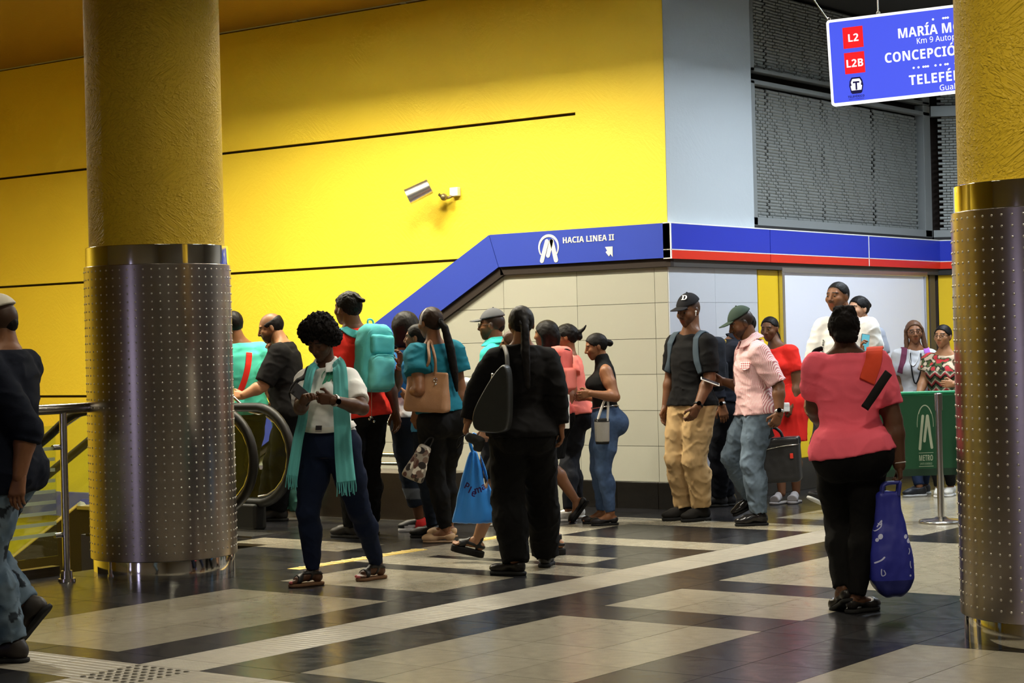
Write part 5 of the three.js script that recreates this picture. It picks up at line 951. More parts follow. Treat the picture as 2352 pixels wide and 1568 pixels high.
// the woman in pink
CR.pink = person({
  label: 'woman in bright pink t-shirt and black trousers walking away with a blue shopping bag', d: 10.08, S: 1.61, w: 1.16, yaw: 8, skin: 'deep', neck: [1942, 806], pelvis: [1957, 1042], bust: 0.045, butt: 0.074, buttOut: 1.1, hipW: 1.06, shW: 1.12, cell: 0.011,
  head: { c: [1938, 757], yaw: 2, pitch: 4 }, hair: { c: 'coarse', t: 0.016, wob: 0.006, freq: 60, lo: [-0.14, -0.16, -0.2], hi: [0.14, 0.2, 0.13], k: 0.02, locks: [[[-0.03, 0.1, -0.05, 0.036], [0.03, 0.1, -0.05, 0.036]], [[-0.035, -0.05, -0.09, 0.034], [0.035, -0.05, -0.09, 0.034]], [[0, 0.03, -0.1, 0.038], [0, 0.06, -0.08, 0.04]]] },
  armL: { e: [1872, 935, 0.5], w: [1895, 985, 0.9], hand: { curl: 1.0 } }, armR: { e: [2052, 965, 0.2], w: [2066, 1070, -0.2], hand: { curl: 1.25, drop: 0.6 } }, armW: 1.12,
  legL: { a: [1935, 1352], h: 0.12, foot: 345, tilt: 22, yaw: 10 }, legR: { a: [1966, 1368], foot: 55, yaw: 15 }, shoe: { kind: 'flat', c: [0.013, 0.011, 0.010], sole: 0.022, rough: 0.35 },
  clothes: [
    { name: 'pink_t_shirt', kind: 'top', c: C.pink, sleeve: 0.74, e: 0.012, se: 0.016, hem: 0.10, slant: 0.16, vneck: 0.0, fold: 0.006, cell: 0.009 },
    { name: 'trousers', kind: 'pants', c: [0.0055, 0.0052, 0.005], e: 0.012, ease: [0.010, 0.010, 0.014], waist: 0.3, hemT: 0.99, fold: 0.004 },
  ],
});
// two women behind the green banner
CR.lanyard = person({
  label: 'young woman in grey t-shirt with glasses and black lanyard behind the banner', d: 17.35, S: 1.62, w: 0.98, yaw: 186, skin: 'brown', neck: [2102, 799], pelvis: [2100, 935], faceCell: 0.004, glasses: true,
  head: { c: [2100, 763], yaw: 186, roll: 4 }, hair: { c: 'streak', t: 0.012, line: 0.004, lo: [-0.15, -0.34, -0.16], face: true, k: 0.02, locks: [[[-0.075, 0.02, -0.01, 0.022], [-0.085, -0.1, 0.0, 0.025], [-0.10, -0.27, 0.03, 0.016]], [[0.075, 0.02, -0.01, 0.022], [0.085, -0.1, 0.0, 0.025], [0.11, -0.27, 0.03, 0.016]], [[0, -0.02, -0.1, 0.03], [0, -0.15, -0.09, 0.03]]] },
  armR: { e: [2063, 880, 0], w: [2070, 930, -0.5] }, armL: { e: [2142, 880, 0], w: [2132, 935, -0.5] }, legR: { a: [2112, 1117], foot: 255 }, legL: { a: [2122, 1112], foot: 250 }, shoe: { c: [0.018, 0.020, 0.026], soleC: [0.5, 0.5, 0.5] },
  clothes: [{ name: 'grey_t_shirt', kind: 'top', c: [0.42, 0.43, 0.45], sleeve: 0.7, e: 0.014, se: 0.02, hem: 0.1 }, { name: 'jeans', kind: 'pants', c: C.darkJean, hemT: 0.97 }],
});
const zig = (t, l, f, x, y, z) => { const v = ((y * 14 + Math.abs(((l * 11) % 1 + 1) % 1 - 0.5) * 1.2) % 1 + 1) % 1, n = n3(x * 22, y * 22, z * 22); if (t > 0.72) return n > 0.18 ? [0.40, 0.03, 0.04] : n > 0 ? [0.06, 0.09, 0.03] : n > -0.15 ? [0.015, 0.012, 0.012] : [0.45, 0.36, 0.26]; return v < 0.25 ? [0.014, 0.012, 0.012] : v < 0.5 ? [0.32, 0.035, 0.04] : v < 0.7 ? [0.46, 0.40, 0.32] : [0.05, 0.09, 0.05]; };
CR.pattern = person({
  label: 'woman with glasses in red and green zigzag patterned blouse leaning on the barrier post', d: 17.05, S: 1.57, w: 1.04, yaw: 208, skin: 'tan', neck: [2171, 810], pelvis: [2168, 945], faceCell: 0.004, glasses: true, bust: 0.045,
  head: { c: [2166, 772], yaw: 218 }, hair: { t: 0.008, lo: [-0.13, -0.16, -0.2], locks: [[[0, 0.02, -0.11, 0.03], [0, 0.0, -0.12, 0.03]]] },
  armR: { e: [2122, 872, -0.1], w: [2108, 915, -0.9] }, armL: { e: [2215, 880, -0.2], w: [2190, 882, -1], hand: { dir: RH.clone().multiplyScalar(-1).add(V(0, 0.05, 0)), thumb: V(0, 1, 0), curl: 0.6 } },
  legR: { a: [2158, 1117], foot: 200 }, legL: { a: [2184, 1115], foot: 205 }, shoe: { c: [0.6, 0.6, 0.58], soleC: [0.7, 0.7, 0.7] },
  clothes: [{ name: 'zigzag_blouse', kind: 'top', paint: zig, cell: 0.007, sleeve: 0.6, e: 0.016, se: 0.026, hem: 0.05, vneck: 0.75 }, { name: 'trousers', kind: 'pants', c: C.black, hemT: 0.97 }],
});
// the queue before the escalator
CR.redshirt = person({
  label: 'tall man in red t-shirt with braided hair wearing the turquoise backpack', d: 14.35, S: 1.82, sex: 'm', w: 1.03, yaw: 318, skin: 'dark', neck: [812, 752], pelvis: [832, 950],
  head: { c: [799, 708], yaw: 308, fade: 0.9 }, hair: { t: 0.010, wob: 0.004, freq: 90, line: 0.004, lo: [-0.13, -0.16, -0.22], locks: [[[0, 0.065, -0.09, 0.02], [0, 0.055, -0.125, 0.018], [0, 0.05, -0.15, 0.014]], ...[-0.045, -0.022, 0, 0.022, 0.045].map((x) => [[x, 0.085 - Math.abs(x) * 0.5, 0.06, 0.010], [x * 0.9, 0.112 - Math.abs(x) * 0.6, -0.01, 0.011], [x * 0.5, 0.09, -0.075, 0.011], [0, 0.065, -0.1, 0.012]])] },
  armL: { e: [760, 870, -0.2], w: [740, 935, 0.2] }, armR: { e: [893, 880, 0.3], w: [908, 945, 0.2], hand: { curl: 0.4 } },
  legL: { a: [810, 1208], foot: 300 }, legR: { a: [850, 1200], foot: 310 }, shoe: { c: [0.03, 0.027, 0.024], soleC: [0.05, 0.05, 0.05] },
  clothes: [{ name: 'red_t_shirt', kind: 'top', c: [0.74, 0.035, 0.022], sleeve: 0.8, e: 0.02, se: 0.024, hem: 0.06, vneck: 0.2 }, { name: 'black_trousers', kind: 'pants', c: C.black, ease: [0.02, 0.026, 0.034], hemT: 0.98, fold: 0.006 }],
});
CR.bob = person({
  label: 'woman with smooth black bob, blue top, rolled jeans and red-black sneakers', d: 14.75, S: 1.68, w: 1.02, yaw: 322, skin: 'dark', neck: [935, 800], pelvis: [950, 972],
  head: { c: [930, 754], yaw: 325 }, hair: { t: 0.032, lo: [-0.16, -0.22, -0.19], hi: [0.16, 0.19, 0.14], face: true, k: 0.05, locks: [[[0, -0.03, -0.07, 0.072], [0, -0.1, -0.06, 0.066]], [[-0.06, 0, -0.01, 0.045], [-0.062, -0.11, -0.01, 0.045]], [[0.06, 0, -0.01, 0.045], [0.062, -0.11, -0.01, 0.045]]] },
  armL: { e: [908, 890, -0.5], w: [921, 838, -0.6], hand: { curl: 0.6, dir: V(0, 1, 0) } }, armR: { e: [975, 890, 0.4], w: [975, 955, 0.3] },
  legL: { a: [964, 1194], foot: 272 }, legR: { a: [999, 1190], foot: 280 },
  shoe: { sole: 0.028, soleC: [0.62, 0.60, 0.60], top: 0.10, paint: (x, y, z) => z < 0.03 - 0.3 * (y - 0.06) ? [0.75, 0.02, 0.02] : z > 0.03 && z < 0.12 && y < 0.05 + 0.1 * (0.1 - z) ? [0.65, 0.63, 0.63] : [0.012, 0.012, 0.012] },
  clothes: [{ name: 'blue_top', kind: 'top', c: [0.03, 0.16, 0.40], sleeve: 0.6, e: 0.016, hem: 0.42 }, { name: 'white_undershirt', kind: 'top', c: C.white, sleeve: 0, e: 0.012, hem: 0.18, collar: -0.3 }, { name: 'jeans', kind: 'pants', paint: (t, l, f, x, y) => (y < 0.345 && y > 0.265 ? [0.13, 0.145, 0.17] : [0.016, 0.022, 0.036]), ease: [0.02, 0.022, 0.03], hemT: 0.66, fold: 0.005 }],
});
CR.lightblue = person({
  label: 'short person with cropped dark hair in light blue shirt, half hidden by the teal blouse', d: 14.25, S: 1.57, sex: 'm', w: 0.9, yaw: 300, skin: 'brown', neck: [968, 812], pelvis: [990, 988],
  head: { c: [958, 776], yaw: 285 }, hair: { t: 0.006 }, armL: { e: [950, 890, -0.3], w: [955, 945, 0] }, armR: { e: [1005, 890, 0.3], w: [1005, 950, 0.2] }, legL: { a: [992, 1208], foot: 285 }, legR: { a: [1010, 1204], foot: 285 }, shoe: { c: C.black },
  clothes: [{ name: 'light_blue_shirt', kind: 'top', c: [0.07, 0.30, 0.62], sleeve: 0.7, e: 0.016, hem: 0.1 }, { name: 'jeans', kind: 'pants', c: [0.014, 0.02, 0.034], hemT: 0.98 }],
});
CR.blouse = person({
  label: 'woman in teal puff-sleeved blouse with white hairband, long ponytail and tan shoes', d: 13.88, S: 1.71, w: 0.97, yaw: 326, skin: 'brown', neck: [997, 788], pelvis: [1014, 972], butt: 0.064,
  head: { c: [989, 741], yaw: 318, pitch: 4 }, hair: [{ c: 'brown', t: 0.009, k: 0.01, lo: [-0.13, -0.16, -0.16] }, { name: 'ponytail', c: 'black', none: true, lo: [-0.15, -0.56, -0.26], hi: [0.12, 0.1, 0.0], locks: [[[0, 0.0, -0.105, 0.022], [-0.02, -0.05, -0.135, 0.027], [-0.045, -0.2, -0.15, 0.034], [-0.07, -0.38, -0.15, 0.030], [-0.09, -0.52, -0.14, 0.010]]] }],
  armL: { e: [962, 896, -0.7], w: [935, 905, 0.9], hand: { curl: 0.9 } }, armR: { e: [1057, 890, 0.2], w: [1062, 958, -0.1], hand: { curl: 0.5 } },
  legL: { a: [1024, 1218], foot: 278, yaw: 320 }, legR: { a: [1030, 1206, 0.25], foot: 300, yaw: 320 }, shoe: { kind: 'flat', c: [0.50, 0.33, 0.19], soleC: [0.3, 0.2, 0.12], sole: 0.016, rough: 0.6 },
  clothes: [{ name: 'teal_blouse', kind: 'top', c: [0.012, 0.135, 0.19], sleeve: 0.55, e: 0.018, se: 0.045, hem: 0.23, flare: 0.02, fold: 0.008 }, { name: 'black_trousers', kind: 'pants', c: [0.006, 0.0058, 0.0058], ease: [0.014, 0.012, 0.012], waist: 0.34, hemT: 0.93, fold: 0.005 }],
});
CR.greycap = person({
  label: 'man in grey flat-brimmed cap, glasses and turquoise polo facing left among the queue', d: 15.3, S: 1.74, sex: 'm', w: 1.0, yaw: 285, skin: 'brown', neck: [1138, 788], pelvis: [1152, 950], glasses: true, faceCell: 0.004,
  head: { c: [1130, 747], yaw: 283, beard: 0.7, fade: 0.9 }, cap: { c: [0.085, 0.088, 0.095] }, hair: { none: true, locks: [[[0, 0.03, -0.05, 0.05], [0, -0.01, -0.055, 0.048]]] },
  armL: { e: [1118, 885, -0.2], w: [1110, 945, -0.2] }, armR: { e: [1185, 880, 0.4], w: [1180, 945, 0.3] }, legL: { a: [1150, 1182], foot: 280 }, legR: { a: [1160, 1176], foot: 290 }, shoe: { c: [0.62, 0.58, 0.40], soleC: [0.7, 0.68, 0.6], paint: (x, y, z) => n3(x * 40, y * 40, z * 40) > 0 ? [0.66, 0.62, 0.52] : [0.12, 0.11, 0.05] },
  clothes: [{ name: 'turquoise_polo', kind: 'top', c: [0.04, 0.42, 0.38], sleeve: 0.8, e: 0.018, hem: 0.08, collar: 0.03, flap: 0.042 }, { name: 'trousers', kind: 'pants', c: C.blackJean, hemT: 0.97 }],
});
CR.coralbag = person({
  label: 'woman with straight dark hair and dark skirt stepping forward on black flats, coral backpack', d: 15.2, S: 1.62, w: 1.0, yaw: 300, skin: 'brown', neck: [1262, 806], pelvis: [1262, 957],
  head: { c: [1254, 768], yaw: 300 }, hair: { t: 0.016, lo: [-0.14, -0.2, -0.17], k: 0.03, face: true, locks: [[[0, -0.03, -0.075, 0.06], [0, -0.1, -0.07, 0.052]], [[0.055, 0, -0.02, 0.035], [0.055, -0.09, -0.02, 0.03]], [[-0.055, 0, -0.02, 0.035], [-0.055, -0.09, -0.02, 0.03]]] },
  armL: { e: [1240, 885, 0], w: [1255, 930, -0.5] }, armR: { e: [1295, 885, 0.3], w: [1292, 925, -0.4] },
  legL: { a: [1232, 1178], foot: 285, yaw: 290 }, legR: { a: [1323, 1150, 0.1], foot: 292, tilt: 52, yaw: 290 }, shoe: { kind: 'flat', c: [0.012, 0.011, 0.011], sole: 0.014 },
  clothes: [{ name: 'pink_top', kind: 'top', c: [0.78, 0.15, 0.13], sleeve: 0.6, e: 0.016, hem: 0.15 }, { name: 'dark_skirt', kind: 'skirt', c: C.black, y: 0.52, r: [0.12, 0.13], waist: 0.36 }],
});
CR.peplum = person({
  label: 'woman in coral short-sleeved peplum blouse and black jeans with a tied-up black bun', d: 15.65, S: 1.60, w: 1.05, yaw: 278, skin: 'brown', neck: [1308, 815], pelvis: [1320, 960], bust: 0.044,
  head: { c: [1300, 774], yaw: 278, pitch: 4 }, hair: { t: 0.011, lo: [-0.13, -0.16, -0.22], hi: [0.13, 0.2, 0.13], wob: 0.004, locks: [[[0, 0.02, -0.11, 0.03], [0, -0.01, -0.12, 0.03]], [[0, 0.03, -0.12, 0.02], [0, 0.06, -0.17, 0.012], [0, 0.09, -0.19, 0.006]]] },
  armL: { e: [1314, 895, -0.3], w: [1298, 945, -0.6], hand: { curl: 0.8 } }, armR: { e: [1320, 890, 0.5], w: [1295, 940, 0.4] }, legL: { a: [1326, 1165], foot: 275 }, legR: { a: [1306, 1172], foot: 275 }, shoe: { c: [0.68, 0.66, 0.62], soleC: [0.75, 0.73, 0.7] },
  clothes: [{ name: 'coral_blouse', kind: 'top', c: [0.80, 0.20, 0.155], sleeve: 0.36, e: 0.014, se: 0.03, flare: 0.035, hem: 0.16, fold: 0.006 }, { name: 'black_jeans', kind: 'pants', c: C.blackJean, ease: [0.014, 0.012, 0.012], waist: 0.34, hemT: 0.98 }],
});
CR.bald = person({
  label: 'bearded man with a bald crown in black t-shirt resting an arm on the escalator handrail', d: 15.95, S: 1.79, sex: 'm', w: 1.06, yaw: 272, skin: 'tan', neck: [646, 785], pelvis: [668, 950], belly: 0.05, faceCell: 0.004,
  head: { c: [622, 752], yaw: 266, pitch: 18, beard: 0.9, fade: 0.5 }, hair: { t: 0.007, baldTop: true },
  armL: { e: [604, 886, -0.4], w: [558, 908, -0.2], hand: { dir: RH.clone().multiplyScalar(-1).add(V(0, 0.05, 0)), thumb: V(0, 1, 0).addScaledVector(AWAY, 0.6), curl: 0.4 } }, armR: { e: [672, 885, 0.5], w: [640, 920, 0.6] },
  legL: { a: [640, 1172], foot: 270 }, legR: { a: [604, 1172], foot: 275 }, shoe: { c: [0.015, 0.013, 0.012] },
  clothes: [{ name: 'black_t_shirt', kind: 'top', c: [0.006, 0.0055, 0.0055], sleeve: 0.92, e: 0.024, se: 0.026, flare: 0.02, hem: 0.05, fold: 0.006 }, { name: 'black_trousers', kind: 'pants', c: C.black, ease: [0.02, 0.024, 0.03], hemT: 0.97 }],
});
CR.scrubs = person({
  label: 'person in pale shirt and green trousers with cream sneakers behind the bearded man', d: 16.12, S: 1.53, w: 0.92, yaw: 280, skin: 'brown', neck: [640, 824], pelvis: [660, 965],
  head: { c: [636, 790], yaw: 280 }, hair: { t: 0.01 }, armL: { e: [622, 895, -0.2], w: [632, 945, -0.2] }, armR: { e: [660, 890, 0.4], w: [655, 940, 0.3] },
  legL: { a: [684, 1170], foot: 275 }, legR: { a: [664, 1164], foot: 275 }, shoe: { c: [0.66, 0.62, 0.47], soleC: [0.7, 0.68, 0.58], sole: 0.024 },
  clothes: [{ name: 'pale_shirt', kind: 'top', c: [0.74, 0.68, 0.52], sleeve: 0.8, e: 0.018, hem: 0.1 }, { name: 'green_trousers', kind: 'pants', c: [0.09, 0.25, 0.20], ease: [0.025, 0.03, 0.035], hemT: 0.98, fold: 0.007 }],
});
CR.aqua = person({
  label: 'man in turquoise t-shirt with a red shoulder strap, just right of the left column', d: 16.3, S: 1.72, sex: 'm', w: 1.0, yaw: 335, skin: 'brown', neck: [550, 786], pelvis: [562, 942],
  head: { c: [535, 745], yaw: 330, fade: 0.7 }, hair: { t: 0.007 }, armL: { e: [520, 880, -0.2], w: [515, 925, -0.3] }, armR: { e: [606, 880, 0.3], w: [600, 935, 0.4] }, legL: { a: [548, 1162] }, legR: { a: [574, 1160] }, shoe: { c: C.black },
  clothes: [{ name: 'turquoise_t_shirt', kind: 'top', c: [0.09, 0.60, 0.46], sleeve: 0.8, e: 0.02, se: 0.025, hem: 0.04 }, { name: 'trousers', kind: 'pants', c: C.black, hemT: 0.97 }],
});
CR.leftman = person({
  label: 'man in navy sweater, cream cap and faded ripped jeans at the left edge', d: 9.05, S: 1.75, sex: 'm', w: 1.05, yaw: 285, skin: 'brown', neck: [12, 798], pelvis: [16, 1088], butt: 0.042, cell: 0.011,
  head: { c: [-8, 742], yaw: 280, pitch: 10, beard: 0.6, fade: 0.8 }, cap: { c: [0.62, 0.58, 0.48] }, hair: { none: true, locks: [[[0, 0.03, -0.05, 0.05], [0, -0.01, -0.055, 0.048]]] },
  armL: { e: [62, 985, -0.3], w: [44, 1095, -0.2], hand: { curl: 0.45 } }, armR: { e: [20, 980, 0.5], w: [-20, 1060, 0.5] },
  legL: { a: [28, 1478], foot: 272, yaw: 278 }, legR: { a: [66, 1392, 0.12], foot: 280, tilt: 48, yaw: 278 }, shoe: { c: [0.022, 0.017, 0.014], top: 0.09 },
  clothes: [{ name: 'navy_sweater', kind: 'top', c: [0.006, 0.008, 0.016], sleeve: 1.28, e: 0.022, se: 0.022, hem: -0.04, flare: 0.02, fold: 0.007 }, { name: 'ripped_jeans', kind: 'pants', paint: (t, l, f, x, y, z) => { const n = n3(x * 9, y * 7, z * 9) + 0.5 * n3(x * 25, y * 18, z * 25); return n > 0.34 ? [0.02, 0.026, 0.034] : [0.12 + 0.09 * n, 0.17 + 0.1 * n, 0.22 + 0.1 * n]; }, ease: [0.022, 0.026, 0.032], hemT: 0.95, fold: 0.008 }],
});

// ================================================================ things carried and worn
const rb = (hx, hy, hz, r, cx = 0, cy = 0, cz = 0) => (x, y, z) => { const a = Math.abs(x - cx) - hx + r, b = Math.abs(y - cy) - hy + r, c = Math.abs(z - cz) - hz + r; return Math.hypot(Math.max(a, 0), Math.max(b, 0), Math.max(c, 0)) + Math.min(Math.max(a, b, c), 0) - r; };
const planarUV = (geo, w, h, x0 = -w / 2, y0 = -h / 2) => { const p = geo.attributes.position, uv = new Float32Array(p.count * 2); for (let i = 0; i < p.count; i++) { uv[i * 2] = (p.getX(i) - x0) / w; uv[i * 2 + 1] = (p.getY(i) - y0) / h; } geo.setAttribute('uv', new THREE.BufferAttribute(uv, 2)); return geo; };
// a carried thing: origin at a place, its z axis towards `face`, built from local fields
function carried(name, label, category, place, face, roll = 0) {
  const g = thing(name, label, category, place), z = face.clone().setY(0).normalize();
  g.quaternion.setFromRotationMatrix(new THREE.Matrix4().makeBasis(V(0, 1, 0).cross(z).normalize(), V(0, 1, 0), z)); g.rotateZ(roll); g.updateMatrixWorld(true); return g;
}
const blob = (g, name, f, hx, hy, hz, cell, mat, label, uvw) => part(g, name, planarUV(meshField(f, [-hx, -hy, -hz], [hx, hy, hz], cell), ...(uvw ?? [1, 1])), mat, label);
const loc = (g, px, py, d) => g.worldToLocal(at(px, py, d));
const BACKWARD = AWAY.clone().negate();
const fabric = (c, r = 0.8) => phys({ specularIntensity: r > 0.5 ? 0.3 : 0.8, color: lin(...c), roughness: r, bumpMap: rep(tCloth, 20), bumpScale: 0.001 });
const leather = (c, r = 0.38) => std({ color: lin(...c), roughness: r, bumpMap: rep(tStucco, 6), bumpScale: 0.0012 });
// a small flat mark laid on clothes where a pixel's line meets them
function mark(P, name, field, px, py, geo, mat, label, turn = 0, lift = 0.002) {
  const a = at(px, py, P.o.d - 0.6), p = P.surface(field, a, a.clone().sub(camera.position), 1.4), e = 0.012;
  const n = V(field(p.x + e, p.y, p.z) - field(p.x - e, p.y, p.z), field(p.x, p.y + e, p.z) - field(p.x, p.y - e, p.z), field(p.x, p.y, p.z + e) - field(p.x, p.y, p.z - e)).normalize(), x = V(0, 1, 0).cross(n).normalize(), y = n.clone().cross(x);
  return P.add(P.g, name, geo.rotateZ(turn).applyMatrix4(frame(x, y, n, p.addScaledVector(n, lift))), mat, label);
}
function wristBand(P, s, name, c, w = 0.012, dial) {
  const m = P.limb['arm' + s], d = m.w.clone().sub(m.e).normalize(), r = 0.0185 * P.S + 0.002, q = new THREE.Quaternion().setFromUnitVectors(V(0, 0, 1), d), o = m.w.clone().addScaledVector(d, -0.018);
  const t = P.add(P.g, name, new THREE.TorusGeometry(r, 0.005, 8, 24).scale(1, 1, w / 0.010).applyQuaternion(q).translate(o.x, o.y, o.z), std({ color: lin(...c), roughness: 0.3, metalness: dial ? 0.6 : 0 }));
  if (dial) { const n = o.clone().sub(camera.position).normalize().negate(); n.addScaledVector(d, -n.dot(d)).normalize(); part(t, 'dial', P.put(new THREE.CylinderGeometry(0.017, 0.017, 0.008, 16).rotateX(Math.PI / 2).applyMatrix4(frame(d.clone().cross(n).negate(), d, n, o.clone().addScaledVector(n, r + 0.003)))), std({ color: lin(...dial), roughness: 0.25, metalness: 0.3 })); }
}
const over = (P, s, up, f, l = 0) => P.J['s' + s].clone().addScaledVector(P.up, up).addScaledVector(P.fr, f).addScaledVector(P.lat, (s === 'R' ? -1 : 1) * l);

// ---- the scarf woman's scarf, belt, emblem, watch, straps and phone
{
  const P = CR.scarf, polo = P.clothes.polo_shirt.field, jeans = P.clothes.jeans.field, aqua = std({ color: lin(0.13, 0.53, 0.52), roughness: 0.9, bumpMap: rep(tCloth, 24), bumpScale: 0.0015, side: THREE.DoubleSide });
  const both = (x, y, z) => Math.min(polo(x, y, z), jeans(x, y, z));
  const band = (name, pts, w) => {                                   // cloth falling free below the chest, laid on the shirt above it
    const N = 44, c = new THREE.CatmullRomCurve3(pts, false, 'centripetal'), pos = [], idx = [];
    for (let i = 0; i <= N; i++) {
      const p = c.getPointAt(i / N); for (let k = 0; k < 5; k++) { const v = both(p.x, p.y, p.z); if (v < 0.012) p.addScaledVector(BACKWARD, (0.013 - v) * 0.8); }
      const tg = c.getTangentAt(i / N), s = tg.clone().cross(BACKWARD).normalize(), ww = w * (0.75 + 0.35 * i / N);
      for (let k = 0; k <= 8; k++) { const u = k / 8 - 0.5, q = p.clone().addScaledVector(s, u * ww).addScaledVector(BACKWARD, 0.006 * Math.sin(u * 19 + i * 0.05) - 0.03 * u * u); const v = both(q.x, q.y, q.z); if (v < 0.005) q.addScaledVector(BACKWARD, 0.006 - v); pos.push(q); }
    }
    const P2 = [], add = (k, off) => { for (const q of pos) { const r = q.clone().addScaledVector(BACKWARD, off); P2.push(r.x, r.y, r.z); } }; add(0, 0); add(1, 0.004); const n = pos.length;
    for (let i = 0; i < N; i++) for (let k = 0; k < 8; k++) { const a = i * 9 + k, b = a + 1, d = a + 9, e = a + 10; idx.push(a, d, b, b, d, e, a + n, b + n, d + n, b + n, e + n, d + n); }
    for (let i = 0; i < N; i++) for (const k of [0, 8]) { const a = i * 9 + k, d = a + 9; idx.push(a, a + n, d, d, a + n, d + n); }
    const g = new THREE.BufferGeometry(); g.setAttribute('position', new THREE.BufferAttribute(new Float32Array(P2), 3)); g.setIndex(idx); g.computeVertexNormals(); planarUV(g, 1, 1);
    const m = P.add(P.g, name, g, aqua), end = c.getPointAt(1), tg = c.getTangentAt(1), s = tg.clone().cross(BACKWARD).normalize(), fr = [];
    for (let k = 0; k < 14; k++) { const a = end.clone().addScaledVector(s, (k / 13 - 0.5) * w * 1.05).addScaledVector(BACKWARD, 0.002), b = a.clone().add(V((rnd() - 0.5) * 0.02, -0.06 - 0.03 * rnd(), (rnd() - 0.5) * 0.015)); fr.push(tube([a, a.clone().lerp(b, 0.5).add(V((rnd() - 0.5) * 0.01, 0, 0)), b], 0.0032, 5, 5)); }
    const fm = part(m, 'fringe', P.put(merged(fr)), aqua); fm.userData.kind = 'stuff';
  };
  const d = P.o.d;
  band('scarf_end', [at(728, 838, d - 0.10), at(716, 846, d - 0.16), at(707, 880, d - 0.19), at(698, 930, d - 0.16), at(694, 965, d - 0.15), at(684, 1010, d - 0.14), at(676, 1060, d - 0.15), at(671, 1092, d - 0.16)], 0.062);
  band('scarf_end', [at(770, 828, d - 0.06), at(779, 842, d - 0.16), at(782, 880, d - 0.20), at(783, 930, d - 0.25), at(786, 980, d - 0.22), at(789, 1040, d - 0.22), at(793, 1085, d - 0.24), at(795, 1105, d - 0.25)], 0.105);
  const ring = (t, r) => { const q = []; for (let k = 0; k <= 12; k++) { const a = k / 12 * Math.PI * 2; q.push(P.spot(t, Math.cos(a) * 0.075 * r, Math.sin(a) * 0.06 * r)); } return q; };
  P.wear('belt', ring(0.292, 1.15), 0.034, 0.005, std({ color: lin(0.60, 0.57, 0.50), roughness: 0.5 }), undefined, both, 0.008);
  mark(P, 'belt_buckle', (x, y, z) => Math.min(polo(x, y, z), jeans(x, y, z)), 735, 984, rbox(-0.022, 0.022, -0.016, 0.016, 0, 0.006, 0.003, 1), M.steel, undefined, 0, 0.014);
  const lg = LOGO.logo(0, 0, 0.42).map((s) => LOGO.ext(s, 0.0015)), arc = new THREE.TorusGeometry(0.046, 0.0022, 5, 24, Math.PI * 1.1).rotateZ(-0.15).scale(1, 1, 0.5);
  mark(P, 'shirt_emblem', polo, 757, 866, merged([...lg, arc]), std({ color: lin(0.02, 0.24, 0.13), roughness: 0.7 }), 'small green emblem', 0, 0.010);
  for (const s of ['R', 'L']) P.wear('bag_strap', [over(P, s, 0.0, -0.09, 0.05), over(P, s, 0.06, -0.03, 0.05), over(P, s, 0.06, 0.03, 0.045), over(P, s, -0.02, 0.10, 0.035), over(P, s, -0.14, 0.12, 0.0)], 0.035, 0.006, fabric([0.012, 0.012, 0.013]), 'black backpack strap', polo);
  wristBand(P, 'L', 'wristwatch', [0.45, 0.42, 0.38], 0.02, [0.55, 0.52, 0.48]);
  const ph = carried('smartphone', 'dark smartphone held up in both hands by the woman in the aqua scarf', 'phone', at(693, 906, d - 0.44), BACKWARD.clone().addScaledVector(RH, 0.7), 0.9);
  part(ph, 'phone_body', rbox(-0.037, 0.037, -0.072, 0.072, -0.004, 0.004, 0.0035), fabric([0.015, 0.013, 0.012], 0.3)); part(ph, 'camera_lens', new THREE.CylinderGeometry(0.007, 0.007, 0.003, 12).rotateX(Math.PI / 2).translate(-0.022, 0.055, 0.005), M.rubber);
  // keys at her belt
  mark(P, 'key_ring', (x, y, z) => jeans(x, y, z), 690, 1030, merged([new THREE.TorusGeometry(0.016, 0.002, 6, 16), box(-0.004, 0.004, -0.055, -0.012, 0, 0.002), box(0.008, 0.015, -0.05, -0.012, 0.001, 0.003)]), M.steel, undefined, 0.2, 0.004);
}
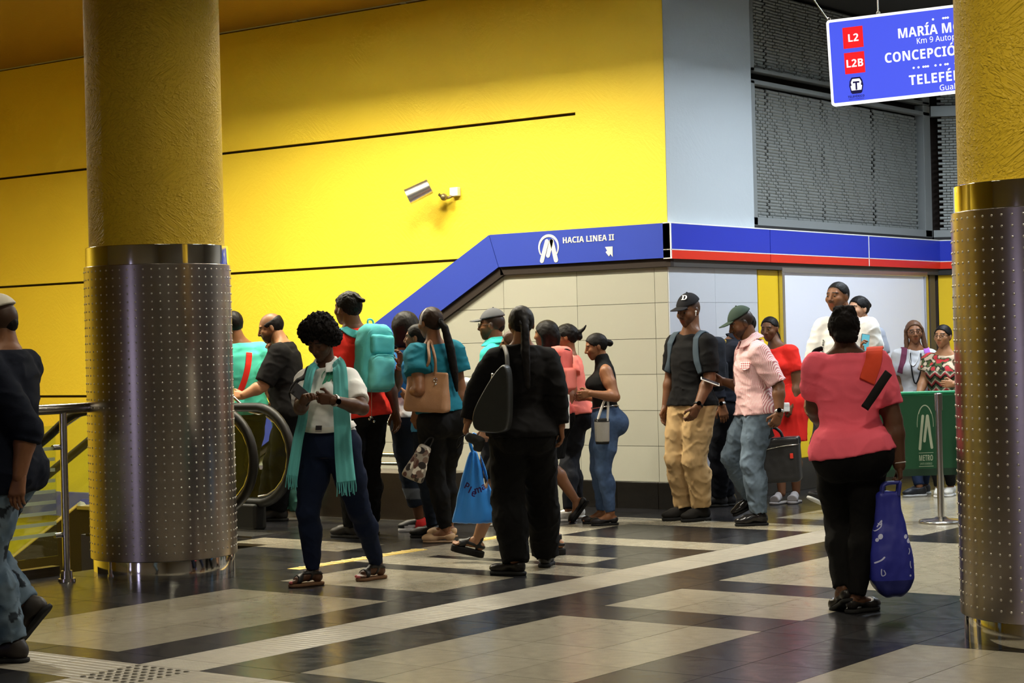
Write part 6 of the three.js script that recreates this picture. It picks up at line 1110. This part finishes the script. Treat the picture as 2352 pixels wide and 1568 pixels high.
// ---- bags of the queue
{
  const P = CR.redshirt, back = P.fr.clone().negate(), c = P.spot(0.66, 0, 0).addScaledVector(back, 0.215), g = carried('backpack', 'turquoise backpack with a front pocket on the man in red', 'backpack', c, back, -0.06), teal = fabric([0.10, 0.50, 0.50], 0.7), light = fabric([0.16, 0.62, 0.62], 0.7);
  const wob = (f, a = 0.008) => (x, y, z) => { const d = f(x, y, z); return Math.abs(d) < 0.04 ? d + a * n3(x * 14, y * 14, z * 14) : d; };
  blob(g, 'pack_body', wob((x, y, z) => rb(0.155 - 0.03 * smooth(0.1, 0.25, y), 0.255, 0.085, 0.07)(x, y, z)), 0.20, 0.30, 0.13, 0.009, teal);
  blob(g, 'front_pocket', wob(rb(0.115, 0.125, 0.05, 0.045, 0, -0.11, 0.085)), 0.18, 0.28, 0.17, 0.008, light);
  blob(g, 'top_pocket', wob(rb(0.105, 0.07, 0.03, 0.028, 0, 0.10, 0.085)), 0.16, 0.22, 0.15, 0.008, teal);
  part(g, 'zip', merged([tube([V(-0.10, 0.0, 0.123), V(-0.06, 0.02, 0.127), V(0.06, 0.02, 0.127), V(0.10, 0.0, 0.123)], 0.004, 16, 6), tube([V(-0.13, 0.12, 0.06), V(-0.09, 0.20, 0.075), V(0.09, 0.20, 0.075), V(0.13, 0.12, 0.06)], 0.004, 20, 6)]), light);
  part(g, 'carry_loop', tube([V(-0.03, 0.24, -0.05), V(-0.02, 0.285, -0.06), V(0.02, 0.285, -0.06), V(0.03, 0.24, -0.05)], 0.008, 12, 6), teal);
  const f = P.clothes.red_t_shirt.field;
  for (const s of ['L', 'R']) part(g, 'shoulder_strap', P.wear(null, [P.spot(0.92, s === 'R' ? 0.03 : -0.03, -0.07), over(P, s, 0.055, -0.05, 0.065), over(P, s, 0.075, 0.0, 0.055), over(P, s, 0.02, 0.07, 0.04), over(P, s, -0.12, 0.12, 0.02), over(P, s, -0.22, 0.09, -0.02)], 0.062, 0.012, null, null, f).applyMatrix4(g.matrixWorld.clone().invert()), teal);
  const q0 = loc(g, 852, 958, 14.05); part(g, 'charm_chain', tube([q0.clone().setY(-0.24), q0.clone().add(V(0.004, 0.02, 0)), q0.clone().add(V(0.02, -0.01, 0))], 0.002, 8, 5), M.steel); for (const [x, y] of [[0, 0], [0.03, -0.03], [-0.012, -0.014]]) part(g, 'charm', new THREE.OctahedronGeometry(0.011, 1).translate(q0.x + x, q0.y + y, q0.z), M.steel);
}
{
  const P = CR.blouse, d = P.o.d, g = carried('tote_bag', 'tan leather tote bag on the shoulder of the woman in the teal blouse', 'handbag', at(982, 900, d - 0.16), BACKWARD.clone().addScaledVector(RH, -0.35), -0.05), tan = leather([0.33, 0.165, 0.075], 0.5);
  blob(g, 'bag_body', (x, y, z) => { const w = 0.165 - 0.10 * (y + 0.14) * 0.35, t = 0.062 * smooth(0.20, -0.10, y) + 0.008; return rb(w, 0.145, t, Math.min(0.03, t * 0.8))(x, y, z) + 0.004 * n3(x * 15, y * 15, z * 15); }, 0.21, 0.19, 0.11, 0.007, tan);
  const top = [[-0.05, 0.135], [0.055, 0.14]];
  for (const dz of [0.012, -0.02]) part(g, 'strap', tube([V(top[0][0], 0.12, dz), loc(g, 985, 830, d - 0.22), loc(g, 984, 795, d - 0.15), loc(g, 988, 782, d - 0.06), loc(g, 994, 800, d - 0.16), loc(g, 1000, 830, d - 0.21), V(top[1][0], 0.125, dz)].map((v, k) => k && k < 6 ? v.add(V(dz * 0.3, 0, dz * 0.5)) : v), 0.0095, 40, 7), tan);
  part(g, 'ring_charm', merged([new THREE.TorusGeometry(0.014, 0.004, 6, 14).translate(0.07, 0.09, 0.03), new THREE.OctahedronGeometry(0.012, 1).translate(0.075, 0.06, 0.035)]), M.chrome);
  P.add(P.g, 'hairband', new THREE.TorusGeometry(0.094, 0.007, 8, 40, Math.PI * 1.15).rotateZ(-0.24).scale(0.9, 1.08, 1.6).rotateX(-0.25).translate(0, 0.012, 0.012).applyMatrix4(P.headM), fabric([0.62, 0.58, 0.56]));
  P.add(P.g, 'hair_tie', new THREE.TorusGeometry(0.018, 0.007, 8, 16).translate(0, 0.0, -0.118).applyMatrix4(P.headM), fabric([0.02, 0.02, 0.02]));
  const b = carried('patterned_bag', 'small brown and white patterned bag hanging beside black trousers at knee height', 'bag', at(962, 1062, 13.72), BACKWARD, -0.42), cv = document.createElement('canvas'); cv.width = cv.height = 256; const x = cv.getContext('2d'); x.fillStyle = '#8d867a'; x.fillRect(0, 0, 256, 256);
  for (let k = 0; k < 46; k++) { x.fillStyle = ['#221a16', '#4a2b22', '#cfc8ba', '#6b564a'][k % 4]; x.beginPath(); x.ellipse(rnd() * 256, rnd() * 256, 8 + 18 * rnd(), 6 + 26 * rnd(), rnd() * 3, 0, 7); x.fill(); }
  const tx = new THREE.CanvasTexture(cv); tx.colorSpace = THREE.SRGBColorSpace; const pm = std({ map: tx, roughness: 0.4 });
  blob(b, 'bag_body', (x, y, z) => rb(0.048 + 0.035 * smooth(0.12, -0.12, y), 0.135, 0.03, 0.025)(x, y, z) + 0.004 * n3(x * 22, y * 22, z * 22), 0.11, 0.17, 0.06, 0.007, pm, undefined, [0.24, 0.3]);
  part(b, 'cord', tube([V(-0.02, 0.125, 0), V(0.0, 0.19, 0.0), V(0.03, 0.2, 0), V(0.03, 0.125, 0)], 0.006, 16, 6), fabric([0.03, 0.03, 0.03]));
  const w = carried('white_bag', 'plain white bag seen between the teal blouse and the black suit', 'bag', at(1069, 906, 14.3), BACKWARD); blob(w, 'bag_body', (x, y, z) => rb(0.06, 0.13, 0.05, 0.05)(x, y, z) + 0.006 * n3(x * 16, y * 16, z * 16), 0.09, 0.17, 0.08, 0.009, fabric([0.78, 0.78, 0.80])); part(w, 'strap', tube([V(-0.02, 0.11, 0), V(-0.01, 0.2, 0), V(0.02, 0.22, 0.0)], 0.008, 10, 6), fabric([0.7, 0.7, 0.7]));
  wristBand(CR.bob, 'L', 'beaded_bracelet', [0.32, 0.10, 0.04], 0.03);
}
{
  const P = CR.suit, d = P.o.d, g = carried('shoulder_bag', 'large black leather shoulder bag hanging at the side of the woman in the black suit', 'handbag', at(1136, 918, d - 0.30), BACKWARD.clone().addScaledVector(RH, -0.3));
  const poly = [[1170, 836], [1150, 850], [1120, 893], [1090, 945], [1089, 975], [1100, 988], [1160, 990], [1172, 975], [1174, 900]].map(([a, b]) => { const v = loc(g, a, b, d - 0.30); return [v.x, v.y]; }).reverse(), s = new THREE.Shape(); poly.forEach(([a, b], k) => { const [u, v] = poly[(k + 1) % poly.length], m = [(a + u) / 2, (b + v) / 2]; if (!k) { const [p, q] = poly[poly.length - 1]; s.moveTo((a + p) / 2, (b + q) / 2); } s.quadraticCurveTo(a, b, ...m); });
  part(g, 'bag_body', uvWorld(new THREE.ExtrudeGeometry(s, { depth: 0.05, bevelEnabled: true, bevelSize: 0.012, bevelThickness: 0.03, bevelSegments: 5, curveSegments: 8 }).translate(0, 0, -0.025)), leather([0.012, 0.0125, 0.010], 0.36));
  part(g, 'strap', tube([loc(g, 1166, 846, d - 0.30), loc(g, 1164, 815, d - 0.25), loc(g, 1158, 797, d - 0.14), loc(g, 1152, 800, d - 0.02)], 0.014, 20, 8), leather([0.018, 0.018, 0.016], 0.35));
  part(g, 'side_tie', merged([tube([loc(g, 1130, 862, d - 0.29), loc(g, 1126, 885, d - 0.32), loc(g, 1122, 905, d - 0.31)], 0.004, 10, 5), new THREE.SphereGeometry(0.009, 8, 6).translate(...loc(g, 1131, 860, d - 0.30).toArray())]), M.steel);
  P.add(P.g, 'hair_tie', new THREE.TorusGeometry(0.024, 0.010, 8, 18).rotateX(0.5).translate(0, 0.0, -0.112).applyMatrix4(P.headM), fabric([0.03, 0.03, 0.032]));
  const u = carried('folded_pouch', 'dark folded pouch with a loop held by the woman in the black suit', 'pouch', at(1088, 1008, d - 0.12), BACKWARD, -0.4); blob(u, 'pouch_body', (x, y, z) => smin(rb(0.055, 0.03, 0.028, 0.026)(x, y, z), rb(0.028, 0.045, 0.022, 0.02, 0.045, -0.02, 0)(x, y, z), 0.02) + 0.006 * n3(x * 30, y * 30, z * 30), 0.11, 0.09, 0.05, 0.006, fabric([0.03, 0.03, 0.028], 0.6)); part(u, 'loop', tube([V(-0.05, 0.01, 0), V(-0.085, -0.03, 0), V(-0.075, -0.09, 0), V(-0.06, -0.05, 0.01)], 0.005, 18, 6), fabric([0.014, 0.014, 0.014]));
}
{
  const g = carried('plastic_bag', 'bright blue plastic carrier bag with dark lettering, knotted full below the black leather bag', 'plastic bag', at(1089, 1118, 12.35), BACKWARD), cv = document.createElement('canvas'); cv.width = 512; cv.height = 640; const x = cv.getContext('2d'); x.fillStyle = '#3f95ea'; x.fillRect(0, 0, 512, 640);
  x.fillStyle = '#3b1250'; x.font = 'bold 84px sans-serif'; [['P', 150, 318, 0.55], ['l', 190, 360, 0.5], ['e', 222, 392, 0.25], ['m', 262, 378, -0.25], ['a', 334, 350, -0.35]].forEach(([t, a, b, r]) => { x.save(); x.translate(a, b); x.rotate(r); x.fillText(t, 0, 0); x.restore(); });
  const t = new THREE.CanvasTexture(cv); t.colorSpace = THREE.SRGBColorSpace; const h = 0.235;
  blob(g, 'bag_body', (X, Y, Z) => { const v = clamp((h - Y) / (2 * h), 0, 1), w = mix(0.022, 0.142, Math.pow(v, 0.8)) , dd = mix(0.02, 0.06, Math.pow(v, 0.7)), x2 = X - mix(0.004, 0.0, v); const r = Math.hypot(x2 / w, Z / dd), fold = 0.010 * Math.sin(x2 / w * 9 + 2 * v) * (1 - v * 0.7) + 0.007 * n3(X * 14, Y * 8, Z * 14); return smax((r - 1) * dd + fold, Math.abs(Y) - h + 0.006 * n3(X * 30, 0, 3), 0.02); }, 0.19, 0.27, 0.10, 0.0065, phys({ map: t, roughness: 0.32, transmission: 0.12, thickness: 0 }), undefined, [0.34, 0.47]);
  part(g, 'handle_loop', tube([V(0.0, 0.22, 0.012), V(-0.018, 0.29, 0.01), V(0.006, 0.345, 0), V(0.025, 0.30, -0.008), V(0.008, 0.22, -0.012)], 0.011, 26, 8), std({ color: lin(0.03, 0.24, 0.72), roughness: 0.35 }));
}
{
  const P = CR.coralbag, back = P.fr.clone().negate(), g = carried('backpack', 'coral pink backpack with a dark zip behind the woman in the black suit', 'backpack', at(1286, 850, 14.98), back), c = fabric([0.80, 0.16, 0.13]);
  blob(g, 'pack_body', (x, y, z) => rb(0.13, 0.19, 0.07, 0.06)(x, y, z) + 0.006 * n3(x * 14, y * 14, z * 14), 0.17, 0.23, 0.11, 0.009, c); blob(g, 'front_pocket', rb(0.10, 0.09, 0.035, 0.03, 0, -0.07, 0.07), 0.15, 0.2, 0.14, 0.009, fabric([0.85, 0.22, 0.17]));
  part(g, 'zip', tube([V(-0.11, 0.05, 0.055), V(-0.085, 0.135, 0.06), V(0, 0.165, 0.058), V(0.085, 0.135, 0.06), V(0.11, 0.05, 0.055)], 0.006, 24, 6), M.rubber);
  const f = carried('white_folder', 'flat white folder held upright beside the woman in the black suit', 'folder', at(1297, 944, 14.85), BACKWARD.clone().addScaledVector(RH, -0.4), -0.02); part(f, 'cover', rbox(-0.04, 0.04, -0.135, 0.13, 0.004, 0.010, 0.003, 1), M.white); part(f, 'pages', box(-0.037, 0.038, -0.13, 0.125, -0.008, 0.0035), fabric([0.75, 0.74, 0.70]));
}
{
  const P = CR.turtle, d = 14.86, g = carried('bucket_bag', 'small silver bucket bag with white handles on the arm of the woman in the turtleneck', 'handbag', at(1383, 990, d), BACKWARD);
  part(g, 'bag_body', new THREE.LatheGeometry([[0.0, -0.085], [0.052, -0.085], [0.056, -0.075], [0.060, 0.07], [0.058, 0.075]].map(([r, y]) => new THREE.Vector2(r, y)), 32).scale(1, 1, 0.8), std({ color: lin(0.42, 0.41, 0.37), roughness: 0.35, metalness: 0.5, bumpMap: rep(tStucco, 4), bumpScale: 0.003 }));
  part(g, 'dark_top', new THREE.LatheGeometry([[0.058, 0.07], [0.060, 0.092], [0.05, 0.10], [0.0, 0.098]].map(([r, y]) => new THREE.Vector2(r, y)), 32).scale(1, 1, 0.8), fabric([0.02, 0.02, 0.02])); part(g, 'base', new THREE.LatheGeometry([[0, -0.1], [0.05, -0.1], [0.054, -0.085]].map(([r, y]) => new THREE.Vector2(r, y)), 32).scale(1, 1, 0.8), fabric([0.02, 0.02, 0.02]));
  for (const dz of [0.03, -0.03]) part(g, 'handle', tube([V(-0.035, 0.08, dz), V(0.0, 0.18, dz * 0.7), loc(g, 1393, 912, d - 0.02).add(V(0, 0, dz * 0.2)), V(0.052, 0.2, dz * 0.7), V(0.042, 0.08, dz)], 0.009, 30, 7), fabric([0.66, 0.64, 0.58]));
  P.wear('waist_chain', [0, 1, 2, 3, 4, 5, 6].map((k) => { const a = k / 6 * Math.PI * 2; return P.spot(0.31, Math.cos(a) * 0.08, Math.sin(a) * 0.06); }), 0.009, 0.004, M.steel, undefined, (x, y, z) => Math.min(P.clothes.jeans.field(x, y, z), P.clothes.turtleneck_top.field(x, y, z)), 0.007);
}
// ---- caps, straps and cases of the men by the pilaster
{
  const P = CR.capman, tee = P.clothes.t_shirt.field, serif = await new FontLoader().loadAsync('fonts/droid/droid_serif_bold.typeface.json'), tg = new TextGeometry('D', { font: serif, size: 0.046, depth: 0.003, curveSegments: 4 }); tg.translate(-0.020, -0.022, 0);
  mark(P, 'cap_letter', P.cap, 1571, 684, tg, M.white, 'white letter on the cap', 0, 0.002);
  P.add(P.g, 'shoe_tag', rbox(-0.018, 0.018, -0.008, 0.008, -0.002, 0.002, 0.0015, 1).applyMatrix4(frame(RH.clone(), V(0, 1, 0), BACKWARD.clone(), at(1607, 1153, depthOf(P.limb.legL.a) - 0.072))), std({ color: lin(0.75, 0.62, 0.03), roughness: 0.5 }), 'small yellow tag');
  const strap = fabric([0.045, 0.065, 0.085]), back = P.fr.clone().negate(), g = carried('backpack', 'dark navy backpack with slate straps on the man in the black cap', 'backpack', P.spot(0.60, 0, 0).addScaledVector(back, 0.20), back);
  blob(g, 'pack_body', (x, y, z) => rb(0.14, 0.22, 0.085, 0.06)(x, y, z) + 0.006 * n3(x * 14, y * 14, z * 14), 0.19, 0.27, 0.13, 0.010, fabric([0.012, 0.016, 0.024])); blob(g, 'front_pocket', rb(0.11, 0.10, 0.035, 0.03, 0, -0.08, 0.085), 0.15, 0.22, 0.14, 0.009, fabric([0.014, 0.018, 0.026]));
  for (const s of ['L', 'R']) part(g, 'shoulder_strap', P.wear(null, [P.spot(0.92, s === 'R' ? 0.03 : -0.03, -0.07), over(P, s, 0.055, -0.05, 0.06), over(P, s, 0.075, 0.0, 0.05), over(P, s, 0.02, 0.08, 0.035), over(P, s, -0.12, 0.12, 0.015), over(P, s, -0.22, 0.08, -0.02)], 0.055, 0.012, null, null, tee).applyMatrix4(g.matrixWorld.clone().invert()), strap);
  wristBand(P, 'L', 'wristwatch', [0.02, 0.02, 0.02], 0.02, [0.03, 0.03, 0.03]);
  P.add(P.g, 'earbud', merged([new THREE.SphereGeometry(0.008, 10, 8).translate(0.078, -0.004, 0.012), rod(V(0.080, -0.006, 0.014), V(0.080, -0.034, 0.022), 0.0032, 8)]).applyMatrix4(P.headM), M.white);
  const R = CR.redshirt; R.add(R.g, 'earbud', merged([new THREE.SphereGeometry(0.008, 10, 8).translate(0.078, -0.004, 0.012), rod(V(0.080, -0.006, 0.014), V(0.080, -0.034, 0.022), 0.0032, 8)]).applyMatrix4(R.headM), M.white);
  const G = CR.guard, bad = new THREE.CylinderGeometry(0.036, 0.036, 0.003, 28).rotateX(Math.PI / 2); const bm = mark(G, 'shoulder_badge', G.clothes.uniform_shirt.field, 1662, 788, bad, std({ color: lin(0.42, 0.30, 0.03), roughness: 0.6 }), 'round gold badge', 0, 0.004);
  mark(G, 'badge_ring', G.clothes.uniform_shirt.field, 1662, 788, merged([new THREE.TorusGeometry(0.026, 0.002, 6, 24), new THREE.TorusGeometry(0.035, 0.002, 6, 24), new THREE.CircleGeometry(0.012, 12)]), std({ color: lin(0.03, 0.025, 0.01), roughness: 0.7 }), undefined, 0, 0.0075);
  wristBand(G, 'L', 'wristwatch', [0.4, 0.4, 0.4], 0.02, [0.1, 0.1, 0.1]);
}
{
  const P = CR.gingham, d = P.o.d, sh = P.clothes.checked_shirt.field;
  const ph = carried('smartphone', 'white smartphone held flat by the man in the checked shirt', 'phone', at(1631, 876, d + 0.12), V(0, 0, 1)); ph.quaternion.setFromRotationMatrix(new THREE.Matrix4().makeBasis(RH.clone().addScaledVector(V(0, -1, 0), 0.40).normalize(), V(0, 1, 0).addScaledVector(RH, 0.40).normalize(), BACKWARD)); ph.rotateX(0.25);
  part(ph, 'phone_body', rbox(-0.078, 0.078, -0.0045, 0.0045, -0.037, 0.037, 0.004), std({ color: lin(0.75, 0.73, 0.68), roughness: 0.35 })); part(ph, 'screen', box(-0.072, 0.072, 0.0046, 0.0052, -0.034, 0.034), fabric([0.02, 0.02, 0.025], 0.15));
  wristBand(P, 'L', 'wristwatch', [0.5, 0.5, 0.5], 0.022, [0.4, 0.4, 0.42]);
  const p2 = carried('smartphone', 'black smartphone held low in the hand of the man in the checked shirt', 'phone', at(1764, 986, d - 0.16), BACKWARD.clone().addScaledVector(RH, 0.4), 0.35); part(p2, 'phone_body', rbox(-0.035, 0.035, -0.07, 0.07, -0.005, 0.005, 0.004), fabric([0.012, 0.012, 0.013], 0.25)); part(p2, 'screen', box(-0.032, 0.032, -0.066, 0.066, 0.0051, 0.0056), fabric([0.01, 0.01, 0.012], 0.1));
  { const pts = [[-0.045, 0, 0], [0.045, 0, 0], [0.045, -0.05, 0], [0.0, -0.065, 0], [-0.045, -0.05, 0]].map(([x, y]) => new THREE.Vector2(x, y)); mark(P, 'shirt_pocket', sh, 1712, 840, new THREE.ExtrudeGeometry(new THREE.Shape(pts), { depth: 0.002, bevelEnabled: false }).translate(0, 0.03, 0), std({ map: rep(tGingham, 14), roughness: 0.8 }), undefined, 0, 0.004); }
  const g = carried('cooler_case', 'black soft-sided case with a silver zip and red tag carried by the checked-shirt man', 'case', at(1793, 1058, d - 0.05), BACKWARD.clone().addScaledVector(RH, -0.25), 0.04), blk = fabric([0.014, 0.014, 0.015], 0.45);
  blob(g, 'case_body', (x, y, z) => rb(0.155, 0.165, 0.10, 0.035)(x, y, z) + 0.003 * n3(x * 18, y * 18, z * 18), 0.2, 0.21, 0.14, 0.008, blk); blob(g, 'lid', rb(0.158, 0.035, 0.103, 0.022, 0, 0.150, 0), 0.2, 0.2, 0.14, 0.008, leather([0.016, 0.016, 0.018], 0.2));
  part(g, 'zip', tube([V(-0.15, 0.085, 0.07), V(-0.13, 0.09, 0.103), V(0.0, 0.115, 0.106), V(0.13, 0.125, 0.103), V(0.155, 0.125, 0.06)], 0.004, 24, 6), M.steel); part(g, 'tag', rbox(0.085, 0.11, 0.02, 0.06, 0.100, 0.110, 0.003, 1), std({ color: lin(0.75, 0.04, 0.02), roughness: 0.4 }));
  part(g, 'handle', tube([V(-0.09, 0.17, 0), V(-0.085, 0.225, 0), V(-0.04, 0.26, 0), V(0.01, 0.225, 0), V(0.03, 0.17, 0)], 0.012, 24, 8), blk);
  const R = CR.red, w = carried('white_case', 'small white case in the hand of the woman in the red dress', 'case', at(1806, 935, 16.45), BACKWARD); part(w, 'case_body', rbox(-0.028, 0.028, -0.04, 0.04, -0.012, 0.012, 0.008), M.white); part(w, 'lid_line', box(-0.0285, 0.0285, 0.012, 0.015, -0.0125, 0.0125), fabric([0.5, 0.5, 0.5]));
}
// ---- the tall man, the woman in pink and the two behind the banner
{
  const T = CR.tall, tee = T.clothes.t_shirt.field, tg = new TextGeometry('B-TOM', { font: FONT, size: 0.024, depth: 0.002, curveSegments: 3 }); tg.translate(-0.05, -0.01, 0);
  mark(T, 'shirt_print', tee, 1891, 795, tg, fabric([0.05, 0.05, 0.05]), 'dark printed letters', Math.PI / 2 - 0.15, 0.003);
  wristBand(T, 'R', 'bracelet', [0.7, 0.68, 0.62], 0.008);
  const ph = carried('smartphone', 'smartphone with a lit pale blue screen held by the tall man in white', 'phone', T.limb.armL.grip.clone().add(V(0, 0.03, 0)), BACKWARD.clone().addScaledVector(RH, 0.25), -0.15); part(ph, 'phone_body', rbox(-0.036, 0.036, -0.07, 0.07, -0.005, 0.004, 0.004), fabric([0.02, 0.02, 0.02], 0.3)); part(ph, 'screen', box(-0.033, 0.033, -0.066, 0.066, 0.0041, 0.0047), std({ color: lin(0.1, 0.3, 0.4), emissive: lin(0.16, 0.62, 0.75), emissiveIntensity: 0.22 }));
  const P = CR.pink, d = P.o.d, f = P.clothes.pink_t_shirt.field;
  P.wear('shoulder_pad', [over(P, 'R', 0.05, 0.02, 0.0), over(P, 'R', 0.04, -0.07, 0.01), over(P, 'R', -0.03, -0.11, 0.035), over(P, 'R', -0.08, -0.13, 0.05)], 0.085, 0.006, fabric([0.70, 0.07, 0.03]), 'orange-red shoulder strap pad', f);
  P.wear('black_strap', [at(2040, 856, d - 0.25), at(2022, 882, d - 0.28), at(2004, 910, d - 0.28), at(1986, 938, d - 0.27)], 0.042, 0.014, fabric([0.012, 0.011, 0.011]), 'thick black strap', f);
  const b = carried('black_shoulder_bag', 'narrow black bag with red piping at the left shoulder of the woman in pink', 'handbag', at(1868, 868, d + 0.10), BACKWARD.clone().addScaledVector(RH, -0.5), 0.05); blob(b, 'bag_body', (x, y, z) => rb(0.030, 0.11, 0.07, 0.028)(x, y, z) + 0.004 * n3(x * 16, y * 16, z * 16), 0.06, 0.15, 0.11, 0.008, fabric([0.008, 0.007, 0.007])); part(b, 'piping', tube([V(-0.026, -0.09, 0.05), V(-0.03, 0.0, 0.06), V(-0.026, 0.09, 0.05)], 0.004, 16, 6), std({ color: lin(0.5, 0.02, 0.03), roughness: 0.5 })); part(b, 'strap', tube([V(0.0, 0.10, 0.02), V(0.018, 0.14, 0.0), V(0.05, 0.155, -0.03)], 0.013, 14, 8), fabric([0.008, 0.007, 0.007]));
  wristBand(P, 'R', 'bracelet', [0.5, 0.45, 0.4], 0.008);
  // blue shopping bag
  const g = carried('shopping_bag', 'dark blue shopping bag with white print hanging from the hand of the woman in pink', 'shopping bag', at(2045, 1248, d - 0.12), BACKWARD, 0.02), cv = document.createElement('canvas'); cv.width = 400; cv.height = 1000; const x = cv.getContext('2d'); x.fillStyle = '#242a8e'; x.fillRect(0, 0, 400, 1000); x.fillStyle = '#141a5c'; x.fillRect(0, 830, 400, 170);
  x.strokeStyle = x.fillStyle = '#c9cde8'; x.lineWidth = 9; x.lineCap = 'round'; const sq = (pts) => { x.beginPath(); x.moveTo(...pts[0]); for (let k = 1; k < pts.length; k++) x.quadraticCurveTo(...pts[k], (pts[k][0] + (pts[k + 1] ?? pts[k])[0]) / 2, (pts[k][1] + (pts[k + 1] ?? pts[k])[1]) / 2); x.stroke(); };
  sq([[80, 330], [130, 250], [110, 320], [90, 300]]); sq([[60, 370], [110, 340], [120, 300]]); for (const [a, b, r] of [[100, 420, 20], [70, 450, 14], [320, 430, 16], [345, 470, 18]]) { x.beginPath(); x.ellipse(a, b, r, r * 1.3, 0.4, 0, 7); x.fill(); } x.lineWidth = 14; sq([[40, 660], [90, 640], [120, 610]]); x.lineWidth = 9; sq([[90, 720], [80, 790], [130, 770], [110, 730]]); sq([[340, 540], [350, 560], [335, 590]]); sq([[345, 660], [340, 690], [350, 720]]); x.beginPath(); x.arc(340, 790, 10, 0, 7); x.fill();
  const t = new THREE.CanvasTexture(cv); t.colorSpace = THREE.SRGBColorSpace;
  blob(g, 'bag_body', (X, Y, Z) => { const w = mix(0.065, 0.112, smooth(0.24, -0.12, Y)) - 0.035 * smooth(-0.17, -0.29, Y), dd = mix(0.03, 0.075, smooth(0.25, -0.1, Y)); return rb(w, 0.275, dd, Math.min(0.05, dd * 0.8))(X, Y, Z) + 0.006 * n3(X * 15, Y * 9, Z * 15) + 0.003 * n3(X * 40, Y * 20, Z * 40); }, 0.15, 0.31, 0.12, 0.0065, std({ map: t, roughness: 0.5 }), undefined, [0.24, 0.56]);
  for (const dz of [0.02, -0.02]) part(g, 'handle', tube([V(-0.035, 0.255, dz), V(-0.02, 0.31, dz), loc(g, 2064, 1108, d - 0.12).add(V(0, 0, dz * 0.3)), V(0.06, 0.31, dz), V(0.05, 0.25, dz)], 0.010, 26, 7), std({ color: lin(0.02, 0.026, 0.22), roughness: 0.5 }));
}
{
  const P = CR.lanyard, f = P.clothes.grey_t_shirt.field, d = P.o.d;
  P.wear('lanyard', [at(2091, 806, d - 0.12), at(2096, 845, d - 0.2), at(2105, 895, d - 0.2), at(2116, 850, d - 0.2), at(2118, 808, d - 0.12)], 0.012, 0.004, fabric([0.012, 0.012, 0.013]), 'black lanyard', f); P.wear('badge_holder', [at(2104, 895, d - 0.2), at(2106, 915, d - 0.2), at(2104, 930, d - 0.2)], 0.03, 0.004, fabric([0.03, 0.03, 0.03], 0.3), undefined, f);
  P.wear('earphone_cord', [at(2117, 778, d - 0.10), at(2118, 800, d - 0.14), at(2108, 820, d - 0.2), at(2100, 842, d - 0.2), at(2092, 815, d - 0.2), at(2087, 790, d - 0.12)], 0.004, 0.003, M.white, 'white earphone cord', f);
  for (const s of ['R', 'L']) P.wear('bag_strap', [over(P, s, 0.05, -0.03, 0.04), over(P, s, 0.06, 0.03, 0.04), over(P, s, -0.03, 0.10, 0.02), over(P, s, -0.15, 0.1, -0.01)], 0.05, 0.008, s === 'R' ? fabric([0.12, 0.03, 0.06]) : fabric([0.30, 0.10, 0.42]), 'patterned strap', f);
  const A = CR.aqua, fa = A.clothes.turquoise_t_shirt.field; A.wear('red_strap', [at(580, 803, 16.15), at(580, 830, 16.11), at(568, 868, 16.11), at(546, 905, 16.11)], 0.05, 0.006, fabric([0.75, 0.03, 0.02]), 'red shoulder strap', fa);
}
renderer.render(scene, camera);
